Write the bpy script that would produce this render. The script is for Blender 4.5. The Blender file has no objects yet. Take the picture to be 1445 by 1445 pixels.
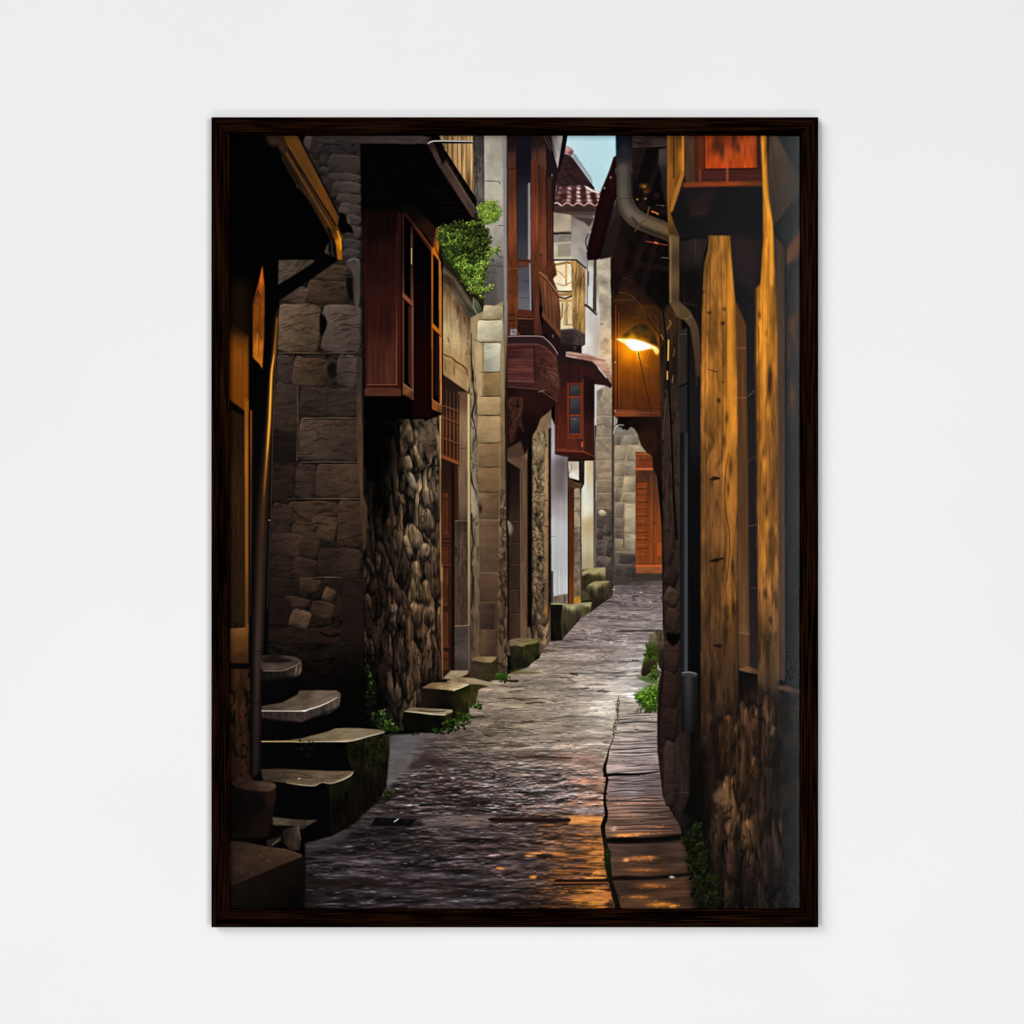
import numpy as np, math

# ---------------------------------------------------------------- small 2-D painter for the print
# coordinates run over the sheet in its own units (1 unit = 0.7 mm on the paper)
X0, Y0, X1, Y1 = 318, 186, 1134, 1288
S = 1.5
W, H = int((X1 - X0) * S), int((Y1 - Y0) * S)
C = np.zeros((H, W, 3), np.float32)
RND = np.random.RandomState(7)
TAB = RND.rand(16, 256, 256).astype(np.float32) * 2 - 1


def vnoise(u, v, seed=0):
    t = TAB[seed % 16]
    u = u + 37.7 * seed; v = v + 11.3 * seed
    iu = np.floor(u).astype(np.int32); iv = np.floor(v).astype(np.int32)
    fu = (u - iu).astype(np.float32); fv = (v - iv).astype(np.float32)
    fu = fu * fu * (3 - 2 * fu); fv = fv * fv * (3 - 2 * fv)
    a, b, c, d = iu & 255, (iu + 1) & 255, iv & 255, (iv + 1) & 255
    return (t[c, a] * (1 - fu) + t[c, b] * fu) * (1 - fv) + (t[d, a] * (1 - fu) + t[d, b] * fu) * fv


def fbm(u, v, seed=0, o=4, g=.55):
    s = 0; amp = 1.; tot = 0
    for k in range(o):
        s = s + amp * vnoise(u * 2 ** k, v * 2 ** k, seed + k); tot += amp; amp *= g
    return s / tot * 1.6


def grain(sx, sy, ang=0, k=.2, seed=0, o=4):
    """a multiplying texture: noise stretched to sx by sy, turned by ang degrees"""
    c, s = math.cos(math.radians(ang)), math.sin(math.radians(ang))
    def f(X, Y):
        u = (X * c + Y * s) / sx; v = (-X * s + Y * c) / sy
        return np.exp(k * fbm(u, v, seed, o))
    return f


def scratch(sx, sy, ang=0, k=.5, seed=0, th=.25):
    """thin dark dashes, the dry-brush look of the print"""
    c, s = math.cos(math.radians(ang)), math.sin(math.radians(ang))
    def f(X, Y):
        w = fbm(X / 23., Y / 23., seed + 5, 2) * 2.2
        u = (X * c + Y * s) / sx; v = (-X * s + Y * c) / sy + w
        n = fbm(u, v, seed, 3)
        return 1 - k * np.clip((n - th) * 2, 0, 1)
    return f


def mul(*fs):
    def f(X, Y):
        r = 1.
        for q in fs: r = r * q(X, Y)
        return r
    return f


def boxb(m, r, ax):
    if r < 1: return m
    m = np.moveaxis(m, ax, 0)
    p = np.pad(m, [(r + 1, r)] + [(0, 0)] * (m.ndim - 1), mode='edge')
    c = np.cumsum(p, axis=0, dtype=np.float64)
    return np.moveaxis(((c[2 * r + 1:] - c[:-2 * r - 1]) / (2 * r + 1)).astype(np.float32), 0, ax)


def blur(m, s):
    s = s * S
    if s < .35: return m
    if s < 1.6:
        r = int(math.ceil(3 * s)); k = np.exp(-np.arange(-r, r + 1) ** 2 / (2 * s * s)); k /= k.sum()
        for ax in (0, 1):
            p = np.pad(m, [(r, r) if a == ax else (0, 0) for a in range(m.ndim)], mode='edge')
            n = m.shape[ax]
            m = sum(k[i] * (p[i:i + n] if ax == 0 else p[:, i:i + n]) for i in range(2 * r + 1)).astype(np.float32)
        return m
    r = max(1, int(round((math.sqrt(4 * s * s + 1) - 1) / 2)))
    for _ in range(3):
        m = boxb(boxb(m, r, 0), r, 1)
    return m


def smooth(pts, n=6, closed=True):
    p = np.array(pts, float); N = len(p); out = []
    for i in range(N if closed else N - 1):
        if closed: a, b, c, d = p[i - 1], p[i], p[(i + 1) % N], p[(i + 2) % N]
        else: a, b, c, d = p[max(i - 1, 0)], p[i], p[i + 1], p[min(i + 2, N - 1)]
        for t in np.arange(n) / n:
            out.append(.5 * (2 * b + (c - a) * t + (2 * a - 5 * b + 4 * c - d) * t * t + (3 * b - a - 3 * c + d) * t ** 3))
    if not closed: out.append(p[-1])
    return [tuple(q) for q in out]


def window(xs, ys, pad):
    a = max(0, int((min(xs) - pad - X0) * S)); b = min(W, int(math.ceil((max(xs) + pad - X0) * S)) + 1)
    c = max(0, int((min(ys) - pad - Y0) * S)); d = min(H, int(math.ceil((max(ys) + pad - Y0) * S)) + 1)
    if a >= b or c >= d: return None
    X, Y = np.meshgrid(X0 + (np.arange(a, b) + .5) / S, Y0 + (np.arange(c, d) + .5) / S)
    return (slice(c, d), slice(a, b)), X.astype(np.float32), Y.astype(np.float32)


def cover(pts, X, Y, b):
    m = np.zeros(X.shape, np.float32); q = .25 / S
    n = len(pts)
    for dx, dy in ((-q, -q), (q, -q), (-q, q), (q, q)):
        x = X + dx; y = Y[:, :1] + dy; ins = np.zeros(X.shape, bool)
        for i in range(n):
            (xa, ya), (xb, yb) = pts[i], pts[(i + 1) % n]
            if ya == yb: continue
            row = ((ya > y) != (yb > y))
            ins ^= row & (x < (xb - xa) * (y - ya) / (yb - ya) + xa)
        m += ins
    return blur(m / 4, b)


def field(col, X, Y):
    if callable(col): return col(X, Y)
    if not isinstance(col, list): return np.broadcast_to(np.array(col, np.float32), X.shape + (3,))
    num = 0; den = 0
    P_ = np.array([c[:2] for c in col], float)
    s2 = (.13 * max(np.ptp(P_[:, 0]), np.ptp(P_[:, 1]), 4)) ** 2 / max(1, len(col)) ** .6
    for c in col:
        w = 1 / ((X - c[0]) ** 2 + (Y - c[1]) ** 2 + s2) ** 1.6
        num = num + w[..., None] * np.array(c[2:5], np.float32); den = den + w
    return num / den[..., None]


def put(sl, m, rgb):
    C[sl] = C[sl] * (1 - m[..., None]) + rgb * m[..., None]


def P(pts, col, t=None, b=.35, a=1., sm=0, rel=None):
    """a filled outline: colour (or colours at points), texture t, edge softness b, relief (radius, strength, light x, light y)"""
    if sm: pts = smooth(pts, sm)
    w = window([p[0] for p in pts], [p[1] for p in pts], 3 * b + 2)
    if w is None: return
    sl, X, Y = w
    m = cover(pts, X, Y, b)
    rgb = field(col, X, Y)
    if t is not None: rgb = rgb * t(X, Y)[..., None]
    if rel:
        h = blur(m, rel[0]); gy, gx = np.gradient(h)
        l = -(gx * rel[2] + gy * rel[3]) * S * rel[0]
        rgb = rgb * np.clip(1 + rel[1] * l * 2.2 - .5 * rel[1] * (1 - h), .1, 2.4)[..., None]
    put(sl, m * a, rgb)


def R(x0, y0, x1, y1, col, **k):
    P([(x0, y0), (x1, y0), (x1, y1), (x0, y1)], col, **k)


def L(pts, w, col, a=1., b=.5, sm=0, t=None):
    """a stroke; w one width or one per point"""
    ws = [w] * len(pts) if not isinstance(w, (list, tuple)) else list(w)
    if len(ws) != len(pts): ws = list(np.interp(np.linspace(0, 1, len(pts)), np.linspace(0, 1, len(ws)), ws))
    if sm:
        q = smooth([(p[0], p[1]) for p in pts], sm, False)
        ws = list(np.interp(np.arange(len(q)) / sm, np.arange(len(pts)), ws)); pts = q
    win = window([p[0] for p in pts], [p[1] for p in pts], max(ws) + 3 * b + 2)
    if win is None: return
    sl, X, Y = win
    best = np.full(X.shape, -1e9, np.float32)
    for i in range(len(pts) - 1):
        ax, ay = pts[i]; bx, by = pts[i + 1]
        dx, dy = bx - ax, by - ay; l2 = dx * dx + dy * dy + 1e-9
        u = np.clip(((X - ax) * dx + (Y - ay) * dy) / l2, 0, 1)
        d = np.hypot(X - ax - u * dx, Y - ay - u * dy)
        best = np.maximum(best, (ws[i] + (ws[i + 1] - ws[i]) * u) / 2 - d)
    m = np.clip(best / (2 * b) + .5, 0, 1) if b > 0 else (best > 0).astype(np.float32)
    m = m * m * (3 - 2 * m)
    rgb = field(col, X, Y)
    if t is not None: rgb = rgb * t(X, Y)[..., None]
    put(sl, m * a, rgb)


def G(x, y, rx, ry, col, a=1., ang=0, add=False, p=1.):
    """a soft spot"""
    r = max(rx, ry) * 2.6
    win = window([x - r, x + r], [y - r, y + r], 0)
    if win is None: return
    sl, X, Y = win
    c, s = math.cos(math.radians(ang)), math.sin(math.radians(ang))
    u = ((X - x) * c + (Y - y) * s) / rx; v = (-(X - x) * s + (Y - y) * c) / ry
    m = a * np.exp(-(u * u + v * v) ** p)
    if add: C[sl] += m[..., None] * np.array(col, np.float32)
    else: put(sl, m, np.array(col, np.float32))


def shade(pts, k, b, sm=0):
    """multiply what is already there inside an outline by k"""
    if sm: pts = smooth(pts, sm)
    w = window([p[0] for p in pts], [p[1] for p in pts], 3 * b + 2)
    if w is None: return
    sl, X, Y = w
    m = cover(pts, X, Y, b)[..., None]
    C[sl] *= 1 - m + m * np.array(k, np.float32)


def wob(x0, y0, x1, y1, seed, j=2.2, r=4.):
    """a hand-cut block outline"""
    q = np.random.RandomState(seed); out = []
    r = min(r, (x1 - x0) * .3, (y1 - y0) * .3)
    def edge(ax, ay, bx, by):
        n = max(2, int(math.hypot(bx - ax, by - ay) / 11))
        for i in range(n):
            f = i / n
            out.append((ax + (bx - ax) * f + q.uniform(-j, j) * .5, ay + (by - ay) * f + q.uniform(-j, j) * .5))
    edge(x0 + r, y0, x1 - r, y0); edge(x1, y0 + r, x1, y1 - r); edge(x1 - r, y1, x0 + r, y1); edge(x0, y1 - r, x0, y0 + r)
    return out


def stone(x0, y0, x1, y1, col, seed, k=.08, sk=.35, j=1.8, rel=(1.6, .4, -.3, -.9), ang=-8, b=.5, r=4.):
    q = np.random.RandomState(seed + 99)
    c = np.array(col, float)
    tilt = q.uniform(-.12, .12)
    pts = smooth(wob(x0, y0, x1, y1, seed, j, r), 3)
    cf = [(x0, y0, *(c * (1.08 + tilt))), (x1, y0, *(c * (1.04 - tilt))), (x0, y1, *(c * (.92 + tilt))), (x1, y1, *(c * (.9 - tilt)))]
    P(pts, cf, t=mul(grain(16, 6, ang, k, seed), grain(3, 2, ang, k * .7, seed + 3), scratch(17, 1.7, ang, sk * .75, seed + 1, .3)), b=b, rel=rel)


def vor(u, v, seed, jit=.8):
    iu = np.floor(u).astype(np.int32); iv = np.floor(v).astype(np.int32)
    f1 = np.full(u.shape, 9., np.float32); f2 = f1.copy(); idr = np.zeros(u.shape, np.float32); px = idr.copy(); py = idr.copy()
    ta, tb, tc = TAB[seed % 16], TAB[(seed + 5) % 16], TAB[(seed + 9) % 16]
    for dx in (-1, 0, 1):
        for dy in (-1, 0, 1):
            a = (iu + dx) & 255; b = (iv + dy) & 255
            ox = iu + dx + .5 + ta[b, a] * .5 * jit - u; oy = iv + dy + .5 + tb[b, a] * .5 * jit - v
            d = np.sqrt(ox * ox + oy * oy)
            n = d < f1
            f2 = np.where(n, f1, np.minimum(f2, d))
            idr = np.where(n, tc[b, a], idr); px = np.where(n, -ox, px); py = np.where(n, -oy, py)
            f1 = np.where(n, d, f1)
    return f1, f2, idr, px, py


def rubble(pts, col, sx, sy, seed, lx=.6, ly=-.5, k=1., gap=.16, warp=.35, ang=0, b=.6, var=.3, a=1., fine=.25, jit=.85, sm=0, mort=.16, str_=None, dm=.3, tex=None):
    """a wall of fieldstones: cells sx by sy, lit from (lx, ly)"""
    if sm: pts = smooth(pts, sm)
    w = window([p[0] for p in pts], [p[1] for p in pts], 3 * b + 2)
    if w is None: return
    sl, X, Y = w
    c, s = math.cos(math.radians(ang)), math.sin(math.radians(ang))
    u = (X * c + Y * s) / sx; v = (-X * s + Y * c) / sy
    u2 = u + warp * fbm(u * .9, v * .9, seed + 2, 3); v2 = v + warp * fbm(u * .9 + 9, v * .9 + 4, seed + 3, 3)
    f1, f2, idr, px, py = vor(u2, v2, seed, jit)
    e = f2 - f1
    dome = np.clip(e / .55, 0, 1) ** .6
    lit = 1 + k * (px * lx + py * ly) * 1.3
    g = np.clip((e - gap * (.5 + .9 * idr)) / .16, 0, 1)
    m = cover(pts, X, Y, b) * a
    sp = str_ or (sx * .7, sy * .7)
    tx = np.exp(fine * fbm((X * c + Y * s) / sp[0], (-X * s + Y * c) / sp[1], seed + 4, 4))
    f = (mort + (1 - mort) * g) * (1 - dm + dm * dome) * lit * (1 + var * idr) * tx
    if tex is not None: f = f * tex(X, Y)
    put(sl, m, field(col, X, Y) * np.clip(f, .02, 2.6)[..., None])


def leaves(shape, n, size, cols, seed, flat=.55, light=(-.2, -.9), dark=.35):
    """many small leaf faces thrown over ellipses (x, y, rx, ry), darker below and inside"""
    q = np.random.RandomState(seed)
    area = np.array([e[2] * e[3] for e in shape], float); area /= area.sum()
    items = []
    for _ in range(n):
        e = shape[q.choice(len(shape), p=area)]
        t = q.uniform(0, 2 * math.pi); r = math.sqrt(q.uniform()) * (1 + .22 * math.sin(3 * t + e[0]) + .2 * math.sin(5 * t + e[1]) + .12 * math.sin(11 * t + e[1])) * q.choice((1, 1, 1, 1.12))
        ux, uy = r * math.cos(t), r * math.sin(t)
        b = .5 + .5 * (ux * light[0] + uy * light[1]) + q.normal(0, .2)
        items.append((b + q.uniform(-.3, .3), e[0] + ux * e[2], e[1] + uy * e[3], b))
    items.sort()
    cols = np.array(cols, float)
    for _, x, y, b in items:
        b = min(max(b, 0), .999) * (len(cols) - 1); i = int(b)
        c = cols[i] * (1 - b + i) + cols[min(i + 1, len(cols) - 1)] * (b - i)
        c = c * q.uniform(1 - dark, 1 + dark * .6)
        s = size * q.uniform(.6, 1.35); an = q.uniform(0, math.pi)
        w = window([x - s, x + s], [y - s, y + s], 1)
        if w is None: continue
        sl, X, Y = w
        ca, sa = math.cos(an), math.sin(an)
        d = ((X - x) * ca + (Y - y) * sa) ** 2 / s ** 2 + ((Y - y) * ca - (X - x) * sa) ** 2 / (s * flat) ** 2
        put(sl, np.clip((1.1 - d) * 1.6, 0, 1) * .92, c.astype(np.float32))


def cracks(x0, y0, x1, y1, n, seed, col=(10, 7, 6), a=.7, w=1., ang=0, ln=14):
    q = np.random.RandomState(seed)
    for _ in range(n):
        x, y = q.uniform(x0, x1), q.uniform(y0, y1); t = math.radians(ang + q.normal(0, 22)); p = [(x, y)]
        l = ln * q.uniform(.4, 1.4)
        for _ in range(4):
            x += math.cos(t) * l / 4; y += math.sin(t) * l / 4; t += q.normal(0, .45); p.append((x, y))
        L(p, [w * .4, w, w * 1.2, w * .8, w * .2], col, a=a * q.uniform(.4, 1), b=.45)
# ---------------------------------------------------------------- the printed alley: paving
C[:] = (4, 3, 3)
STREET = [(866, 818), (940, 814), (942, 890), (935, 1000), (940, 1130), (962, 1180), (1000, 1290), (318, 1290), (318, 1230), (430, 1180),
          (468, 1176), (500, 1160), (543, 1110), (548, 1040), (640, 1028), (661, 985), (690, 962), (730, 946), (761, 929), (770, 905), (792, 903), (804, 890), (820, 872),
          (834, 863), (864, 841)]
SCOL = [(885, 826, 92, 82, 80), (925, 824, 88, 76, 72), (880, 850, 112, 99, 98), (925, 860, 118, 105, 104), (850, 880, 118, 104, 100), (900, 890, 128, 116, 114), (820, 900, 116, 102, 98),
        (860, 910, 112, 98, 92), (780, 935, 112, 98, 88), (850, 945, 122, 108, 104), (905, 940, 140, 132, 132), (890, 960, 165, 158, 152), (760, 965, 125, 112, 98), (840, 965, 140, 128, 118),
        (730, 990, 112, 98, 82), (800, 1000, 128, 114, 102), (860, 1000, 184, 176, 164), (700, 1030, 110, 96, 82), (780, 1035, 122, 108, 94), (850, 1040, 168, 152, 138),
        (570, 1050, 78, 70, 70), (560, 1080, 74, 68, 70), (650, 1060, 84, 72, 64), (740, 1075, 104, 90, 80), (830, 1085, 138, 114, 104), (620, 1100, 58, 44, 42), (700, 1110, 82, 68, 66),
        (790, 1120, 118, 100, 98), (845, 1120, 160, 118, 98), (560, 1140, 52, 42, 42), (650, 1135, 62, 48, 46), (740, 1150, 92, 74, 70), (830, 1145, 142, 108, 92), (500, 1180, 56, 48, 48), (600, 1180, 62, 50, 50),
        (700, 1190, 78, 62, 60), (790, 1190, 92, 66, 54), (845, 1205, 128, 80, 46), (450, 1220, 44, 37, 38), (550, 1225, 60, 50, 53), (650, 1225, 70, 58, 60), (740, 1225, 72, 56, 54),
        (810, 1225, 78, 56, 48), (450, 1265, 42, 34, 34), (560, 1265, 58, 48, 52), (680, 1268, 66, 56, 58), (770, 1265, 76, 55, 46), (830, 1268, 128, 82, 46), (855, 1275, 116, 70, 40)]


def paving(X, Y):
    d = np.maximum(Y - 730, 20)
    u = (X - 890) / d; v = np.log(d)
    wv = .012 * fbm(u / .35, v / .12, 3, 3)
    n1 = fbm(u / .30, (v + wv) / .036, 1, 4)           # broad wet and dry bands along the courses
    n2 = fbm(u / .115, (v + wv) / .017, 5, 4)          # the stones
    n3 = fbm(u / .045, (v + wv) / .0075, 9, 3)         # their chipped edges
    wet = np.clip((Y - 1040) / 90, 0, 1) * np.clip((890 - X) / 120, .25, 1)
    e = .0032
    hgt = lambda w: .8 * fbm(u / .05, w / .0125, 4, 4) + .4 * fbm(u / .022, w / .006, 10, 3)
    slope = hgt(v + wv + e) - hgt(v + wv - e)            # rounded stones: far side lit by the sky, near side dark
    am = np.interp(Y, [860, 940, 1050, 1100], [.75, .5, .6, 1.])
    f = np.exp(.24 * n1 + am * ((.24 + .2 * wet) * n2 + .14 * n3 - (.2 + .3 * wet) * slope))
    c1, c2, cid, _, _ = vor(u / .19 + .7 * fbm(u / .12, v / .03, 6, 3), (v + wv) / .0165 + .3 * fbm(u / .1, v / .02, 8, 3), 3, .95)
    joint = np.clip((c2 - c1 - .03) / .09, 0, 1)            # flagstones and the joints between them
    f = f * (1 - (.12 + .2 * wet) * (1 - joint) * np.clip(.7 + n1, 0, 1)) * np.exp((.12 + .2 * wet) * cid)
    dark = np.clip((n2 - .38 + .2 * n1) * 3.5, 0, 1) * (.35 + .25 * wet)
    f = f * (1 - dark)
    crack = np.clip(1 - np.abs(fbm(u / .25, (v + wv) / .042, 12, 3)) / .035, 0, 1) * .3 * np.clip((n3 + .9), 0, 1) * np.clip((Y - 960) / 120, 0, 1)
    f = f * (1 - crack)
    rgb = field(SCOL, X, Y) * (f * np.interp(Y, [850, 980, 1050, 1110, 1290], [1.06, 1.27, 1.18, .93, .8]))[..., None]
    spec = np.clip(np.maximum((fbm(u / .055, (v + wv) / .0052, 7, 4) - .5) * 2.6, (-slope - .75) * 2.0), 0, 1) * np.clip((fbm(u / .4, v / .11, 2, 2) + .25) * 2, 0, 1)
    band = np.exp(-((Y - 1120) / 55) ** 2) * np.clip((X - 560) / 60, 0, 1) * np.clip((880 - X) / 60, 0, 1)
    band = np.maximum(band, .75 * np.exp(-((Y - 915) / 50) ** 2) * np.clip((X - 790) / 40, 0, 1))
    band = np.maximum(band, .4 * np.clip((Y - 1180) / 60, 0, 1) * np.clip((800 - X) / 80, 0, 1))
    k = (spec * np.clip(.18 + band, 0, 1))[..., None]
    hi = np.array((205, 198, 200), np.float32) * np.interp(Y, [1100, 1200, 1290], [1, .72, .62])[..., None]
    rgb = rgb * (1 - k * .75) + hi * k * .75
    # lamp light lying on the wet stones to the right
    warm = np.clip((X - 752 - .12 * (1290 - Y)) / 100, 0, 1) * np.clip((Y - 1140) / 60, 0, 1)
    wk = warm * np.clip(.15 + 1.3 * fbm(u / .11, (v + wv) / .011, 11, 4), 0, 1)
    rgb = rgb * (1 - .5 * wk[..., None]) + .5 * wk[..., None] * np.stack([228 + 0 * X, 132 + 0 * X, 56 + 0 * X], -1)
    return rgb


P(STREET, paving)
# smooth pale slab strips
P([(548, 1036), (600, 1037), (584, 1060), (578, 1085), (560, 1100), (546, 1112)], (92, 85, 86), t=grain(20, 5, 0, .08, 3), b=1.2, a=.85)
P([(600, 1060), (570, 1090), (590, 1084), (640, 1074)], (58, 44, 42), t=grain(14, 4, 0, .25, 2), b=2, a=.8)
P([(592, 1156), (640, 1150), (700, 1150), (690, 1166), (600, 1166)], [(600, 1160, 108, 94, 92), (690, 1158, 118, 100, 92)], t=grain(30, 4, 0, .1, 3), b=1.6, a=.75)
P([(430, 1190), (520, 1160), (540, 1148), (580, 1146), (560, 1156), (500, 1172), (470, 1196), (430, 1206)], (64, 57, 58), t=grain(30, 4, -12, .2, 4), b=2.5, a=.7)
P([(802, 1152), (850, 1153), (852, 1164), (802, 1163)], (226, 150, 82), t=grain(18, 3, 0, .12, 4), b=1.2, a=.9)
for (x0, y0, x1, y1, c_, a_) in ((780, 1066, 852, 1074, (166, 124, 108), .55), (798, 1099, 856, 1106, (196, 138, 112), .85), (800, 1130, 854, 1137, (190, 132, 108), .8), (812, 1122, 854, 1126, (214, 170, 146), .8),
                                (808, 1141, 856, 1149, (178, 166, 172), .6), (776, 1204, 800, 1207, (214, 128, 60), .8)):
    P(wob(x0, y0, x1, y1, int(x0 + y0), 3, 4), c_, t=grain(14, 2.5, 0, .2, int(y0)), b=1.3, a=a_)
P([(727, 1066), (742, 1063), (760, 1066), (808, 1069), (806, 1075), (775, 1074), (735, 1071)], (92, 64, 56), t=grain(20, 3, 2, .2, 2), b=1.2, a=.6)
L([(728, 1069), (760, 1068), (806, 1070)], 1.4, (40, 26, 24), b=.6)
# long dark joints
q = np.random.RandomState(21)
for (x0, x1, y, w_, c_) in ((806, 880, 950.5, 2.2, (62, 52, 48)), (803, 816, 951, 3.6, (52, 42, 42)), (869, 935, 890.5, 3.6, (66, 58, 54)), (868, 918, 895, 1.2, (88, 78, 74)), (792, 830, 903, 1.8, (62, 52, 48)), (760, 786, 918, 3, (74, 64, 58)), (786, 822, 914.5, 1.6, (78, 66, 58)),
                            (790, 810, 956.5, 1.8, (72, 60, 54)), (716, 732, 962, 2.6, (48, 40, 38)), (706, 745, 968.5, 1.8, (64, 52, 46)), (700, 770, 986, 2, (74, 58, 46)), (742, 770, 992, 3, (66, 48, 38)), (818, 832, 972, 2, (58, 50, 44)), (842, 862, 976, 2.2, (66, 60, 54)),
                            (720, 755, 1020, 2, (70, 54, 44)), (735, 790, 1018, 1.4, (84, 70, 60)), (600, 650, 1055, 1.8, (54, 44, 38)), (820, 845, 1005, 1, (110, 98, 88)), (640, 690, 1045, 1.2, (66, 54, 46)), (560, 640, 1087, 1.2, (96, 84, 78)), (800, 850, 1180, 1.4, (62, 40, 28)), (700, 770, 1213, 3, (48, 36, 34)),
                            (590, 700, 1238, 3, (40, 30, 29)), (430, 520, 1246, 7, (31, 23, 22)), (520, 590, 1250, 4, (36, 27, 27)), (600, 680, 1262, 3, (38, 29, 28)), (450, 640, 1207, 2, (40, 32, 33)), (630, 690, 1112, 1.6, (44, 32, 28)), (850, 905, 934, 1.4, (84, 74, 68)), (892, 902, 932.5, 2, (70, 62, 56)), (860, 922, 953.5, 1.3, (92, 84, 80))):
    n = 6; p = [(x0 + (x1 - x0) * i / n, y + q.uniform(-.8, .8)) for i in range(n + 1)]
    L(p, [w_ * .3] + [w_ * q.uniform(.6, 1.2) for _ in range(n - 1)] + [w_ * .2], c_, a=.85, b=.6, sm=3)
# flecks of sky on the wet stone
def outside(x, y):
    return x < 552 + max(0, y - 1100) * -.75 or x > 862 or (y < 1180 and x < 1440 - .78 * y - 20) or x < 428


for i in range(1500):
    z = q.uniform()
    if z < .52: x, y = q.normal(715, 80), q.normal(1115, 24)
    elif z < .60: x, y = q.normal(855, 42), q.normal(918, 26)
    elif z < .84: x, y = q.uniform(430, 800), q.uniform(1165, 1284)
    else: x, y = q.uniform(600, 860), q.uniform(965, 1070)
    if outside(x, y): continue
    k = (y - 730) / 400
    l = q.gamma(2.2, 4.0) * k; w_ = q.uniform(.4, 1.9) * k ** .7
    c_ = np.array((192, 184, 184)) * q.uniform(.6, 1.2) if y < 1165 else np.array((122, 113, 122)) * q.uniform(.65, 1.25)
    if y > 1150 and x > 760: c_ = np.array((214, 132, 66)) * q.uniform(.6, 1.1)
    a_ = q.uniform(.2, .8) * (1 if y > 1070 else .7); t_ = q.uniform(-.9, .9)
    L([(x - l / 2, y + w_ * .7 + 1), (x, y + w_ + 1.1), (x + l / 2, y + w_ * .7 + 1 + t_)], [.3, w_ * 1.1 + .3, .3], (34, 25, 24), a=a_ * .8, b=.5)
    L([(x - l / 2, y), (x, y - .3), (x + l / 2, y + t_)], [.2, w_, .2], tuple(np.clip(c_, 0, 250)), a=a_, b=.5)
# lamp light caught by the stones at the right, in thin bars
for i in range(330):
    y = q.uniform(1148, 1284); f = q.beta(2.2, 1.1); x = 745 + f * 112
    if q.uniform() > .25 + f: continue
    l = q.gamma(2.2, 6) * (y - 730) / 420; w_ = q.uniform(.6, 2.2)
    x1 = min(x + l, 858)
    c_ = np.array((226, 132, 58)) * q.uniform(.55, 1.1) * (.65 + .4 * f)
    L([(x - l * .3, y), ((x + x1) / 2, y + q.uniform(-.5, .5)), (x1, y + q.uniform(-.8, .8))], [.2, w_, .3], tuple(np.clip(c_, 0, 250)), a=q.uniform(.25, .8), b=.6)
for (x, y, rx, ry) in ((838, 1213, 18, 4), (842, 1203, 12, 3), (836, 1256, 20, 3), (826, 1270, 22, 4), (842, 1276, 14, 3), (846, 1232, 9, 2), (760, 1204, 14, 1.6), (748, 1208, 5, 1), (706, 1226, 4, 1.2), (752, 1238, 4, 1.4)):
    for i in range(14): xx, yy = x + q.normal(0, rx * .55), y + q.normal(0, ry * .6); L([(xx - q.uniform(2, rx * .6), yy), (xx + q.uniform(2, rx * .6), yy + q.uniform(-.6, .6))], q.uniform(.8, 2), tuple(np.array((240, 152, 72)) * q.uniform(.7, 1.05)), a=q.uniform(.3, .75), b=.8)
for i in range(110):   # long hairline gaps and pale worn edges further up the slope
    x, y = q.uniform(600, 880), q.uniform(930, 1066)
    if outside(x, y): continue
    k = (y - 730) / 330; l = q.gamma(2.2, 13) * k; t_ = q.uniform(-1.2, 1.2); w_ = q.uniform(.5, 1.5) * k
    if x + l > 866: l = 866 - x
    dark = q.uniform() < .62
    pts = [(x, y), (x + l * .35, y + q.uniform(-.7, .7)), (x + l * .7, y + t_ * .7), (x + l, y + t_)]
    L(pts, [.2, w_, w_ * .8, .2], (62, 50, 42) if dark else (196, 186, 172), a=q.uniform(.3, .75), b=.5, sm=3)
    if dark: L([(a_, b_ + w_ * .6 + .7) for a_, b_ in pts], [.2, w_ * .8, w_ * .6, .2], (186, 174, 158), a=q.uniform(.15, .5), b=.6, sm=3)
for (x, y, rx, ry) in ((862, 1004, 20, 7), (846, 1012, 26, 5), (800, 1003, 26, 4), (884, 962, 18, 3), (842, 950, 30, 3), (850, 1030, 18, 6), (760, 1003, 20, 2)): G(x, y, rx, ry, (186, 178, 166), .32)
for i in range(260):   # small dark chips
    x, y = q.uniform(560, 862), q.uniform(960, 1282)
    if outside(x, y): continue
    k = (y - 730) / 400; l = q.gamma(2, 5) * k
    L([(x - l / 2, y + q.uniform(-.8, .8)), (x, y), (x + l / 2, y + q.uniform(-.8, .8))], [.2, q.uniform(.6, 1.8) * k, .2], tuple(np.array((46, 35, 32)) * q.uniform(.6, 1.3)), a=q.uniform(.3, .75), b=.5)
for x, y in ((880, 910), (918, 850), (905, 836), (866, 832), (838, 892), (832, 893.5), (882, 905), (640, 1099), (615, 1107)):
    G(x, y, 2.2, .8, (226, 220, 220), .8)
for (x0, x1, y, h_, a_) in ((420, 640, 1206, 4, .5), (425, 560, 1247, 7, .75), (560, 700, 1250, 4, .5), (480, 720, 1226, 3, .4), (620, 780, 1200, 3, .45), (430, 600, 1270, 3, .4), (640, 760, 1263, 3, .5), (570, 660, 1105, 5, .4), (600, 720, 1128, 4, .35), (600, 690, 1078, 4, .4)):
    P([(x0, y), (x0 + (x1 - x0) * .3, y - h_), (x0 + (x1 - x0) * .7, y - h_ * .6), (x1, y), (x0 + (x1 - x0) * .6, y + h_), (x0 + (x1 - x0) * .2, y + h_ * .7)], (34, 25, 24), b=2.2, a=a_, sm=3, t=grain(20, 3, 0, .3, 4))
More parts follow.
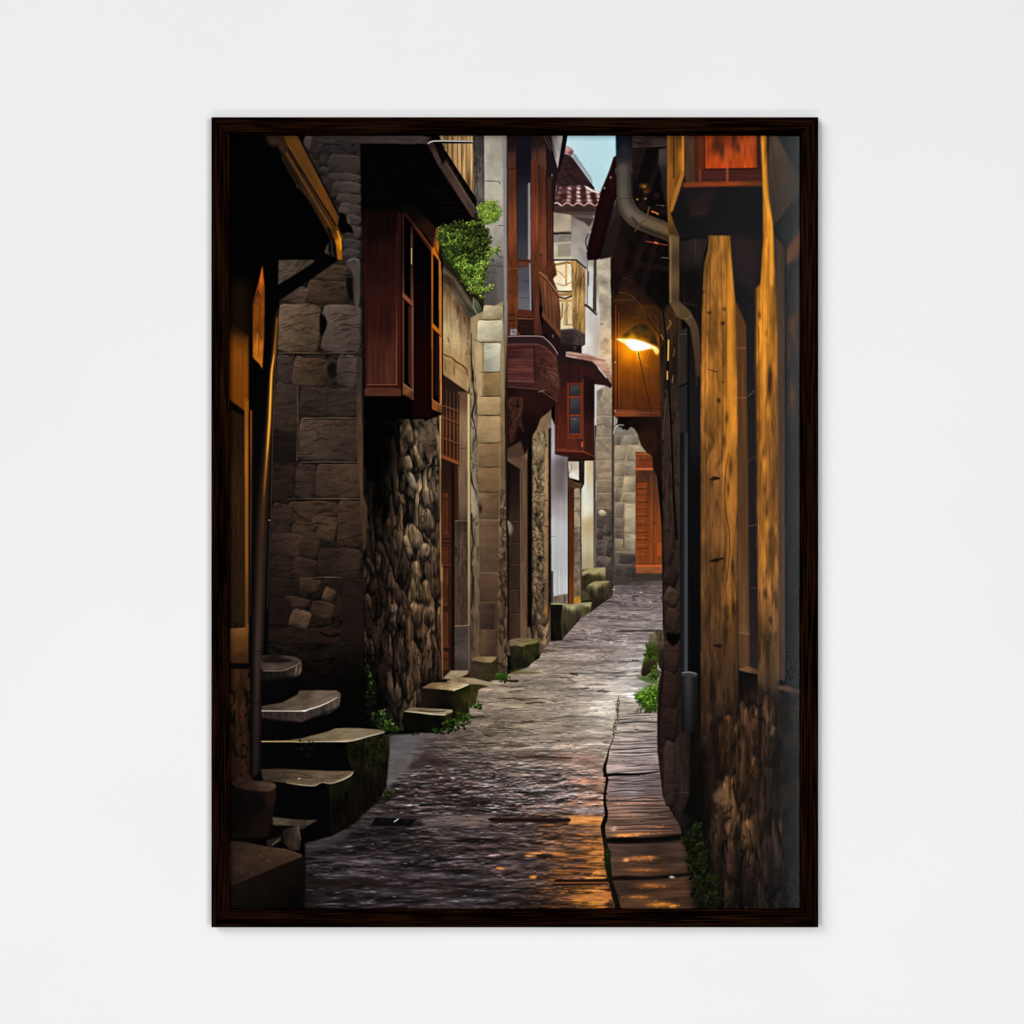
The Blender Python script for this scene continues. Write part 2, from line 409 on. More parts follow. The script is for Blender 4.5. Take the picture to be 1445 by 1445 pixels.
for (x0, x1, y, h_, a_) in ((470, 600, 1216, 3, .5), (560, 700, 1237, 3, .4), (590, 760, 1176, 3, .4), (440, 520, 1234, 3, .4), (500, 620, 1258, 2.5, .45), (600, 700, 1272, 3, .4), (690, 790, 1218, 2.5, .35)):
    P([(x0, y), (x0 + (x1 - x0) * .3, y - h_), (x0 + (x1 - x0) * .7, y - h_ * .6), (x1, y), (x0 + (x1 - x0) * .6, y + h_), (x0 + (x1 - x0) * .2, y + h_ * .7)], (108, 100, 108), b=2, a=a_, sm=3, t=grain(14, 2.4, 0, .6, 6))
# the two slots and the drain cover
P([(689, 1155.5), (694, 1153.6), (803, 1154.6), (806, 1157), (804, 1160.5), (694, 1160), (689, 1158)], (36, 22, 19), b=.6)
L([(694, 1154.4), (803, 1155.4)], 1, (70, 48, 40), b=.4)
P([(783, 1241.5), (858, 1241), (859, 1249), (780, 1250.5)], (38, 21, 12), b=.6)
L([(782, 1246.3), (858, 1246)], 2.4, (112, 66, 38), b=.7)
L([(826, 1239.5), (856, 1239)], 1.6, (240, 150, 66), b=.7)
P([(530, 1154), (587, 1156.5), (578, 1168.5), (519, 1167), (523, 1165)], (12, 11, 13), b=.5)
L([(522, 1166.6), (578, 1167.6)], 1.6, (44, 40, 42), b=.5)
for x in (538, 547, 556, 572): L([(x, 1158), (x + 4, 1158.5)], 1.2, (40, 38, 40), b=.4)
L([(556, 1160), (562, 1156)], 1.2, (210, 206, 206), b=.4)
# ---- the raised gutter of narrow flags on the right
GUT = [(872, 985), (928, 1003), (928, 1030), (936, 1120), (950, 1140), (960, 1166), (990, 1290), (868, 1290), (854, 1220), (850, 1170), (854, 1100), (858, 1070), (867, 1020)]
GC = [(890, 1000, 142, 132, 120), (915, 1010, 128, 116, 108), (880, 1040, 138, 124, 116), (910, 1060, 132, 118, 114), (870, 1080, 140, 122, 118), (915, 1080, 112, 98, 98), (880, 1110, 100, 84, 86), (920, 1110, 88, 74, 76),
      (890, 1122, 138, 126, 128), (880, 1138, 128, 92, 78), (920, 1140, 92, 70, 64), (880, 1160, 100, 76, 66), (930, 1160, 72, 54, 48), (880, 1176, 118, 80, 60), (940, 1176, 72, 50, 38), (890, 1200, 60, 48, 46), (930, 1200, 50, 38, 34), (890, 1214, 78, 56, 46), (930, 1222, 66, 43, 30), (900, 1230, 92, 58, 38),
      (890, 1250, 62, 46, 38), (930, 1252, 72, 47, 33), (900, 1272, 84, 56, 38), (950, 1272, 66, 43, 31)]


def flags(X, Y):
    d = Y - 860; u = (X - 900) / d; v = np.log(d) + .02 * u
    w_ = .012 * fbm(u / .3, v / .1, 4, 3)
    n = fbm(u / .22, (v + w_) / .02, 6, 4); n2 = fbm(u / .1, (v + w_) / .008, 8, 3)
    j = np.clip(1 - np.abs(fbm(u / .9, (v + w_) / .05, 13, 2)) / .045, 0, 1)
    return field(GC, X, Y) * (np.exp(.24 * n + .16 * n2) * (1 - .62 * j) * np.interp(Y, [1000, 1115, 1150], [1.16, 1.14, 1.]))[..., None]


P(GUT, flags)
q = np.random.RandomState(5)
y = 1008.
while y < 1172:
    xl = 868 - (y - 1014) * .085; xr = 927 + max(0, y - 1060) * .2
    a0 = q.uniform(.25, .95); n = 5; ph = q.uniform(0, 6); am = q.uniform(.2, .9)
    f0, f1 = (0, 1) if q.uniform() < .6 else sorted((q.uniform(0, .6), q.uniform(.4, 1)))
    p = [(xl + (xr - xl) * (f0 + (f1 - f0) * i / n), y + am * math.sin(ph + i) - 2.4 * (f0 + (f1 - f0) * i / n)) for i in range(n + 1)]
    w0 = q.uniform(.5, 2.2)
    L(p, [w0 * .3] + [w0 * q.uniform(.5, 1.3) for _ in range(n - 1)] + [w0 * .5], (34, 26, 26), a=a0, b=.55, sm=4)
    L([(x, yy + w0 * .7 + .8) for x, yy in p], [.2] + [q.uniform(.5, 1.6) for _ in range(n - 1)] + [.3], (204, 192, 188) if y < 1125 else (214, 156, 122), a=.62 * a0, b=.7, sm=4)
    y += q.uniform(2.4, 8.5)
L([(853, 1095), (870, 1093), (900, 1093), (930, 1089)], [4, 4.5, 3, 1.5], (22, 16, 16), b=.8, sm=3)
for (y0, y1, xr, k) in ((1181, 1190, 965, 1), (1236, 1242, 972, .9)):
    P([(856, y0 + 3), (880, y0), (920, y0 + 1), (xr, y0 - 4), (xr + 1, y1 - 6), (930, y1 - 1), (880, y1 + 1), (856, y1)], (16, 11, 10), b=1, a=k, sm=3)
for (x, y, rx, ry, c_, a_) in ((882, 1179, 16, 2.2, (246, 160, 84), .95), (905, 1177, 22, 1.4, (214, 136, 76), .8), (866, 1170, 5, 2.5, (200, 168, 150), .7), (925, 1167, 14, 1.2, (190, 116, 66), .6), (900, 1212, 18, 3, (196, 112, 52), .7), (884, 1214, 4, 1.5, (240, 160, 90), .8), (918, 1210, 9, 2, (210, 130, 66), .6),
                               (910, 1228, 26, 2, (176, 104, 52), .6), (920, 1250, 20, 3, (190, 110, 46), .6), (900, 1266, 14, 2.5, (200, 118, 52), .6), (932, 1277, 18, 3.2, (228, 140, 48), .75), (950, 1279, 6, 2, (236, 150, 60), .6), (888, 1150, 20, 1.6, (190, 138, 112), .6), (890, 1134, 26, 1.5, (206, 150, 122), .55), (948, 1238, 3, 1.6, (170, 160, 156), .8)):
    G(x, y, rx, ry, c_, a_)
    for i in range(10): G(x + q.normal(0, rx * .6), y + q.normal(0, ry * .7), q.uniform(.8, 2.6), .7, tuple(np.array(c_) * q.uniform(.7, 1.15)), .7)
# the open joint between street and gutter
J = [(873, 984), (871, 998), (872, 1012), (866, 1024), (866, 1040), (860, 1056), (857, 1070), (853, 1086), (857, 1100), (855, 1112), (853, 1130), (856, 1150), (851, 1166), (853, 1185), (856, 1200), (858, 1222), (862, 1245), (868, 1264), (874, 1290)]
L(J, [1, 1.2, 1.3, 1.1, 1.3, 1.8, 2.8, 5, 3.4, 3.2, 3.4, 4.5, 6.5, 5, 7, 9, 6, 7, 9], [(872, 990, 92, 84, 62), (868, 1035, 84, 76, 58), (855, 1085, 18, 14, 12), (855, 1150, 14, 10, 9), (857, 1210, 26, 30, 12), (866, 1260, 24, 18, 10)], b=.9, sm=4)
for y in (1094, 1104, 1112, 1120, 1129, 1140, 1148, 1158): L([(856 - q.uniform(3, 9), y), (856, y + .5)], [.4, 2.4], (20, 14, 12), b=.6)
leaves([(872, 1000, 3, 16), (868, 1030, 3, 12)], 60, 1.3, [(40, 38, 18), (86, 82, 40), (120, 112, 60)], 3)
leaves([(858, 1212, 5, 14)], 60, 1.6, [(22, 26, 10), (44, 52, 20)], 4)
# ---------------------------------------------------------------- sky and the far end of the alley
P([(780, 186), (890, 186), (890, 290), (780, 290)], [(800, 188, 186, 212, 220), (868, 188, 182, 214, 224), (835, 262, 178, 206, 212), (860, 230, 180, 210, 217)])
# far gable
P([(796, 217), (807, 221.5), (838, 266), (842, 270), (823, 272), (786, 268), (784, 238), (790, 222)], (52, 33, 34), t=grain(16, 3, 50, .25, 2))
for p in ([(796, 231), (805, 229), (810, 236)], [(797, 239), (808, 237), (818, 250)], [(790, 252), (806, 246), (822, 258)]): L(p, 1.2, (30, 16, 18), b=.5, a=.8)
P([(809, 216), (812, 217), (835, 251), (836.5, 258), (835, 261), (830, 256), (807, 224)], (140, 144, 148), b=.5)
P([(811, 222), (835, 254), (836, 259), (832, 258)], (158, 162, 166), b=.6)
L([(807, 223), (838, 265)], 2, (40, 24, 26), b=.5)
P([(796, 215), (799, 206), (803, 206), (809, 212), (809, 216), (806, 219), (801, 217)], [(800, 209, 186, 140, 140), (806, 217, 120, 76, 80)], b=.6, sm=3)
L([(796, 217), (806, 220)], 1.4, (40, 22, 24))
# tiled eave
ROOF = [(786, 262), (823, 261), (829, 263), (838, 268), (848, 270), (848, 286), (842, 290), (781, 289)]


def pantiles(X, Y):
    v = (Y - 262) / 28.
    u = (X - 781 - (289 - Y) * .25) / (15.6 - 3 * (1 - v))
    ph = u - np.floor(u)
    row = np.floor(v * 5 + .25 * np.abs(ph - .5)); rp = v * 5 + .5 * np.abs(ph - .5) - row
    lit = np.clip(1.1 - np.abs(ph - .28) / .3, 0, 1) * np.clip(rp * 1.5, .15, 1) * np.clip((X - 778) / 40, .2, 1)
    n = fbm(X / 5, Y / 3, 3, 3)
    lit = np.clip(lit * 1.15 + .25 * n, 0, 1)[..., None]
    return np.array((68, 35, 33), np.float32) * (1 - lit) + lit * np.array((206, 176, 172), np.float32)


P(ROOF, pantiles, b=.5)
P([(823, 261), (829, 263), (838, 268), (848, 270), (844, 272), (834, 270)], (226, 212, 206), b=.6)
for i in range(5):
    x = 785 + i * 15.5
    L([(x - 8, 291.5), (x - 4, 287.5), (x, 285.8), (x + 4, 287), (x + 8, 291)], 1.5, (196, 150, 142) if i else (222, 206, 200), b=.5, sm=4)
    P([(x - 4, 289), (x, 287), (x + 4, 289), (x + 6, 292), (x - 7, 292)], (60, 30, 30), b=.5)
P([(780, 290.5), (843, 290.5), (841, 300), (780, 299)], (66, 46, 42), t=grain(20, 2, 0, .12, 2))
P([(780, 299), (841, 299), (839, 308), (806, 304.5), (780, 303)], (88, 74, 70), b=.6)
L([(806, 301), (840, 301.5)], 1.2, (58, 46, 44))
# far white houses
P([(806, 304), (840, 307), (834, 330), (831, 372), (829, 384), (806, 366)], [(808, 310, 128, 116, 106), (812, 350, 164, 156, 148), (826, 330, 128, 118, 112), (828, 375, 150, 144, 140), (815, 330, 150, 140, 130)], t=grain(14, 20, 0, .05, 3))
P([(806, 304.5), (839, 307.5), (832, 320), (824, 313), (814, 309)], (70, 56, 54), b=1.2)
P([(815, 345), (824, 351), (829, 358), (827, 376), (820, 362)], (128, 120, 116), b=2, a=.7)
P([(779, 299), (806, 303), (806, 328), (779, 328)], [(782, 303, 146, 130, 112), (802, 308, 168, 152, 132), (790, 324, 172, 156, 134)], t=grain(14, 12, 0, .05, 2))
L([(779, 328), (804, 327), (806, 329)], 1.8, (82, 72, 64), b=.6)
P([(779, 330.5), (806, 329.5), (806, 342), (779, 342)], (128, 121, 112), t=grain(9, 5, 0, .1, 4))
P([(779, 342), (806, 340.5), (808, 366), (779, 366)], (182, 170, 148), t=grain(14, 9, 0, .05, 3))
P([(787, 344), (805.5, 343), (806, 361), (787, 362)], (146, 135, 117), b=.6, t=grain(12, 9, 0, .06, 5))
# white gable end left of the sky
P([(775, 188), (801, 188), (797, 214), (790, 240), (786, 242), (780, 225)], (24, 18, 22), b=.5)
P([(777, 188), (794.6, 188), (787, 238), (783, 222)], [(780, 192, 108, 100, 98), (792, 192, 158, 150, 146), (787, 232, 168, 158, 152)], b=.5)
L([(768, 190), (776, 208), (784, 228)], 1.1, (150, 138, 134), a=.6)
# second balcony: cream inside, timber posts
P([(778, 368), (808, 367), (810, 466), (786, 466)], [(785, 385, 226, 204, 164), (800, 395, 236, 222, 194), (800, 440, 206, 184, 142), (790, 455, 216, 196, 160)], t=grain(10, 10, 0, .04, 3))
for p, w_, c_ in (([(779, 370), (796, 369), (806, 369)], 3, (240, 226, 196)), ([(780, 374), (800, 370), (807, 371)], 3.4, (150, 112, 66)), ([(799, 372), (799, 402)], 2.6, (196, 150, 88)), ([(780, 378), (790, 384), (798, 392)], 2.4, (196, 156, 104)), ([(786, 400), (796, 403), (806, 398)], 1.5, (180, 136, 86)),
                  ([(785, 411), (808, 411)], 2, (70, 50, 36)), ([(786, 416), (808, 414)], 5, (160, 118, 76)), ([(788, 419), (798, 421), (808, 417)], 2.4, (56, 46, 40)), ([(790, 424), (808, 424)], 3.4, (178, 138, 84)), ([(794, 428), (793, 446), (790, 452)], 1.8, (120, 86, 54)), ([(799.5, 427), (799.5, 457)], 3.2, (168, 128, 80)), ([(796, 458), (808, 458)], 1, (120, 92, 66)), ([(803, 430), (797, 440), (796, 456)], 1.2, (150, 112, 70))):
    L(p, w_, c_, b=.6, t=grain(9, 9, 0, .1, 2))
P([(806, 366), (813, 367), (828, 384), (827, 432), (826, 471), (817, 468), (808, 461)], [(809, 380, 166, 128, 76), (816, 420, 170, 134, 82), (826, 400, 108, 76, 46), (822, 460, 150, 114, 66), (812, 458, 138, 102, 58)], t=mul(grain(3, 34, 2, .28, 5), scratch(1.6, 16, 3, .35, 2)))
L([(813, 372), (813.5, 462)], .8, (110, 76, 44), a=.6)
L([(827.5, 384), (827, 470)], 1.6, (84, 58, 40))
L([(778, 366.5), (813, 366.5), (829, 380)], 2.2, (56, 44, 36), b=.5)
L([(779, 364), (812, 364)], 1, (196, 186, 168), a=.8)
P([(788, 465), (812, 463), (829, 473), (827, 480), (826, 489), (788, 486)], [(795, 470, 58, 48, 46), (822, 478, 76, 62, 58), (800, 482, 46, 37, 37)], b=.5, t=grain(8, 3, 0, .12, 4))
L([(790, 465.5), (812, 464), (829, 474)], 1.6, (96, 84, 78), b=.5)
L([(805, 472), (805, 482)], .8, (40, 32, 32)); L([(812, 471), (818, 476), (818, 486)], .8, (40, 32, 32))
P([(786, 484), (826, 488), (825, 498), (822, 506), (798, 500), (795, 520), (786, 520)], (32, 25, 26), b=.6)
P([(808, 488), (815, 488), (811, 496)], (60, 48, 48), b=.7)
# white house with the dark window
P([(826, 380), (845, 365), (850, 440), (852, 510), (821, 500), (821, 489), (826, 486)], [(828, 390, 186, 180, 176), (835, 440, 196, 190, 186), (830, 480, 206, 203, 202), (846, 480, 168, 156, 144), (846, 400, 150, 138, 126)], t=grain(6, 30, 0, .05, 4))
P([(829.5, 362), (838.5, 362), (838, 434), (829, 428)], [(832, 380, 196, 190, 186), (836, 420, 206, 200, 196), (836, 370, 150, 140, 132)])
P([(838, 362), (842, 362), (841.5, 442), (836.5, 436)], (74, 61, 55))
L([(826, 430), (832, 434), (841, 443)], 3.4, (70, 53, 47), b=.5)
P([(829.6, 380), (831, 384), (831, 402), (830, 405), (829.2, 395)], (40, 32, 32), b=.5)
L([(829, 366), (829, 430)], 1.4, (120, 110, 104))
for x in (832, 835, 840, 844): L([(x, 440), (x + 1, 470)], 1.2, (160, 152, 146), a=.5, b=.8)
# tall sandstone corner pier
PIER = [(842, 366), (850, 362), (865, 362), (862, 400), (866, 406), (869, 410), (869, 452), (864, 458), (864, 822), (840, 822), (840, 640), (843, 560), (848, 470)]
P(PIER, [(853, 385, 178, 164, 144), (853, 430, 160, 146, 128), (855, 470, 178, 162, 140), (856, 520, 182, 164, 140), (853, 600, 146, 128, 108), (853, 660, 152, 130, 106), (853, 700, 132, 110, 88), (853, 740, 84, 72, 66), (853, 800, 74, 63, 58), (862, 600, 118, 104, 90), (862, 700, 104, 88, 72)], t=mul(grain(9, 7, 0, .13, 4), grain(3, 3, 0, .05, 6)))
G(852, 398, 8, 6, (108, 96, 86), .75); G(853, 440, 5, 12, (132, 118, 104), .6); G(856, 480, 4, 3, (120, 106, 92), .7)
P([(847, 452), (857, 452), (857, 470), (850, 480), (847, 478)], (192, 178, 154), b=.8, a=.7); G(849, 457, 2, 1.5, (112, 96, 80), .9)
P([(865.5, 408), (869.5, 407), (869, 455), (865, 456)], (206, 190, 162), b=.5)
L([(865.5, 422), (868, 421), (868, 432), (866, 433)], 1.4, (90, 74, 60))
for y in (586, 616, 649, 676, 695, 715): L([(841, y), (852, y - 1), (864, y)], 1.2, (98, 84, 70), a=.6); L([(841, y + 1.6), (862, y + 1.2)], 1, (192, 172, 144), a=.5)
L([(843, 600), (852, 598), (858, 603)], 1.2, (84, 70, 58), a=.7); L([(842, 622), (850, 626), (858, 634)], 1.2, (90, 76, 62), a=.6)
for (x0, y0, x1, y1, c_) in ((842, 719, 864, 746, (84, 73, 66)), (842, 746, 852, 762, (72, 62, 58)), (851, 741, 864, 757, (80, 70, 65)), (842, 763, 858, 784, (86, 76, 70)), (857, 760, 864, 786, (70, 61, 57)), (842, 785, 862, 800, (88, 77, 70)), (842, 800, 864, 822, (64, 55, 51))): stone(x0, y0, x1, y1, c_, int(x0 + y0), rel=(1.1, .35, -.3, -.9), r=2.5, j=1.2)
P([(844.5, 722), (849, 719), (855, 722), (856.5, 727), (853, 730), (847, 728)], (172, 154, 126), b=.5, sm=3, rel=(2, .7, -.4, -.8), t=grain(4, 4, 0, .1, 2))
L([(839, 590), (841, 700), (840.5, 760), (839.5, 810)], 2, (98, 94, 98), b=.6); L([(841.5, 680), (841, 706)], 1.2, (160, 160, 170), a=.7)
# little red-brown oriel with its tiled roof
P([(799, 496), (804, 496), (830, 500), (854, 507), (858, 515), (863, 530), (864, 545), (852, 528), (836, 511), (798, 503.5)], [(804, 499, 178, 142, 130), (830, 503, 150, 110, 98), (848, 512, 186, 146, 132), (860, 532, 150, 112, 102)], b=.5, t=grain(16, 1.6, 12, .2, 3))
L([(800, 500), (830, 504), (853, 509)], 1, (88, 50, 46), a=.8)
P([(798, 503), (836, 510), (852, 527), (864, 543), (862, 548), (855, 544), (840, 545), (839, 536), (800, 530), (786, 522), (788, 505)], (42, 25, 26), b=.5)
for i in range(6): L([(844 + i * 2, 518 + i * 2.4), (845.5 + i * 2, 521 + i * 2.4)], 1.1, (214, 196, 188), b=.4)
P([(783, 518), (800, 510), (838, 520), (839, 641), (824, 640), (783, 638)], [(790, 530, 48, 24, 24), (800, 560, 70, 29, 24), (795, 600, 80, 32, 24), (800, 630, 96, 42, 27), (832, 560, 44, 22, 21), (832, 620, 66, 31, 25)], t=grain(3, 40, 0, .12, 3))
P([(824, 528), (838.5, 535), (838.5, 641), (824, 638)], [(831, 550, 38, 19, 19), (831, 630, 66, 31, 24)], t=grain(2, 40, 0, .16, 5))
for x in (829, 834): L([(x, 540), (x, 634)], .8, (28, 13, 13), a=.7)
R(800.5, 540, 822, 619, (108, 46, 28), t=grain(3, 40, 0, .1, 2)); R(803.5, 541, 819, 616, (88, 36, 24))
for y0, y1 in ((543.5, 559), (562, 585), (588, 612)):
    R(804.5, y0, 818.2, y1, [(808, y0, 66, 60, 63), (815, y1, 46, 43, 48)], b=.5)
    L([(804.5, y1 + 1), (818, y1 + 1)], 1.4, (140, 62, 34)); L([(804, y0), (804, y1)], 1, (46, 20, 16))
L([(808, 591), (811, 592), (813, 591)], 1, (130, 106, 100), sm=3)
R(787, 600, 800, 633, (88, 34, 24), b=.5); L([(787, 600), (787, 633), (800, 633)], .9, (130, 54, 32), a=.7); L([(786, 540), (786, 636)], .8, (34, 14, 14), a=.8)
L([(822.5, 535), (823, 637)], 1.2, (130, 54, 32), a=.8); L([(821.5, 624), (821.5, 630)], 1.6, (226, 90, 40), b=.5)
L([(784, 635), (822, 637), (838, 644)], 2.2, (120, 54, 34), b=.5); P([(783, 637), (824, 639), (839, 645), (838, 649), (798, 648), (796, 643), (783, 641)], (56, 24, 21), b=.5)
P([(839, 542), (854, 544), (843, 551), (842, 600), (839, 600)], (196, 190, 184), b=.6); P([(842, 553), (851, 547), (850, 556), (845, 566)], (112, 102, 94), b=.8)
# white wall, cream wall and doors under it
P([(776.5, 585), (783, 600), (783, 641), (801.5, 645), (801.5, 851), (781, 851), (777.5, 800)], [(779, 640, 182, 178, 188), (779, 740, 190, 186, 190), (792, 650, 104, 92, 94), (790, 690, 120, 108, 108), (792, 720, 158, 148, 146), (799, 680, 140, 130, 124), (785, 770, 182, 180, 184), (796, 780, 172, 168, 166), (788, 830, 186, 184, 186)], t=grain(3, 60, 0, .045, 4), b=.5)
P([(782, 646), (801, 648), (800, 676), (794, 700), (785, 690), (781, 670)], (92, 80, 82), b=4, a=.75)
for x in (787, 791, 794, 797.5): L([(x, 800), (x + .4, 842)], 1, (128, 124, 126), a=.4, b=.7)
L([(781, 845), (790, 841), (801.5, 839)], 1.4, (196, 190, 180), a=.4)
P([(781, 842), (792, 839), (801.5, 838), (801.5, 852), (781, 851)], (96, 84, 72), t=grain(2.4, 12, 0, .3, 3), b=.7)
P([(777, 806), (780.5, 806), (781, 852), (777, 852)], (74, 64, 62), b=.6)
P([(768, 588), (777, 585), (778, 630), (776, 632), (772, 640), (768, 630)], (104, 98, 104), b=.8, t=grain(5, 12, 0, .25, 2))
L([(770, 598), (776, 600)], 1.6, (170, 166, 176)); L([(777.3, 592), (777.3, 806)], 1.6, (206, 202, 208), a=.8)
P([(801.5, 649), (818, 650), (818, 678), (803, 674)], [(804, 655, 190, 172, 146), (814, 670, 212, 204, 192), (812, 655, 186, 174, 156)], t=grain(5, 8, 0, .08, 2)); L([(806, 654), (807, 662), (803, 668)], 1, (120, 100, 80), a=.7)
R(801.5, 648, 838, 651, (34, 18, 18), b=.6)
P([(817, 650), (825, 650), (824.5, 680), (820, 684), (817, 676)], (44, 34, 33), t=grain(2, 14, 0, .3, 2))
P([(802, 674), (812, 680), (822, 682), (820.5, 688), (813, 691), (802, 686)], (82, 55, 38), b=.5, t=grain(8, 3, 20, .2, 3))
P([(802, 686), (811, 690), (811, 852), (802, 852)], [(804, 700, 78, 38, 17), (807, 790, 92, 45, 20), (806, 840, 112, 56, 24)], t=grain(2, 40, 0, .15, 2))
L([(802.3, 690), (802.3, 850)], 1.4, (42, 22, 14))
P([(810.5, 690), (818, 688), (821, 700), (821, 852), (810, 852)], [(815, 700, 150, 130, 108), (816, 735, 158, 136, 112), (815, 760, 96, 82, 72), (815, 800, 110, 94, 80), (815, 840, 112, 94, 70)], t=grain(4, 7, 0, .22, 4))
L([(819.5, 690), (820, 846)], 1.6, (68, 58, 52), a=.8)
for y in (704, 722, 746, 764, 778, 796, 818): L([(811, y), (816, y - 1.5), (820, y)], 1.2, (70, 58, 50), a=.7)
P([(810, 846), (813, 842), (819, 841), (820, 852), (810, 852)], (182, 126, 46), b=.7, t=grain(3, 3, 0, .2, 2))
P([(825, 650), (838, 650), (838.5, 806), (821, 806), (820.5, 690), (825, 682)], [(833, 660, 198, 174, 134), (828, 670, 206, 190, 160), (824, 720, 222, 214, 192), (834, 740, 176, 152, 112), (826, 770, 186, 172, 142), (832, 795, 160, 142, 112), (823, 700, 206, 204, 192)], t=grain(3, 50, 0, .05, 5))
L([(838, 650), (838.5, 800)], 2.2, (112, 92, 70), b=.8, a=.8); L([(826, 652), (825.5, 684)], 1.4, (214, 208, 196))
# far wall and orange door
P([(866, 596), (935, 600), (935, 826), (866, 826)], [(870, 605, 118, 110, 98), (885, 640, 152, 136, 112), (890, 680, 148, 131, 106), (875, 690, 140, 122, 98), (890, 730, 158, 140, 114), (875, 740, 110, 95, 82), (890, 770, 134, 118, 98), (875, 790, 92, 80, 72), (890, 800, 72, 62, 57), (880, 820, 66, 57, 54)], t=mul(grain(9, 7, 0, .1, 4), grain(2.5, 2.5, 0, .05, 7)))
for (x0, y0, x1, y1, c_) in ((867, 615, 876, 628, (110, 98, 86)), (880, 615, 901, 627, (132, 120, 104)), (867, 629, 883, 649, (152, 134, 108)), (885, 629, 903, 650, (156, 138, 112)), (867, 654, 881, 672, (144, 126, 102)), (882, 657, 897, 671, (132, 116, 96)), (867, 673, 879, 688, (140, 122, 100)),
                             (880, 674, 897, 694, (158, 140, 114)), (868, 690, 876, 708, (112, 98, 84)), (878, 695, 897, 709, (150, 133, 108)), (882, 712, 897, 752, (168, 150, 122)), (868, 712, 880, 730, (120, 104, 90)), (868, 731, 880, 746, (112, 97, 84)), (882, 754, 897, 776, (150, 134, 112)), (868, 748, 879, 760, (96, 83, 74)), (867, 761, 880, 776, (128, 111, 88)), (869, 778, 897, 782, (122, 106, 86)), (874, 783, 897, 796, (68, 58, 54)), (868, 800, 884, 812, (74, 63, 58)), (884, 801, 898, 815, (62, 53, 50))):
    stone(x0, y0, x1, y1, c_, int(x0 * 3 + y0), k=.06, sk=.14, j=.7, rel=(.9, .22, -.3, -.9), b=.5, r=1.2)
L([(880, 755), (881, 774)], 1, (60, 52, 46), a=.8); L([(880, 711), (878, 730), (880, 752)], 1, (98, 84, 70), a=.8); L([(871, 796), (884, 798), (897, 794)], 1, (128, 110, 86), a=.7)
P([(863.5, 598), (866.5, 598), (867, 826), (864, 826)], [(865, 640, 70, 60, 54), (865, 720, 56, 46, 42), (865, 800, 70, 60, 55)], b=.6)
for y, r in ((676, 4), (690, 3)): G(868, y, r * .5, r, (150, 134, 112), .8)
P([(897, 637), (936, 640), (936, 816), (897, 812)], [(905, 650, 122, 60, 34), (915, 668, 70, 44, 30), (905, 690, 92, 51, 28), (905, 720, 114, 57, 28), (925, 740, 120, 60, 27), (905, 780, 124, 60, 28), (925, 780, 126, 63, 28)], t=grain(3, 20, 0, .1, 3))
R(898.5, 640, 924, 641.4, (168, 82, 42)); R(902, 648, 922, 660, (118, 52, 28)); L([(902, 649), (922, 650)], 1, (84, 38, 24)); R(897, 660.5, 924, 663.4, (186, 96, 52), b=.5)
for y in (684, 694, 702, 713, 722, 732, 745, 755, 765, 778):
    P([(899, y - 3.5), (914, y - 3.5), (912, y + 3.5), (899, y + 3)], (126, 59, 28), b=.5); L([(899, y - 3.8), (914, y - 3.8)], 1.1, (84, 38, 18)); L([(899, y + 3.6), (912, y + 3.8)], 1, (172, 86, 42), a=.6)
L([(913, 690), (910, 720), (912, 790)], .9, (96, 44, 20), a=.7); L([(922, 680), (922.5, 795)], 1.4, (104, 48, 20), a=.8); L([(919.5, 668), (920, 795)], .8, (170, 84, 38), a=.5)
R(926, 766, 935, 786, (150, 70, 28)); L([(926, 766), (926, 786), (935, 786)], .9, (94, 44, 20)); G(923.5, 738, 1.1, 1.4, (60, 30, 20), .9); G(925, 760, .8, .8, (50, 26, 18), .9)
R(897, 796.5, 937, 801, (172, 84, 42), b=.5); R(898, 801, 937, 809, (134, 76, 44), b=.6, t=grain(8, 2, 0, .1, 3)); L([(897, 796), (936, 796)], 1, (84, 40, 22))
P([(897, 809.5), (938, 809.5), (938, 819), (884, 821), (897, 815)], (58, 50, 43), b=1, t=grain(9, 2, 0, .12, 2))
# steps below the cream wall
P([(821, 806), (823, 803), (853, 800.5), (854.5, 802), (854, 826), (821, 848)], [(836, 803, 156, 142, 98), (850, 804, 150, 136, 96), (828, 814, 48, 42, 22), (845, 818, 60, 52, 30), (835, 830, 42, 36, 22)], b=.5, t=grain(2.4, 12, 0, .22, 3))
P([(821, 807), (830, 804), (854, 801), (853, 806), (845, 807), (838, 811), (830, 809), (822, 813)], (160, 146, 104), b=.8, t=grain(6, 3, 0, .15, 3))
P([(829, 826), (838, 821), (859, 820), (864, 818), (864, 842), (848, 852), (834, 864), (820, 862), (820, 838)], [(845, 822, 140, 126, 88), (850, 835, 52, 45, 31), (830, 845, 38, 33, 22), (860, 835, 56, 48, 38), (845, 852, 38, 32, 23)], b=.5, t=grain(2.4, 14, 0, .24, 5))
P([(830, 825.5), (838, 821), (858, 819.5), (861, 821), (846, 824), (834, 827)], (146, 132, 92), b=.6)
P([(820, 832), (830, 836), (834, 846), (820, 849)], (84, 70, 44), b=1.2, a=.8)
P([(820, 852), (833, 850.5), (834.5, 852), (834, 864), (818, 873)], [(828, 852, 156, 144, 108), (828, 860, 72, 64, 34)], b=.5, t=grain(3, 10, 0, .15, 2))
P([(772, 852), (795, 851), (794, 904), (778, 905), (774, 900)], (22, 17, 12), b=.6, t=grain(3, 14, 0, .3, 3))
P([(794, 853), (820, 851.5), (821, 869), (804, 890), (793, 903), (791, 880)], [(806, 853, 150, 138, 102), (800, 866, 60, 54, 36), (812, 870, 56, 50, 33), (797, 892, 46, 40, 29)], b=.5, t=grain(2.5, 18, 0, .24, 4))
L([(772, 852), (795, 852.5), (808, 855), (820, 852), (834, 851)], 2.4, (146, 136, 104), b=.6, sm=3)
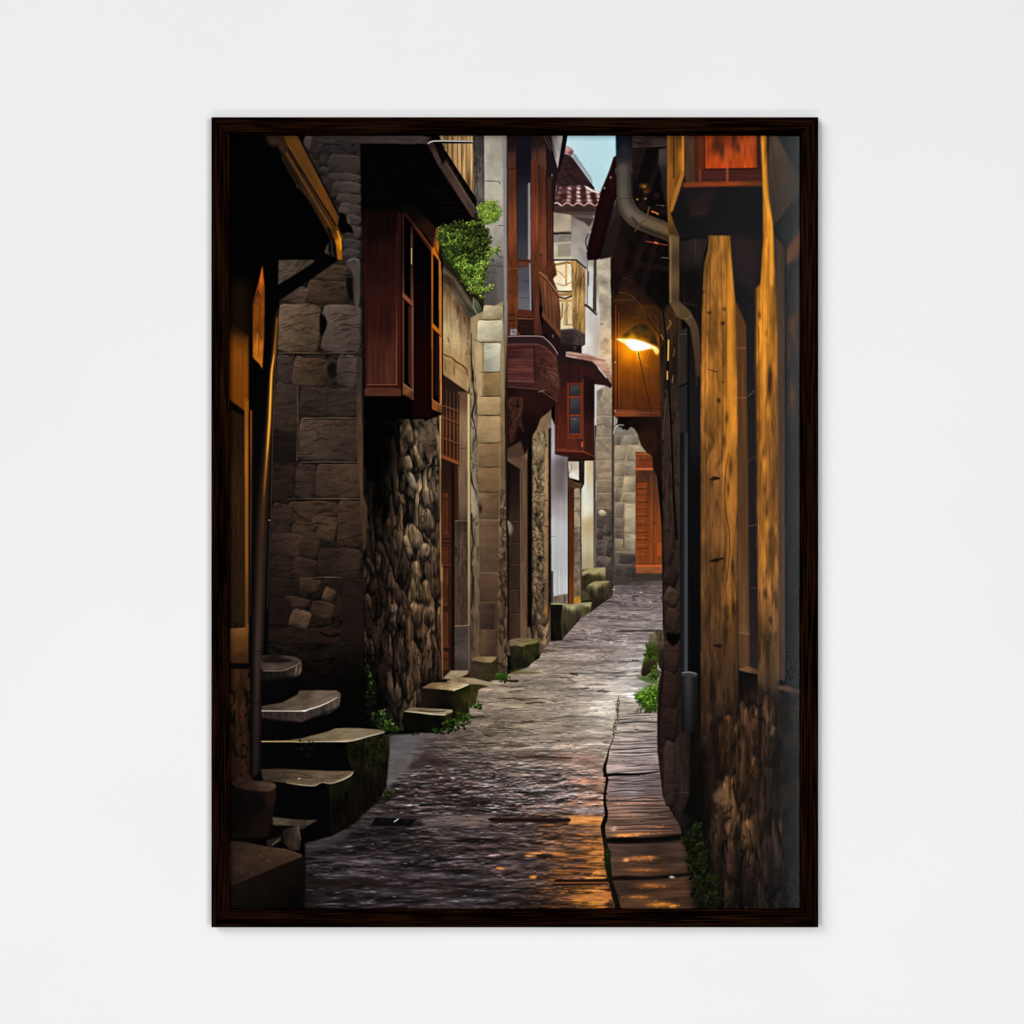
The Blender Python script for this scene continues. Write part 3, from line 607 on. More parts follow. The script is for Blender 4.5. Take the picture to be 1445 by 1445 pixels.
# ---------------------------------------------------------------- rubble strip and brown balcony house
P([(714, 560), (778, 560), (777, 905), (760, 925), (714, 925)], [(720, 620, 96, 70, 54), (735, 700, 92, 68, 52), (765, 640, 134, 110, 82), (760, 860, 90, 70, 54)], t=grain(7, 20, 0, .12, 2))
rubble([(750, 622), (768, 606), (775, 640), (775, 900), (771, 912), (764, 908), (750, 910)], [(758, 640, 142, 118, 88), (758, 700, 132, 108, 80), (756, 800, 118, 95, 70), (758, 870, 104, 82, 62)], 9, 20, 3, k=.4, gap=.04, warp=.7, var=.12, mort=.68, dm=.2, fine=.3, tex=scratch(5, 3, 60, .4, 3))
P([(751, 620), (763, 604), (768, 612), (766, 650), (752, 646)], (134, 112, 84), b=1, t=mul(grain(7, 9, 20, .2, 3), scratch(9, 2, 60, .4, 4)))
cracks(751, 625, 767, 900, 44, 8, (64, 48, 36), .6, 1.1, 75, 16)
cracks(751, 640, 767, 890, 20, 18, (60, 44, 34), .6, 1.1, 45, 10)
P([(768.5, 630), (773.5, 632), (773.5, 870), (769, 874)], [(771, 660, 156, 118, 84), (771, 780, 132, 98, 68), (771, 850, 98, 72, 52)], b=.6, t=grain(3, 20, 0, .1, 2)); L([(769, 706), (774, 706)], 1, (60, 40, 28)); L([(769, 743), (774, 743)], 1, (60, 40, 28))
P([(774, 604), (777.5, 604), (778, 850), (774, 870)], (34, 26, 25), b=.6)
G(770, 862, 2.5, 8, (170, 116, 50), .7)
# jambs and the dark doorway
P([(714, 640), (748, 650), (748, 920), (714, 920)], [(720, 650, 92, 68, 50), (742, 700, 94, 70, 52), (742, 880, 84, 62, 46)], t=grain(4, 30, 0, .1, 3))
P([(714.5, 651), (718, 652), (733, 661), (736, 664), (736, 900), (716, 905), (714.5, 800)], [(719, 680, 20, 13, 12), (730, 690, 46, 30, 25), (728, 740, 58, 39, 32), (728, 800, 52, 36, 28), (728, 870, 74, 52, 38), (719, 870, 44, 30, 24)], t=grain(4, 24, 0, .12, 3), b=.6)
L([(716, 652), (716.5, 905)], 3.4, (13, 9, 9), b=.9)
for y in (735, 766, 796, 832, 866): L([(719, y), (736, y - 2)], 1, (34, 22, 17), a=.7); L([(720, y + 1.5), (735, y)], 1, (110, 82, 60), a=.35)
L([(734.5, 664), (735.5, 900)], 1.6, (128, 98, 70), a=.7); P([(736, 793), (744, 793), (743.5, 902), (736, 902)], (94, 70, 52), b=.6, t=grain(4, 20, 0, .12, 5))
P([(715, 734), (721, 738), (724.5, 746), (723, 753), (719, 756), (717, 744)], (128, 112, 94), b=.8, sm=3, rel=(2, .6, -.5, -.6))
R(744.5, 600, 751, 905, (14, 9, 9), b=.9)
P([(743, 886), (748, 884), (751, 902), (745, 903)], (96, 74, 56), b=.8)
# stone bench
P([(719, 904), (740, 901), (761, 901.5), (760.5, 925), (745, 942), (728, 947), (720, 940)], [(728, 908, 46, 38, 26), (745, 915, 52, 46, 24), (735, 938, 28, 26, 16), (755, 922, 40, 42, 18)], b=.6, t=mul(grain(3, 12, 0, .25, 2), grain(2, 2, 0, .12, 4)))
P([(718, 904), (727, 901), (742, 900.5), (761, 901.5), (760, 906), (752, 909), (744, 910), (736, 913), (729, 911), (720, 912)], [(730, 905, 116, 100, 72), (750, 904, 112, 100, 62)], b=.6, t=grain(9, 3, 0, .15, 3)); L([(728, 903), (738, 906), (752, 903)], 1, (62, 52, 36), a=.7)
# brackets below the balcony
P([(711, 543), (761, 547), (787, 564), (776, 580), (763, 590), (757, 606), (751, 615), (748, 624), (742, 640), (735, 645), (713, 645)], [(720, 560, 32, 15, 13), (740, 560, 46, 21, 18), (770, 560, 42, 20, 18), (735, 600, 24, 13, 12)], b=.6)
P([(716, 560), (738, 560), (736, 590), (740, 612), (732, 600), (726, 622), (718, 628)], (62, 34, 26), t=mul(grain(4, 12, 20, .3, 3), scratch(5, 2, 70, .5, 2)), b=1)
L([(737, 562), (735, 580), (724, 598), (718, 612)], 1.4, (90, 56, 44), a=.7, sm=3); L([(733, 604), (738, 620), (740, 640)], 1.2, (24, 12, 10), sm=3)
P([(714, 634), (735, 622), (742, 646), (744, 652), (730, 650), (714, 646)], (86, 62, 46), b=1.2, a=.8)
# balcony
P([(713, 186), (790, 186), (787, 245), (781, 300), (780, 420), (716, 470), (715, 300)], (30, 24, 28))
R(728, 190, 750, 440, [(735, 220, 24, 20, 30), (738, 300, 44, 42, 50), (740, 400, 84, 80, 86), (730, 380, 60, 56, 62)], t=grain(8, 30, 0, .06, 2))
P([(745.5, 258), (748, 257), (749, 366), (745, 366)], (146, 136, 134), b=.6); L([(743.5, 262), (744.5, 360)], 1, (70, 60, 66))
for (x0, x1, xb0, xb1, y0, y1, c_) in ((717, 728.5, 717, 730, 236, 370, (122, 64, 38)), (749.5, 759.5, 749.5, 761, 225, 362, (126, 62, 40)), (760.5, 770.5, 761, 772, 230, 395, (114, 59, 39)), (772, 779.5, 773, 781, 250, 392, (86, 45, 32))):
    P([(x0, y0), (x1, y0), (xb1, y1), (xb0, y1)], [(x0, y0, *[v * .82 for v in c_]), (x1, y0, *[v * .62 for v in c_]), (xb0 + 2, y1 - 40, *c_), (xb1, y1, *[v * .75 for v in c_])], t=mul(grain(1.8, 50, 0, .14, int(x0)), scratch(1.6, 14, 2, .1, int(x0) + 2)), b=.5)
    L([(x1 + .4, y0), (xb1 + .4, y1)], 1, (34, 18, 16), a=.8)
P([(716.5, 188), (728.5, 188), (728, 237), (717, 237)], [(722, 195, 34, 20, 20), (722, 232, 76, 44, 36)], t=grain(2, 20, 0, .12, 2)); L([(717, 237.5), (728.5, 237.5)], 1.2, (40, 22, 18))
P([(749.5, 190), (771, 188), (771, 240), (761, 232), (758, 225), (750, 226)], [(755, 195, 40, 24, 24), (765, 225, 84, 52, 42)], t=grain(2, 20, 0, .12, 4))
L([(758, 226), (758, 200), (766, 191)], 1.4, (52, 34, 32), b=.8)
P([(769, 190), (777, 200), (784, 230), (778, 250), (772, 244)], (34, 22, 26), b=.7); G(779, 247, 1, 2.2, (150, 130, 120), .8)
for p in ([(768, 192), (777, 212)], [(772, 190), (780, 212)]): L(p, .9, (104, 92, 90), a=.7)
# rails, boards
P([(716, 366), (731, 364), (731, 472), (716, 470)], [(722, 380, 100, 50, 26), (722, 420, 114, 57, 28), (726, 455, 86, 45, 26)], t=mul(grain(2, 24, 0, .16, 3), scratch(2, 9, 0, .15, 6)), b=.5)
P([(731, 365), (761, 368), (761, 376), (731, 374)], (98, 52, 32), b=.5, t=grain(10, 2, 0, .12, 3)); L([(718, 378.5), (751, 378.5)], 1, (140, 78, 46), a=.8); L([(731, 367), (760, 369)], 1.4, (48, 26, 20))
P([(731.5, 380), (747, 380), (747.5, 438), (731.5, 437)], [(738, 390, 76, 74, 82), (738, 432, 96, 92, 98)], b=.5); L([(738, 396), (747, 396)], .8, (52, 50, 56)); L([(732, 420), (747, 420)], .8, (60, 58, 62)); L([(747.5, 372), (749, 446)], 2, (140, 136, 142), b=.6)
P([(731, 436), (752, 438), (753, 448), (731, 447)], (84, 42, 28), b=.5); L([(731, 449), (754, 450)], 1.6, (126, 76, 56))
P([(732, 451), (754, 451), (755, 472), (732, 471)], (44, 23, 20), b=.5); L([(733, 460), (754, 460)], .8, (70, 40, 32), a=.7)
P([(749, 368), (762, 370), (761, 440), (766, 472), (754, 473)], [(752, 380, 96, 52, 32), (756, 430, 90, 48, 32), (760, 465, 74, 38, 28)], t=grain(2, 30, 0, .16, 5), b=.5)
P([(749, 357), (766, 357), (761, 386), (764, 390), (749, 372)], (92, 49, 30), t=grain(3, 14, 0, .15, 2), b=.6)
P([(761, 384), (772, 388), (788, 413), (791, 440), (791, 476), (785, 470), (766, 440)], [(768, 400, 112, 66, 40), (778, 420, 116, 70, 44), (787, 440, 92, 54, 36), (780, 455, 96, 56, 36), (768, 430, 96, 56, 36)], t=mul(grain(2.4, 26, -4, .2, 4), scratch(2, 10, -3, .12, 5)), b=.5)
for i in range(4): L([(766 + i * 5.5, 394 + i * 7), (769 + i * 5.3, 442 + i * 8)], 1, (50, 29, 22), a=.45)
L([(762, 384), (772, 393), (788, 415)], 2.4, (142, 92, 62), b=.6); L([(762, 387), (772, 396), (787, 418)], 1.4, (50, 28, 22))
P([(772, 366), (783, 370), (786, 388), (780, 392), (788, 412), (772, 392)], (86, 47, 32), t=grain(3, 12, 30, .2, 2), b=.6)
P([(765, 438), (791, 470), (791, 477), (765, 447)], (104, 62, 42), b=.5, t=grain(10, 2, 50, .15, 3)); L([(765, 448), (791, 479)], 1.4, (40, 22, 20))
P([(766, 450), (791, 480), (790, 494), (783, 492), (770, 472), (765, 473)], (38, 21, 20), b=.6); G(780.5, 474, .8, 2.4, (150, 124, 108), .8)
for y in (444, 452): L([(718, y), (726, y)], 1.4, (40, 20, 14), a=.9)
R(720, 464, 729.5, 473, (128, 122, 126), b=.5, t=grain(2, 2, 0, .25, 2)); L([(722, 468), (727, 468)], 1, (70, 66, 70)); P([(716, 470), (720, 466), (720, 473), (715, 473)], (84, 46, 28)); P([(730, 466), (735, 472), (730, 473)], (96, 52, 30))
# panelled box under the balcony
P([(711.5, 474), (761, 473.5), (775, 482), (787, 499), (786, 506), (788, 520), (791, 543), (787, 566), (776, 556), (762, 549), (711.5, 544)], [(720, 490, 70, 36, 34), (735, 520, 80, 42, 40), (735, 540, 62, 32, 30), (756, 520, 58, 30, 28), (775, 510, 82, 44, 36), (780, 540, 76, 42, 36)], b=.5, t=grain(22, 2.4, 0, .14, 3))
P([(712, 475), (760, 475), (774, 483), (787, 500), (783, 499), (770, 489), (757, 484), (713, 484)], (50, 29, 31), b=.6); L([(712, 474.4), (760, 474), (770, 478), (780, 488), (787, 499)], 1.2, (162, 136, 132), b=.5, sm=3); L([(713, 486), (758, 486), (772, 493), (785, 507)], 1.2, (104, 62, 54), sm=3)
P([(713, 491), (753, 490), (753.5, 538), (713, 537)], [(725, 495, 66, 33, 31), (735, 515, 92, 49, 44), (735, 532, 84, 44, 42)], b=.5, t=grain(26, 1.8, 1, .22, 6)); L([(713, 491), (752, 490)], 1, (42, 21, 20)); L([(753.5, 489), (754.5, 540)], 1.2, (40, 20, 19)); L([(713, 537.5), (754, 538.5)], 1.6, (116, 76, 68), a=.8)
G(730, 499, 1.6, .8, (36, 20, 20), .9); L([(713, 502), (752, 501)], .8, (50, 26, 25), a=.7)
P([(762, 500), (772, 508), (786, 518), (789, 540), (785, 556), (776, 548), (763, 540)], [(768, 515, 72, 38, 31), (780, 530, 92, 54, 44), (772, 545, 70, 38, 32)], b=.6, t=mul(grain(9, 3, 35, .2, 3), scratch(6, 2, 40, .3, 3))); L([(763, 514), (770, 518), (786, 521)], 1, (116, 72, 56), a=.6)
L([(711, 545), (761, 549.5), (786, 566)], 1.4, (92, 58, 52)); L([(760, 553), (768, 551)], 1, (170, 140, 122), a=.8)
L([(710.8, 474), (710.8, 543)], 1.6, (206, 198, 198), b=.5); L([(710.8, 474), (710.8, 480)], 2.4, (120, 112, 112), b=.5)
# ---------------------------------------------------------------- beige house, pillar, plaster wall, door
P([(604, 186), (716, 186), (716, 600), (716, 960), (604, 960)], (40, 29, 22))
P([(667, 188), (684, 188), (684, 300), (667, 300)], [(670, 195, 60, 54, 50), (674, 240, 84, 76, 70), (680, 270, 100, 92, 84), (670, 290, 70, 64, 58)], t=mul(grain(5, 14, 0, .15, 2), scratch(3, 12, 4, .3, 4)))
for p in ([(668, 242), (676, 243)], [(673, 243), (674, 275)], [(681, 200), (682, 275)], [(676, 225), (676.5, 242)]): L(p, 1, (46, 40, 36), a=.7)
P([(683, 188), (713, 188), (714, 350), (712, 432), (683, 432), (684, 300)], [(690, 200, 158, 150, 136), (705, 200, 150, 142, 128), (695, 260, 174, 166, 152), (700, 310, 168, 160, 146), (700, 355, 150, 142, 132), (692, 372, 92, 86, 82), (705, 372, 112, 104, 98), (690, 400, 76, 70, 68), (705, 400, 96, 88, 84), (695, 425, 84, 76, 70)], t=mul(grain(9, 16, 0, .07, 3), grain(3, 3, 0, .03, 5)))
for p in ([(685, 255), (703, 255.5), (705, 259)], [(700, 356), (704, 362), (712, 363)], [(684, 375), (698, 374), (711, 376)], [(685, 383), (704, 384), (712, 380)], [(704, 318), (711, 318)]): L(p, 1.2, (58, 50, 46), a=.8, sm=2)
P([(684, 372), (712, 364), (712, 430), (690, 434), (682, 426)], (80, 74, 72), b=4, a=.5); P([(700, 378), (712, 380), (711, 428), (702, 430)], (112, 104, 100), b=2, a=.5)
P([(709, 190), (715, 190), (716, 470), (712, 560), (709, 560), (711.5, 420)], [(712, 220, 128, 122, 122), (713, 400, 138, 126, 122), (711, 540, 108, 90, 70)], b=.8)
# stained plaster
P([(618, 372), (634, 388), (678, 448), (672, 468), (666, 480), (665, 530), (660, 556), (642, 546), (619, 528)], [(624, 392, 78, 60, 40), (640, 410, 104, 82, 56), (660, 440, 72, 56, 42), (672, 452, 60, 48, 36), (628, 425, 176, 146, 100), (645, 445, 186, 158, 116), (660, 470, 150, 124, 88), (630, 470, 196, 168, 122), (645, 485, 190, 160, 116), (660, 500, 162, 130, 90), (630, 500, 160, 126, 82), (642, 515, 168, 134, 90), (655, 530, 164, 130, 90), (628, 520, 140, 108, 72), (660, 548, 160, 128, 88)], t=mul(grain(4, 22, 3, .09, 3), grain(3, 3, 0, .04, 6)))
q = np.random.RandomState(14)
for i in range(46):
    x = q.uniform(622, 664); y = 396 + (x - 622) * 1.15 + q.uniform(-4, 12); l = q.gamma(2, 13)
    L([(x, y), (x + q.uniform(-1, 1), y + l)], [q.uniform(3, 8), 1], (94, 64, 40), a=q.uniform(.12, .32), b=2.2)
L([(624, 498), (630, 502), (637, 504), (643, 510), (650, 514), (658, 521), (660, 530)], [1, 2.4, 1.6, 3, 2.2, 2.6, 1], (92, 54, 26), a=.85, b=.9, sm=3)
L([(622, 507), (640, 514), (656, 526)], 5, (120, 80, 44), a=.3, b=2)
for p in ([(628, 512), (629, 522)], [(640, 518), (641, 528)], [(646, 430), (645, 450)], [(655, 445), (656, 456)], [(632, 475), (633, 482)], [(659, 496), (658, 500)]): L(p, 1.4, (88, 58, 36), a=.7)
G(646, 436, 2, 6, (84, 50, 28), .8); G(655, 450, 1.6, 4, (92, 60, 36), .7)
# coping and green gutter
P([(617, 366), (624, 374), (640, 388), (679, 444), (680, 456), (668, 462), (655, 440), (634, 404), (620, 392)], [(625, 380, 84, 70, 56), (650, 412, 86, 74, 60), (672, 448, 70, 64, 50), (630, 396, 66, 50, 36)], b=.8, t=grain(12, 3, 52, .16, 3))
L([(622, 379), (640, 393), (662, 426), (677, 450)], 1.1, (120, 100, 76), a=.7); L([(624, 387), (642, 404), (664, 440)], 1.4, (48, 34, 24), a=.7)
P([(668, 420), (674, 424), (683, 441), (681, 450), (675, 447), (668, 436)], [(671, 425, 80, 84, 64), (680, 445, 62, 70, 48)], b=.6); L([(668, 420), (668, 434), (674, 444)], 1.2, (150, 146, 124), a=.8)
# dressed-stone pillar
P([(664, 448), (710, 425), (712, 560), (716, 960), (664, 960)], [(690, 460, 150, 128, 92), (670, 520, 150, 126, 90), (672, 600, 118, 94, 66), (672, 700, 100, 80, 58), (690, 800, 84, 65, 48), (690, 920, 66, 50, 38), (710, 700, 98, 76, 58), (710, 880, 72, 54, 42)], t=grain(6, 16, 0, .1, 3))
P([(665, 455), (680, 455), (680, 560), (672, 560), (668, 520)], [(670, 470, 158, 134, 98), (676, 500, 178, 152, 112), (672, 545, 168, 142, 104)], t=grain(4, 14, 0, .08, 4), b=.8)
L([(667, 478), (676, 482), (680, 484)], 1.4, (118, 88, 58), a=.7)
for (x0, y0, x1, y1, c_) in ((682, 431, 709.5, 450, (166, 148, 116)), (674, 452, 709, 481, (190, 178, 150)), (683, 484, 706, 524, (178, 172, 152)), (682.5, 526, 706, 558, (134, 106, 70)), (671, 560, 706, 585, (166, 138, 98)), (672, 587.5, 706, 624, (160, 130, 92)), (672, 626, 706, 658, (124, 96, 66)), (673, 660, 705, 693, (118, 90, 62)), (672, 696, 704, 732, (104, 79, 57)), (675, 735, 703, 807, (94, 71, 53)), (676, 809, 701.5, 849, (84, 61, 46)), (677, 851, 698, 888, (64, 46, 38)), (678, 891, 699, 925, (82, 59, 43))):
    stone(x0, y0, x1, y1, c_, int(y0), k=.05, sk=.1, j=.6, rel=(.8, .2, -.5, -.8), b=.5, r=1.)
for y in (451, 482.5, 525, 559, 586, 625, 659, 694.5): L([(676, y), (690, y + .4), (706, y - .3)], [.6, 1.6, .8], (60, 42, 28), a=.8, b=.5)
for y in (733.5, 808, 850, 889): L([(676, y), (703, y + .4)], 1.2, (148, 114, 84) if y < 830 else (110, 84, 62), a=.55, b=.6)
G(677, 718, 3, 7, (26, 18, 14), .85)
L([(705.5, 590), (705, 700), (703, 850)], 1.4, (162, 126, 88), a=.5, b=.7)
rubble([(706, 690), (713, 690), (716, 830), (716, 940), (703, 935), (702, 840)], [(710, 720, 104, 82, 62), (710, 900, 88, 66, 50)], 7, 16, 6, k=.4, gap=.05, warp=.7, var=.15, mort=.66, dm=.2)
cracks(706, 700, 714, 900, 12, 3, (44, 32, 24), .8, 1.2, 80, 18)
for p in ([(709, 833), (713, 848), (711, 856)], [(704, 900), (708, 912), (704, 926)], [(703, 935), (710, 942)]): L(p, 1.6, (30, 20, 16), a=.8, sm=2)
P([(704, 850), (711, 853), (713, 868), (709, 877), (704, 872)], (84, 62, 48), b=.7, sm=3, rel=(2, .6, -.4, -.7)); P([(703, 908), (709, 914), (710, 930), (705, 936), (702, 924)], (92, 70, 54), b=.7, sm=3)
# cracked joint beside the pillar
P([(660, 480), (668, 480), (674, 560), (674, 640), (676, 740), (677, 930), (664, 930), (663, 560)], [(668, 540, 146, 122, 88), (668, 600, 128, 112, 90), (668, 700, 118, 104, 84), (669, 800, 106, 90, 68), (670, 900, 88, 70, 52)], t=mul(grain(3, 14, 0, .16, 5), scratch(2.6, 12, 0, .4, 3)), b=.6)
L([(665, 470), (665, 506), (667, 530), (668, 545), (670, 566), (666, 585), (669, 598), (672, 616), (667, 628)], [1, 2, 3.4, 1.4, 2.4, 3, 1.2, 1.6, 1], (40, 32, 26), b=.7, a=.9, sm=3)
L([(664, 668), (667, 685), (672, 698), (666, 720), (666, 750), (668, 766), (664, 790), (667, 812), (667, 836), (665, 860)], [3.4, 3, 1, 2.2, 3, 1.8, 2.6, 3, 4, 1.2], (40, 32, 27), b=.8, a=.85, sm=3)
P([(664, 680), (669, 692), (675, 718), (670, 730), (664, 722)], (146, 130, 106), b=.8, t=grain(3, 9, 0, .15, 2))
# door surround
P([(617, 524), (664, 556), (664, 960), (617, 960)], [(630, 540, 48, 30, 21), (645, 560, 66, 42, 28), (630, 700, 60, 30, 18)])
P([(622, 526), (660, 553), (654, 557), (622, 550)], (46, 29, 21), b=.8)
P([(646, 552), (660, 553.5), (663, 556), (663, 884), (648, 884)], [(650, 565, 92, 64, 46), (657, 600, 136, 110, 80), (652, 640, 112, 86, 64), (656, 700, 104, 82, 64), (650, 750, 66, 49, 40), (658, 780, 92, 72, 56), (650, 840, 82, 62, 48), (660, 850, 96, 76, 58)], t=grain(3, 24, 0, .08, 3), b=.6)
P([(641, 734), (661, 734), (661, 884), (641, 884)], [(644, 740, 60, 45, 37), (655, 760, 82, 63, 50), (646, 860, 72, 54, 42)], t=mul(grain(3, 30, 0, .1, 4), scratch(2, 22, 2, .3, 2)), b=.6)
L([(647, 633), (662, 632)], 1, (58, 42, 32), a=.8); L([(642, 735), (662, 735)], 1.2, (126, 102, 78), a=.7)
P([(659.5, 555), (663, 556), (663.5, 884), (660.5, 884)], [(661, 600, 196, 172, 124), (661, 700, 182, 158, 112), (661, 800, 158, 132, 96), (661, 870, 122, 98, 72)], b=.5)
P([(640.5, 884), (663, 883), (664, 948), (639, 948)], [(645, 900, 66, 56, 54), (656, 920, 76, 64, 60), (645, 940, 60, 50, 46)], t=grain(14, 4, 0, .12, 2), b=.6); L([(640, 883.6), (662, 882.6)], 1.4, (138, 112, 86), a=.8); L([(661.5, 886), (662, 944)], 1.8, (112, 92, 72), a=.7)
# grille over the door
P([(622, 545), (648, 556), (648, 654), (622, 640)], [(630, 560, 40, 25, 19), (640, 600, 58, 33, 21), (630, 630, 50, 28, 18)], b=.5)
for x in (625, 630, 635, 640.5, 645.5): L([(x, 548 + (x - 622) * .3), (x, 642 + (x - 622) * .45)], 1.8, [(x, 560, 74, 48, 36), (x, 600, 112, 64, 38), (x, 640, 104, 56, 31)], b=.5)
for y in (588, 617, 571): L([(622, y), (648, y + 9)], 1.6, (112, 62, 36), b=.5)
for y in (590.5, 619.5): L([(622, y), (648, y + 9)], 1, (44, 22, 14), a=.7)
P([(621, 640), (648, 651), (648, 657), (621, 646)], (124, 66, 36), b=.5); L([(621, 646.5), (648, 657)], 1.4, (40, 20, 14))
# door leaf
P([(622, 647), (640, 655), (640, 950), (622, 958)], [(628, 660, 40, 23, 16), (630, 720, 66, 34, 20), (630, 780, 72, 37, 22), (628, 860, 60, 32, 20), (630, 930, 44, 26, 18)], t=grain(2.4, 30, 0, .12, 3), b=.5)
P([(637, 655), (641, 657), (641, 950), (637, 950)], (20, 10, 8), b=.8)
for (y0, y1) in ((694, 702), (704, 752), (770, 796), (800, 856), (862, 912), (918, 944)):
    P([(624.5, y0), (633, y0 + 2), (633, y1), (624.5, y1)], (78, 40, 23), b=.5, t=grain(2, 20, 0, .14, 4)); L([(624, y0 - .5), (634, y0 + 1.5)], 1.4, (36, 18, 12)); L([(633.6, y0), (633.6, y1)], 1.4, (42, 21, 14)); L([(625, y1 + 1), (633, y1 + 1)], 1, (128, 66, 36), a=.6)
for y in (760, 766, 856, 858, 915, 930): L([(623, y), (637, y + 1)], 1.8, (40, 20, 14), a=.9)
for y in np.arange(826, 850, 2.6): L([(624, y), (634, y + .4)], .8, (48, 24, 14), a=.7)
P([(619, 585), (622.5, 584), (622, 700), (622.6, 790), (624.5, 800), (625, 958), (620, 958), (620, 780)], [(621, 600, 196, 158, 108), (621, 700, 156, 112, 68), (621, 740, 176, 128, 80), (622, 800, 150, 108, 68), (622, 900, 124, 86, 56)], b=.5, t=grain(3, 26, 0, .08, 4))
L([(623, 586), (623, 800)], .9, (70, 44, 28), a=.7); G(619, 852, 1.3, 1, (230, 210, 180), .9)
# ---------------------------------------------------------------- fieldstone wall
RW = [(512, 560), (604, 585), (620, 582), (620.5, 780), (623, 958), (597, 968), (594, 1000), (572, 1000), (568, 1034), (548, 1034), (520, 1010), (513, 900)]
RCOL = [(520, 620, 4, 3, 2), (545, 640, 8, 5, 4), (522, 760, 34, 23, 16), (545, 720, 20, 13, 9), (545, 800, 36, 25, 18), (572, 620, 96, 76, 58), (598, 610, 104, 85, 64), (610, 640, 92, 76, 60), (560, 660, 42, 30, 23), (580, 680, 116, 94, 72), (604, 700, 132, 108, 84), (565, 720, 64, 48, 36), (590, 750, 112, 90, 68), (610, 750, 124, 100, 76), (560, 770, 52, 38, 28), (580, 780, 100, 78, 58), (605, 800, 108, 84, 62), (560, 830, 62, 45, 33), (585, 840, 110, 86, 62), (605, 840, 88, 66, 48),
        (530, 840, 44, 31, 23), (540, 880, 40, 28, 21), (565, 900, 58, 41, 30), (590, 880, 96, 72, 52), (610, 900, 84, 60, 43), (530, 930, 24, 18, 13), (550, 950, 50, 37, 30), (590, 940, 90, 66, 48), (612, 950, 48, 34, 26), (550, 1000, 40, 31, 25), (580, 980, 66, 50, 36), (530, 1000, 18, 16, 10)]
P(RW, (9, 6, 5), b=.6)
rubble(RW, RCOL, 18, 60, 2, lx=.6, ly=-.6, k=.8, gap=.07, warp=.75, var=.2, mort=.34, fine=.42, str_=(3.4, 30), jit=.95, dm=.25, tex=scratch(2.6, 20, -4, .5, 8, .2))
q = np.random.RandomState(3)
# proud stones that catch the light
for (x, y, rx, ry, an, c_) in ((604, 703, 8.5, 16, -8, (140, 116, 90)), (576, 654, 6, 12, -8, (158, 130, 100)), (586, 640, 7, 12, -12, (150, 122, 92)), (592, 654, 5, 13, -5, (128, 106, 80)), (582, 680, 5, 15, -18, (168, 146, 118)), (584, 758, 9, 19, -8, (134, 108, 80)), (575, 772, 6, 17, -14, (150, 120, 90)), (602, 735, 10, 17, 0, (116, 94, 70)), (598, 778, 8, 12, 12, (156, 128, 98)), (611, 784, 5, 14, 4, (112, 86, 64)), (566, 704, 4, 11, -24, (116, 84, 62)), (588, 806, 7, 15, -6, (146, 116, 82)), (588, 834, 8, 19, -5, (134, 106, 72)), (601, 836, 7.5, 18, -3, (126, 96, 66)), (606, 870, 8, 14, 10, (104, 80, 58)), (570, 850, 5, 20, -12, (92, 66, 48)), (560, 838, 5, 16, -6, (80, 56, 42)),
                             (554, 880, 4, 9, -20, (74, 55, 42)), (553, 860, 3.5, 7, -10, (128, 112, 94)), (586, 940, 8, 36, -6, (112, 84, 60)), (603, 930, 6.5, 36, 2, (108, 80, 60)), (593, 985, 6, 14, 0, (98, 74, 54)), (522, 800, 5, 13, -20, (94, 66, 46)), (520, 850, 5, 13, -10, (82, 58, 42)), (517, 740, 4, 14, -14, (72, 50, 36)), (535, 745, 5, 16, -8, (50, 35, 26)), (549, 750, 6, 18, -6, (58, 42, 32)), (540, 840, 6, 20, -6, (50, 36, 26)), (547, 930, 5, 14, -16, (58, 42, 32)), (556, 995, 5, 24, -6, (58, 44, 36)), (538, 960, 5, 24, -4, (46, 34, 27)), (568, 930, 4, 20, -10, (56, 42, 32)), (572, 604, 5, 22, 5, (110, 90, 68)), (578, 615, 5, 16, -4, (118, 96, 72)), (590, 870, 5, 18, 3, (100, 74, 52)), (617, 830, 5, 16, 0, (86, 62, 46)), (612, 800, 5, 15, 0, (96, 72, 54)), (556, 770, 4, 13, -10, (84, 62, 47))):
    pts = [(x + math.cos(math.radians(t)) * rx * q.uniform(.85, 1.12) * math.cos(math.radians(an)) - math.sin(math.radians(t)) * ry * math.sin(math.radians(an)), y + math.cos(math.radians(t)) * rx * math.sin(math.radians(an)) + math.sin(math.radians(t)) * ry * q.uniform(.9, 1.1) * math.cos(math.radians(an))) for t in range(0, 360, 36)]
    sh = [(a + 2.2, b_ + 3.5) for a, b_ in pts]
    P(sh, (10, 7, 5), b=1.8, sm=3, a=.6)
    c_ = np.array(c_, float)
    P(pts, [(x + rx * .3, y - ry, *(c_ * 1.06)), (x + rx, y, *(c_ * .92)), (x, y + ry, *(c_ * .42)), (x - rx, y, *(c_ * .68))], b=.9, sm=3, a=.82, t=mul(grain(2.6, 18, an, .3, int(x)), scratch(2.2, 14, an, .55, int(y), .15)), rel=(2.2, .35, .4, -.9))
P([(583, 590), (617, 588), (617, 640), (606, 650), (596, 636), (588, 612)], [(590, 600, 74, 60, 46), (605, 605, 96, 78, 60), (610, 630, 80, 62, 48)], b=.9, a=.85, t=mul(grain(7, 9, 20, .25, 3), scratch(6, 3, 30, .5, 4)))
cracks(540, 600, 604, 940, 22, 5, (14, 9, 7), .6, 1.5, 88, 22)
cracks(514, 700, 560, 1020, 30, 6, (12, 8, 6), .7, 1.5, 86, 30)
for i in range(70):
    x = q.uniform(556, 616); y = q.uniform(640, 960); l = q.uniform(6, 22)
    L([(x, y), (x + q.uniform(-2, 2), y + l)], [.3, 1.1, .3], (178, 148, 114), a=q.uniform(.1, .4), b=.6)
shade([(510, 560), (566, 575), (560, 600), (556, 640), (548, 700), (535, 740), (518, 700), (508, 640)], .12, 9)
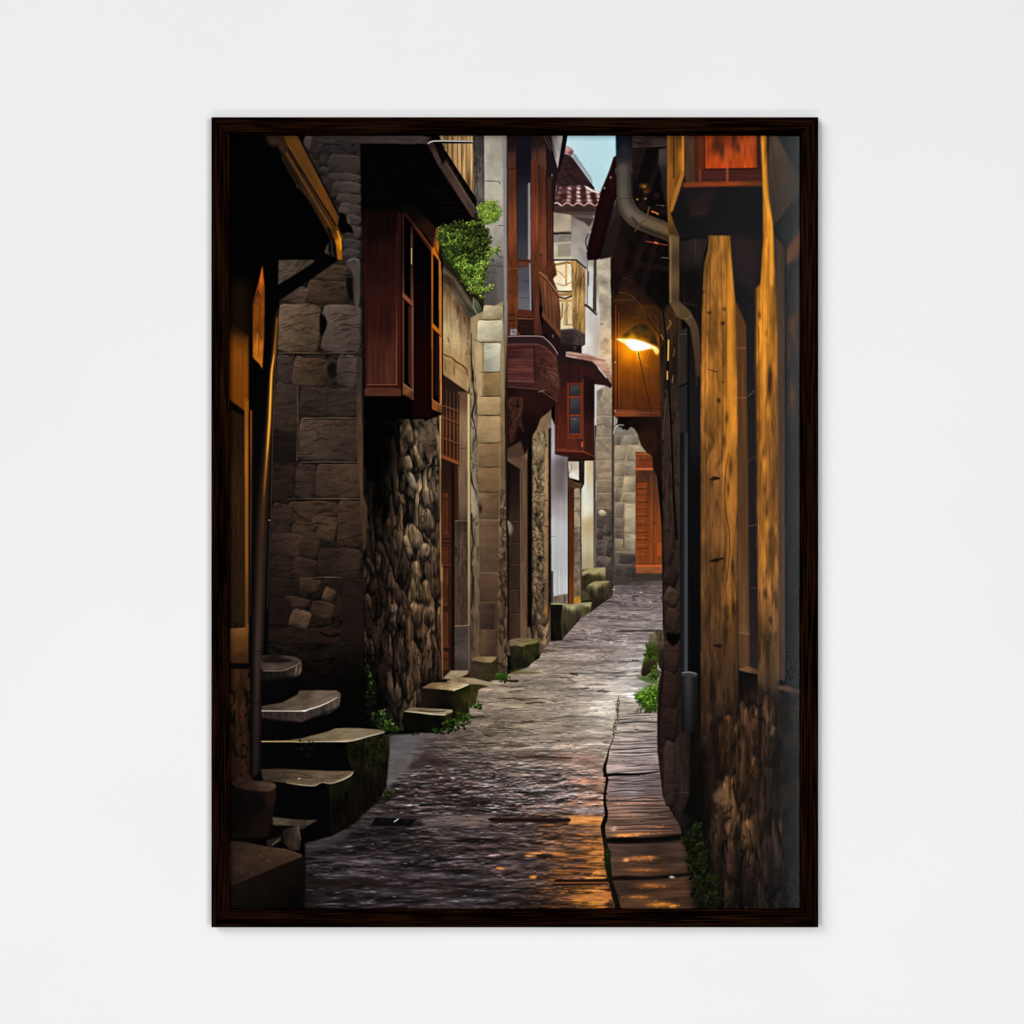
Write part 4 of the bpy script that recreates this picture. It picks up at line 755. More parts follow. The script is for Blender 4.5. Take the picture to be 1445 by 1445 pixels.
shade([(508, 920), (534, 930), (540, 1000), (556, 1036), (508, 1040)], .5, 9)
# moss at its foot
leaves([(522, 985, 6, 34), (533, 1018, 12, 14), (545, 1026, 12, 8)], 330, 2.2, [(6, 8, 3), (16, 24, 8), (36, 52, 18), (66, 96, 34), (112, 140, 62)], 5, dark=.5)
leaves([(518, 960, 4, 30)], 90, 1.6, [(8, 8, 4), (26, 30, 12), (50, 54, 24)], 6)
for i in range(26):
    x, y = q.uniform(524, 556), q.uniform(1004, 1032); L([(x, y), (x + q.uniform(-5, 5), y - q.uniform(2, 7))], [1.2, .3], (66, 98, 36), a=.6)
# ---------------------------------------------------------------- squared-stone wall at the left
LW = [(372, 352), (440, 188), (512, 188), (513, 960), (480, 1000), (366, 1000)]
P(LW, [(450, 250, 44, 37, 34), (450, 450, 44, 36, 31), (450, 600, 37, 29, 24), (450, 760, 36, 27, 21), (450, 880, 35, 25, 19), (450, 930, 27, 19, 15), (450, 985, 10, 7, 5)], b=.6, t=mul(grain(14, 7, -8, .2, 3), scratch(12, 3, -10, .6, 6, .1)))
for (x0, y0, x1, y1, c_) in ((428, 189, 440, 210, (72, 62, 60)), (441, 189, 606, 203, (60, 51, 50)), (455, 205, 505, 217.5, (42, 36, 37)), (441, 206, 452, 226, (40, 33, 32)), (450, 222, 461, 234, (46, 38, 36)), (462, 218, 509, 246, (54, 46, 43)), (450, 234, 464, 246, (54, 46, 43)), (462, 244, 510, 258, (60, 51, 47)), (468, 256, 510, 272, (66, 56, 52)), (474, 272, 510, 288, (62, 52, 48)), (478, 286, 510, 304, (66, 56, 52)), (486, 302, 510, 318, (62, 52, 49)), (488, 318, 510, 336, (64, 54, 50)), (484, 336, 509, 352, (60, 51, 47)), (483, 350, 508, 366, (60, 51, 48))):
    stone(x0, y0, x1, y1, c_, int(x0 + y0), sk=.3, rel=(1.3, .3, -.2, -.9), j=1.6)
P([(479, 300), (486, 302), (492, 309), (499, 329), (490, 327), (482, 330), (477, 320)], (5, 4, 4), b=.6); P([(488, 304), (493, 309), (495, 318), (490, 314)], (84, 66, 62), b=.7)
for (x0, y0, x1, y1, c_) in ((438, 373, 489, 394, (64, 53, 44)), (434, 396, 489, 428, (58, 46, 38)), (394, 404, 435, 427, (66, 55, 49)),
                             (391, 429, 450.5, 496, (84, 70, 58)), (455, 431, 508, 497, (76, 66, 62)), (388, 500, 413, 541, (56, 46, 44)), (414, 505, 462, 545, (64, 51, 41)), (475, 500, 505, 545, (66, 57, 54)), (386, 541, 421, 606, (52, 43, 38)), (423, 548, 505, 588, (49, 41, 37)),
                             (421, 591, 505, 649, (62, 51, 45)), (380, 613, 419, 652, (30, 23, 20)), (382, 584, 420, 610, (50, 41, 35)), (445, 655, 510, 703, (57, 45, 38)), (417, 655, 445, 703, (48, 38, 33)), (383, 657, 416, 682, (38, 28, 23)), (380, 680, 414, 708, (34, 26, 21)),
                             (477, 705, 513, 771, (48, 37, 31)), (406, 708, 476, 738, (50, 39, 31)), (382, 712, 412, 752, (42, 32, 27)), (440, 728, 474, 762, (54, 42, 33)), (412, 736, 446, 756, (46, 35, 28)), (380, 753, 426, 785, (44, 34, 28)), (424, 752, 450, 786, (42, 32, 26)), (448, 774, 509, 814, (36, 28, 24)), (378, 787, 413, 814, (34, 25, 21)), (413, 788, 446, 814, (38, 28, 23)),
                             (483, 816, 513, 904, (25, 18, 16)), (421, 815, 451, 834, (42, 32, 25)), (455, 815, 482, 833, (28, 21, 18)), (456, 831, 472, 848, (52, 40, 32)), (376, 816, 420, 842, (28, 20, 16)), (400, 842, 436, 857, (40, 30, 24)), (438, 850, 470, 872, (40, 30, 24)), (409, 861, 437, 886, (54, 42, 34)), (374, 844, 408, 884, (24, 17, 14)), (472, 842, 483, 872, (28, 21, 18)), (380, 886, 480, 908, (26, 18, 14))):
    stone(x0 - .8, y0 - .8, x1 + .8, y1 + .8, tuple(np.array(c_) * np.array((1.06, 1., .93)) * np.interp(y0, (600, 720, 900), (1, 1.2, 1.38))), int(x0 * 2 + y0), sk=.42, k=.1, j=2.4, rel=(1.5, .34, -.3, -.9), r=5)
P([(386.5, 367), (456, 366), (436, 384), (392, 402)], [(400, 375, 80, 67, 56), (440, 370, 66, 54, 44)], b=.6, t=mul(grain(14, 5, -10, .1, 3), scratch(12, 2, -25, .3, 5)))
for p in ([(396, 461), (405, 466), (410, 462), (424, 467), (431, 462), (440, 464)], [(462, 446), (480, 442), (498, 449)], [(452, 432), (458, 445), (456, 470), (450, 492)], [(396, 374), (410, 382), (420, 370)], [(424, 512), (440, 530), (450, 540)], [(430, 600), (450, 612), (440, 628)], [(461, 550), (462, 570), (460, 586)], [(480, 636), (490, 640), (482, 642)], [(436, 740), (452, 748), (472, 760)], [(450, 735), (470, 726), (474, 720)], [(408, 725), (424, 735), (440, 736)], [(420, 770), (426, 780), (424, 790)]): L(p, [.5, 1, .9, .4], (20, 15, 12), a=.55, sm=3)
for p in ([(410, 716), (424, 730), (438, 734)], [(444, 728), (458, 720), (472, 724)], [(432, 742), (450, 738), (464, 742)], [(404, 700), (420, 706), (440, 706)]): L(p, [.8, 2.2, 3, .8], (17, 12, 9), a=.6, b=1.4, sm=3)
P([(452, 442), (460, 450), (461, 460), (454, 474), (451, 466)], (8, 7, 6), b=.8, sm=3); P([(462, 515), (472, 512), (474, 530), (464, 530)], (18, 16, 12), b=1.2, sm=3)
P([(489, 390), (497, 392), (498, 426), (492, 420), (488, 400)], (12, 12, 10), b=.9); P([(489, 368), (494, 364), (504, 365), (508, 372), (507, 428), (500, 430), (499, 395), (494, 380), (490, 376)], (70, 60, 56), b=.7, sm=3, t=grain(3, 9, 0, .12, 3)); L([(492, 368), (498, 364.5), (505, 367)], 1.2, (128, 118, 114), a=.7, sm=3)
for (xa, ya, xb) in ((430, 590, 503), (424, 652, 505), (406, 704, 511), (442, 815, 482), (392, 498, 450), (460, 498, 500)):
    L([(xa, ya), ((xa + xb) / 2, ya - .6), (xb, ya + .3)], [.8, 2, 1.4], (96, 78, 62), a=.65, b=.6); L([(xa, ya + 2), (xb, ya + 2)], 1.2, (14, 10, 8), a=.8)
L([(419.5, 545), (420, 600), (418.5, 650)], 2, (76, 62, 52), a=.7, b=.7)
P([(503, 500), (512, 505), (512, 700), (518, 716), (517, 770), (512, 780), (508, 705), (503, 640)], [(507, 520, 56, 44, 38), (508, 600, 74, 54, 40), (513, 690, 78, 54, 38), (515, 740, 66, 46, 32)], b=.8, t=grain(3, 18, 0, .15, 3))
P([(509, 210), (514, 210), (514, 600), (511, 600)], (24, 17, 15), b=.8, t=grain(3, 6, 0, .5, 3))
G(471, 868, 2.4, 2.2, (48, 36, 28), .8); G(471, 868, 1, 1, (20, 14, 12), .9); L([(452, 893), (466, 898), (478, 894)], 3, (6, 4, 4), a=.8, sm=3)
shade([(368, 930), (513, 930), (513, 1000), (368, 1000)], .5, 16); shade([(372, 600), (396, 600), (392, 900), (366, 900)], .8, 8)
P([(492, 930), (513, 930), (530, 970), (545, 1040), (470, 1040), (460, 985)], (6, 5, 4), b=10, a=.7)
# ---------------------------------------------------------------- eave and bay window
P([(508, 203), (606, 203), (622, 236), (669, 312), (620, 318), (600, 360), (514, 330), (510, 300)], (6, 4, 4), b=.7)
for i in range(8): L([(606 + i * 5, 268 + i * 6), (625 + i * 5.2, 268 + i * 6)], 2, (24, 13, 10), a=.5, b=.8)
P([(603, 203), (613, 190), (622, 210), (626, 225), (618.7, 234)], [(608, 200, 46, 34, 30), (618, 225, 66, 50, 44)], b=.6)
P([(618.7, 234), (628, 225), (669.5, 291), (669.5, 312)], [(625, 235, 66, 48, 43), (650, 270, 76, 57, 50), (666, 300, 66, 48, 42)], b=.5, t=grain(26, 2.4, 58, .14, 3))
L([(621, 237), (669, 312)], 1.6, (28, 17, 15), a=.9); L([(630, 230), (669.5, 292)], 1, (104, 84, 74), a=.8)
P([(606, 188), (618, 188), (640, 210), (673, 283), (671, 292), (629, 223), (625, 232), (618, 216)], (12, 9, 9), b=.6)
P([(618.6, 188), (667.5, 188), (669, 275), (628, 212)], [(630, 195, 140, 110, 74), (650, 230, 148, 114, 74), (664, 260, 122, 92, 58), (655, 200, 150, 118, 80)], t=mul(grain(1.1, 70, 0, .5, 3), grain(3.6, 40, 0, .2, 6)))
for x in (632, 638, 645, 651, 658, 662): L([(x, 190), (x + .4, 260)], .9, (74, 50, 28), a=.6)
L([(628, 214), (669, 278)], 3, (12, 8, 8))
P([(606, 199), (618, 197.5), (667, 198), (667, 202), (620, 202)], (16, 13, 13), b=.5); L([(604, 202), (612, 198.5), (640, 198.6), (667, 199)], 1.5, (200, 196, 192), b=.5, sm=2)
P([(612, 308), (669.5, 307), (669.5, 315.5), (614, 315)], (7, 5, 5), b=.6)
# bay: side panel
P([(513, 296), (566, 296), (569, 560), (516, 560)], [(540, 305, 16, 6, 6), (540, 350, 38, 13, 12), (530, 420, 58, 22, 18), (545, 470, 62, 25, 19), (530, 530, 76, 36, 26), (560, 540, 58, 26, 20)], b=.5, t=grain(2.4, 60, 0, .1, 3))
P([(518, 300), (558, 300), (559.5, 544), (518, 544)], [(530, 310, 18, 7, 7), (538, 370, 36, 13, 12), (530, 430, 52, 22, 18), (548, 450, 48, 19, 16), (530, 500, 72, 34, 25), (545, 530, 78, 39, 28)], b=.5, t=mul(grain(3, 70, 0, .16, 5), grain(7, 60, 1, .12, 8)))
L([(517.6, 300), (517.6, 544)], 1, (28, 11, 9)); L([(559.4, 330), (559.4, 543)], 1.2, [(559, 340, 60, 26, 20), (559, 540, 134, 80, 58)], a=.8); L([(518, 545), (560, 545)], 1.4, (32, 13, 10)); L([(518, 542.6), (559, 542.6)], 1, (142, 88, 64), a=.6)
P([(514, 548), (568, 548), (570, 558.5), (515, 559)], (80, 43, 29), b=.5, t=grain(14, 2, 0, .1, 2)); L([(515, 559), (570, 559.5)], 1.4, (20, 9, 8))
P([(560.5, 300), (568, 300), (569, 548), (561, 548)], [(564, 340, 40, 16, 14), (564, 480, 62, 26, 19), (564, 540, 54, 24, 18)], b=.5, t=grain(1.6, 50, 0, .12, 2))
# bay: front
P([(566, 296), (625, 352), (625, 584), (600, 594), (566, 562)], (4, 2, 2), b=.5)
P([(584, 400), (600, 400), (609, 420), (609, 580), (584, 566)], [(590, 430, 14, 4, 4), (592, 520, 26, 5, 4), (600, 570, 22, 5, 4)], b=1)
L([(600, 420), (600.5, 570)], 1, (48, 14, 11), a=.6)
P([(568, 298), (576, 302), (612, 352), (618, 366), (606, 346)], [(575, 303, 46, 20, 14), (600, 338, 88, 42, 24), (614, 360, 160, 86, 24)], b=.6)
P([(566, 284), (584, 292), (613, 318), (619, 360), (600, 330), (570, 300)], [(580, 300, 14, 8, 7), (606, 330, 40, 20, 14), (614, 345, 60, 32, 20)], b=.9)
P([(568, 299), (572, 300), (618, 360), (619, 367), (606, 352)], [(572, 302, 52, 24, 17), (600, 340, 100, 50, 26), (616, 362, 186, 100, 26)], b=.6)
for (xa, xb) in ((567.8, 570),): P([(xa, 300), (xb, 303), (xb, 560), (xa, 556)], [(568, 330, 58, 24, 18), (568, 450, 104, 56, 38), (568, 550, 92, 48, 34)], b=.5)
P([(579, 318), (583, 322), (583.5, 566), (579.5, 548)], [(581, 340, 50, 26, 18), (581, 450, 96, 52, 34), (581, 540, 78, 40, 28)], b=.5); L([(580.6, 350), (580.6, 372)], 1, (246, 196, 126), b=.5); L([(580.8, 330), (580.8, 350)], .9, (140, 90, 56), a=.6); L([(582.5, 424), (582.8, 560)], .9, (150, 100, 70), a=.7)
P([(568, 411), (580, 423), (580.5, 432), (568, 419.5)], (118, 64, 40), b=.5, t=grain(6, 2, 45, .15, 2)); L([(568, 420), (581, 433)], 1.2, (30, 12, 8))
P([(576, 430), (580, 434), (580, 546), (576, 540)], (58, 30, 20), b=.6); L([(570, 436), (570, 538)], 1, (60, 30, 20), a=.6)
P([(569, 541), (583.5, 552), (584, 565.5), (569, 556)], [(572, 548, 118, 72, 46), (582, 560, 84, 46, 32)], b=.5, t=grain(5, 2, 40, .25, 3)); L([(569.5, 541.5), (582, 551)], 1, (176, 120, 80), a=.8)
P([(570, 301), (572, 302), (608.5, 350), (609, 362), (609, 358)], (30, 13, 9), b=.6, a=.6)
P([(608.5, 354), (611, 357), (611, 566), (609, 562)], [(610, 380, 176, 92, 22), (610, 450, 156, 80, 24), (610, 540, 132, 68, 28)], b=.5)
P([(619, 362), (622, 370), (623, 575), (620.4, 570)], [(621, 380, 176, 104, 40), (621, 460, 196, 116, 48), (621, 550, 168, 104, 60)], b=.5); L([(622.6, 380), (623, 570)], .9, (226, 160, 84), a=.7)
L([(618.4, 372), (618.8, 566)], 1, (70, 34, 14), a=.8); P([(614, 470), (618.6, 474), (619, 564), (614, 556)], (34, 16, 11), b=.8)
P([(610, 455), (622, 467), (622, 474), (610, 463)], (178, 96, 26), b=.5, t=grain(6, 2, 45, .12, 2)); L([(610, 463.6), (622, 474.6)], 1, (34, 14, 6))
P([(609.5, 563), (624, 573), (624.5, 583.5), (609.5, 578)], [(614, 570, 130, 72, 30), (622, 580, 104, 58, 32)], b=.5, t=grain(5, 2, 35, .15, 3)); L([(610, 563.4), (624, 573.4)], 1, (186, 120, 60), a=.8)
P([(613, 342), (615, 320), (618.5, 322), (619, 368), (610, 352)], [(614, 330, 116, 64, 24), (616, 355, 176, 92, 20)], b=.6); L([(613, 346), (618.6, 360)], 1.4, (56, 24, 8), a=.8); L([(618.4, 320), (619, 352)], .9, (206, 140, 60), a=.8)
P([(514, 561), (570, 561), (585, 568), (622, 584), (600, 591), (560, 592), (516, 600)], (5, 2, 2), b=.8); P([(584, 566), (610, 578), (623, 584), (606, 590), (580, 588)], (22, 5, 4), b=1.2)
# ---------------------------------------------------------------- greenery on the ledge
LV = [(24, 32, 12), (44, 58, 22), (68, 86, 32), (94, 118, 42), (128, 152, 54), (164, 184, 84)]
P([(622, 318), (680, 318), (690, 340), (684, 366), (674, 400), (664, 408), (648, 388), (634, 372), (622, 362)], [(630, 330, 40, 54, 20), (670, 330, 24, 30, 14), (660, 380, 44, 66, 20), (684, 345, 22, 26, 12)], b=2, a=.95, t=grain(2, 2, 0, .5, 4))
q = np.random.RandomState(77)
PL = [(621, 318), (682, 314), (690, 336), (692, 350), (688, 372), (682, 392), (684, 408), (678, 418), (668, 412), (656, 396), (646, 380), (636, 366), (626, 358), (622, 346)]


def within(x, y):
    r = False
    for (xa, ya), (xb, yb) in zip(PL, PL[1:] + PL[:1]):
        if (ya > y) != (yb > y) and x < (xb - xa) * (y - ya) / (yb - ya) + xa: r = not r
    return r


todo = []
while len(todo) < 250:
    x, y = q.uniform(618, 692), q.uniform(314, 420)
    if not within(x, y): continue
    b_ = .5 + .34 * float(fbm(np.array([x / 14.]), np.array([y / 10.]), 5, 2)[0]) + .22 * ((y - 316) / 90) + q.normal(0, .1) - .35 * math.exp(-((x - 676) / 14) ** 2 - ((y - 342) / 16) ** 2)
    todo.append((b_, x, y))
for i, (b_, x, y) in enumerate(sorted(todo)):
    if q.uniform() < .12: continue
    b_ = min(max(b_, .05), .95); an = q.uniform(.3, 1.1)
    leaves([(x, y, q.uniform(3, 9), q.uniform(2.5, 6.5))], 22, q.uniform(.95, 1.6), [tuple(np.array(c_) * (.45 + .85 * b_)) for c_ in LV[:5]], 300 + i, dark=.5)
P([(678, 290), (686, 284), (698, 286), (706, 294), (704, 306), (696, 314), (686, 314), (678, 306)], (78, 98, 34), b=2, sm=3, a=.85)
for (x, y, rx, ry, n) in ((688, 292, 9, 8, 70), (698, 296, 8, 8, 60), (681, 302, 8, 9, 70), (692, 306, 9, 8, 70), (700, 304, 6, 6, 40), (686, 312, 7, 5, 40), (694, 286, 7, 5, 40), (679, 292, 5, 5, 30), (704, 297, 4, 5, 20), (682, 374, 9, 7, 60), (690, 362, 7, 6, 50), (698, 354, 7, 4, 40), (702, 350, 3, 3, 14), (678, 384, 8, 7, 50), (672, 396, 9, 8, 60), (668, 408, 8, 6, 50), (676, 412, 6, 5, 34), (685, 409, 7, 3.5, 34), (692, 407, 4, 3, 16), (694, 403, 3, 2, 10), (680, 419, 4, 4, 16)):
    leaves([(x, y, rx, ry)], int(n * 1.7), 1.3, LV[2:] if y < 330 else LV[1:], int(x * 3 + y), dark=.4)
for i in range(34):
    x, y = (690 + 15 * math.cos(i * .8) * q.uniform(.5, 1.1), 298 + 14 * math.sin(i * .8) * q.uniform(.5, 1.1)); L([(x, y), (x + q.uniform(-4, 4), y + q.uniform(-4, 3))], [1.4, .3], LV[q.randint(3, 6)], a=.8, b=.4)
for (x, y) in ((661, 339), (672, 342), (684, 346), (676, 333), (688, 352), (660, 352), (682, 360)): G(x, y, 2, 1.8, (9, 13, 6), .85)
leaves([(664, 340, 14, 9), (676, 340, 9, 8)], 60, 1.6, LV[1:4], 18, dark=.5)
# ---------------------------------------------------------------- front-left gutter, posts and pipe
P([(318, 186), (402, 186), (466, 325), (466, 366), (388, 366), (386, 420), (372, 1290), (318, 1290)], (3, 2, 2), b=.8)
P([(376, 186), (396, 186), (396, 200), (386, 206), (377, 200)], (52, 36, 30), b=2, sm=3)
P([(395, 188), (402, 188), (476, 318), (482, 336), (474, 350), (462, 328), (446, 300), (392, 208)], [(400, 195, 52, 32, 18), (410, 225, 44, 29, 18), (440, 280, 54, 34, 18), (466, 325, 72, 42, 14)], b=1.4, t=grain(20, 3, 61, .15, 2))
P([(399, 188), (419, 188), (478, 304), (475, 320), (472, 318), (408, 212)], [(410, 195, 92, 56, 22), (430, 230, 88, 54, 23), (455, 270, 98, 58, 22), (474, 305, 92, 52, 18)], b=.9, t=grain(40, 3, 62, .08, 3))
L([(406, 208), (440, 264), (474, 318)], 2, (18, 10, 6), b=.7); L([(404, 216), (440, 276), (470, 326)], 2.4, (112, 72, 28), b=1, a=.7); L([(419.5, 188), (478.5, 304)], 2.6, (20, 13, 11), b=.9)
L([(398, 222), (420, 262)], 3, (62, 44, 32), a=.6, b=1.5); L([(420, 262), (444, 286)], 4, (58, 42, 30), a=.6, b=1.6)
P([(465, 324), (475, 318), (482, 335), (482.8, 366), (475, 366), (472.5, 345)], [(468, 326, 70, 40, 10), (478, 340, 190, 116, 24), (480, 360, 146, 84, 18), (472, 335, 96, 56, 12)], b=.8)
L([(476, 326), (480, 340), (480.5, 352)], 1.6, (226, 152, 40), b=.8, a=.8, sm=3); L([(463, 322), (472, 345), (474, 366)], 4, (10, 6, 4), b=1.4, a=.8)
P([(456, 352), (464, 340), (466, 358), (470, 362), (476, 368), (394, 424), (389, 432), (388, 404), (440, 372)], (5, 4, 4), b=.8)
P([(457, 356), (461, 346), (464, 342), (463, 352), (465, 360)], (62, 52, 46), b=.7)
P([(386, 366), (393, 366), (392, 404), (394, 430), (392, 450), (384, 456), (380, 420)], (4, 3, 3), b=.7)
# amber boards
P([(322, 395), (352, 400), (352, 480), (322, 470)], (30, 15, 6), b=8)
P([(320, 454), (336, 463), (350.6, 475), (350.6, 584), (345, 580), (332, 570), (320, 562)], [(325, 460, 84, 44, 10), (345, 480, 96, 50, 10), (330, 500, 128, 66, 12), (345, 540, 118, 60, 10), (335, 560, 112, 56, 10)], b=1, t=grain(3, 50, 0, .1, 3))
P([(318, 450), (322, 450), (352, 470), (352, 480), (336, 472), (318, 466)], (20, 10, 4), b=4, a=.8)
P([(370, 374), (373.4, 407), (372.4, 476), (370, 521), (366, 514), (356.4, 504), (356.4, 428), (365, 396)], [(369, 385, 176, 76, 26), (368, 420, 128, 64, 16), (360, 440, 120, 58, 12), (366, 470, 104, 52, 14), (364, 490, 166, 92, 26), (369, 510, 184, 98, 20), (358, 495, 140, 74, 16)], b=.7, t=mul(grain(3, 18, 6, .16, 3), grain(8, 12, -30, .1, 5)))
L([(357, 430), (364, 410), (366, 420)], 2.4, (60, 28, 8), a=.6, b=1); L([(363, 470), (362, 500)], 1.4, (208, 128, 46), a=.6); L([(367, 470), (370, 478)], 1.6, (80, 40, 14), a=.6)
P([(320, 575), (345, 588), (345, 892), (320, 892)], [(330, 600, 40, 23, 8), (335, 700, 52, 30, 10), (330, 780, 46, 26, 9), (335, 870, 44, 26, 10)], b=.8, t=mul(grain(3, 60, 0, .1, 3), scratch(2, 14, 0, .3, 4)))
for x, y in ((333, 718), (340, 795), (333, 880)): G(x, y, 2, 1.8, (18, 10, 5), .8)
P([(344.5, 560), (350.5, 566), (350.5, 890), (345.5, 890)], [(348, 580, 132, 72, 16), (348, 640, 148, 84, 22), (348, 760, 124, 74, 26), (348, 870, 92, 54, 22)], b=.6)
L([(354, 580), (354, 700), (353, 870)], 3, [(354, 600, 112, 54, 20), (354, 700, 74, 40, 16), (354, 850, 34, 20, 10)], b=.7)
P([(324, 888), (345, 886), (350.5, 880), (350.5, 936), (324, 936)], [(335, 890, 106, 66, 28), (335, 910, 84, 50, 21), (340, 930, 58, 34, 15)], b=.8, t=grain(8, 5, 0, .06, 3)); L([(325, 888), (345, 887)], 1.2, (142, 94, 44), a=.8); G(333, 883, 3, 3, (14, 8, 5), .9)
# dark weathered post below
P([(320, 944), (352, 944), (356, 1105), (320, 1112)], [(335, 960, 48, 26, 12), (340, 1000, 56, 30, 15), (330, 1040, 40, 22, 12), (340, 1090, 44, 24, 13)], b=1, t=mul(grain(5, 26, 3, .4, 3), scratch(5, 18, 4, .8, 4)))
for p in ([(331, 1002), (329, 1018), (332, 1028)], [(344, 970), (350, 990)], [(326, 1044), (334, 1066)], [(350, 1000), (352, 1030)]): L(p, [2, 6, 2][:len(p)], (8, 5, 4), a=.9, b=1.2)
# metal downpipe
PIPE = [(386, 448), (393, 432), (392.5, 470), (389, 540), (385, 590), (384.5, 610), (383, 700), (379, 790), (377, 820), (373, 900), (370.6, 930), (369, 1050), (368, 1104), (352, 1108), (352, 1040), (353.5, 920), (355, 800), (360, 690), (366, 580), (374, 520)]


def metal(X, Y):
    c = np.interp(Y, [440, 580, 720, 920, 1100], [389.8, 380, 369.5, 363, 360]); w_ = np.interp(Y, [440, 580, 720, 920, 1100], [7, 10, 12, 9, 8.5])
    u = (X - c) / w_
    body = np.array((44, 27, 16), np.float32) * np.interp(Y, [440, 700, 900, 1100], [.7, 1, 1.15, .8])[..., None]
    body = body * (1 - np.clip((Y - 700) / 200, 0, 1))[..., None] + np.array((52, 38, 33), np.float32) * (np.clip((Y - 700) / 200, 0, 1) * np.interp(Y, [900, 1100], [1, .55]))[..., None]
    f = np.clip(1.15 - (u + .1) ** 2 * .9, .15, 1.2)
    f = f * np.clip((X - c + w_ * 1.2) / (w_ * 1.1), .05, 1)
    return body * f[..., None]


P(PIPE, metal, b=.7)
P([(360, 560), (372, 530), (384, 450), (387, 450), (378, 540), (368, 640), (362, 720), (356, 800), (356, 700)], (6, 4, 3), b=2.5, a=.85)
HL = [(390.5, 448), (386.5, 500), (383, 526), (381, 570), (379.5, 600), (375.5, 655), (371.5, 713), (369, 780)]
L(HL, [2, 3.4, 4.4, 5, 5, 4.6, 4, 3], [(390, 450, 150, 84, 16), (383, 530, 176, 104, 20), (380, 600, 170, 98, 16), (375, 660, 116, 68, 20), (370, 720, 70, 44, 22), (369, 780, 50, 34, 24)], b=1.8, a=.85, sm=4)
L([(386.5, 500), (383, 526), (381, 570), (379.5, 600), (375.5, 655), (372, 700)], [.6, 1.6, 2, 2, 1.2, .3], [(383, 530, 240, 172, 74), (380, 600, 240, 168, 66), (373, 690, 140, 90, 44)], b=.8, sm=4)
L([(392, 450), (389, 500), (384.6, 610), (382, 730)], 1, (126, 92, 62), a=.5); G(380, 734, 1.4, .8, (220, 200, 180), .8); L([(381, 735), (377, 860)], 1, (96, 84, 78), a=.5)
for y in (918, 992): L([(353, y), (362, y + 1.5), (371, y + .5)], 1.4, (18, 12, 10), a=.8, sm=2)
# ---------------------------------------------------------------- left-hand stair
P([(369, 940), (422, 940), (426, 980), (480, 1000), (548, 1036), (549, 1060), (544, 1112), (500, 1162), (468, 1180), (430, 1190), (430, 1283), (318, 1290), (318, 1110), (350, 1100), (369, 1090)], (5, 4, 4), b=.8)
P([(370, 924.5), (400, 925), (416, 927), (425, 932), (426, 938), (425.5, 948), (420, 956), (408, 962), (370, 964)], [(380, 945, 24, 18, 15), (400, 955, 32, 25, 21), (415, 950, 66, 54, 46), (423, 945, 72, 60, 52)], b=.6, t=mul(grain(1.8, 16, 12, .45, 3), scratch(2, 12, 10, .5, 4)))
P([(370, 925), (400, 925.5), (415, 927), (424.5, 932.5), (424, 936), (417, 940), (404, 946), (370, 947)], [(385, 928, 30, 24, 20), (385, 941, 78, 64, 54), (405, 941, 74, 61, 51), (420, 934, 66, 54, 46)], b=.6, sm=2, t=grain(9, 3, -6, .14, 3))
P([(372, 929), (400, 929.5), (414, 932), (404, 935), (372, 935)], (28, 21, 18), b=1.2, sm=2); L([(372, 946.6), (398, 946.6), (412, 941.5), (424, 935)], 1, (132, 112, 96), a=.7, sm=3)
P([(369, 960), (424, 954), (420, 980), (398, 992), (369, 995)], (5, 4, 4), b=2)
P([(369, 1004), (430, 1004), (450, 997), (466, 991), (480, 979), (480.5, 985), (478, 998), (466, 1006), (440, 1014), (425, 1020), (400, 1018), (369, 1014)], [(390, 1010, 50, 40, 36), (425, 1014, 60, 48, 42), (450, 1004, 60, 50, 44), (475, 992, 82, 68, 58)], b=.7, t=mul(grain(2.2, 16, 6, .16, 3), scratch(2, 12, 6, .3, 4)))
P([(369, 1003.5), (430, 1003.5), (448, 998), (465, 991), (478, 983), (481, 979), (475, 974.5), (450, 974), (422, 974.5), (420, 980), (398, 991.5), (369, 996.5)], [(385, 1000, 70, 57, 47), (420, 995, 88, 73, 59), (450, 985, 102, 86, 70), (470, 978, 94, 79, 66), (430, 978, 72, 60, 50), (400, 995, 80, 66, 54)], b=.6, t=mul(grain(18, 3, -8, .12, 3), grain(5, 2, -8, .06, 5)))
L([(369, 1003.4), (400, 1003.6), (428, 1003.4), (436, 1001), (450, 997), (464, 991), (476, 984)], [1.4, 1.4, 2, 2.4, 2, 1.6, .8], (206, 194, 180), a=.85, b=.6, sm=3); G(429, 1003.5, 3, 1.2, (246, 238, 226), .8)
L([(369, 1014), (425, 1020), (440, 1014), (478, 998)], 2.4, (10, 8, 7), a=.6, b=1.4)
# third step with its mossy end
P([(488, 1047), (516, 1041), (548, 1036), (548.5, 1055), (544, 1085), (543.5, 1111), (537, 1128), (522, 1142), (498, 1162), (466, 1178), (465, 1110), (498, 1088), (490, 1070)], [(500, 1060, 22, 20, 10), (530, 1050, 50, 48, 22), (520, 1080, 40, 38, 18), (540, 1065, 44, 42, 20), (505, 1100, 22, 18, 10), (535, 1110, 26, 20, 12), (480, 1140, 20, 14, 9), (490, 1110, 34, 34, 15), (505, 1140, 24, 15, 10)], b=.8, t=mul(grain(3, 16, 4, .4, 3), grain(2, 2, 0, .2, 5), scratch(4, 12, 4, .6, 6)))
P([(369, 1047), (423, 1047.5), (452, 1047.5), (491, 1046.5), (504, 1044), (516, 1040), (530, 1037), (545, 1032.5), (536, 1030), (524.5, 1029), (500, 1027.5), (473, 1028), (462, 1032.5), (425, 1042), (406, 1045), (369, 1046)], [(380, 1047, 96, 78, 54), (430, 1044, 112, 92, 66), (470, 1040, 116, 98, 76), (500, 1034, 132, 114, 90), (530, 1032, 126, 110, 88), (490, 1044, 138, 118, 90)], b=.5, t=mul(grain(22, 2.4, -6, .13, 3), grain(6, 1.6, -6, .07, 5)))
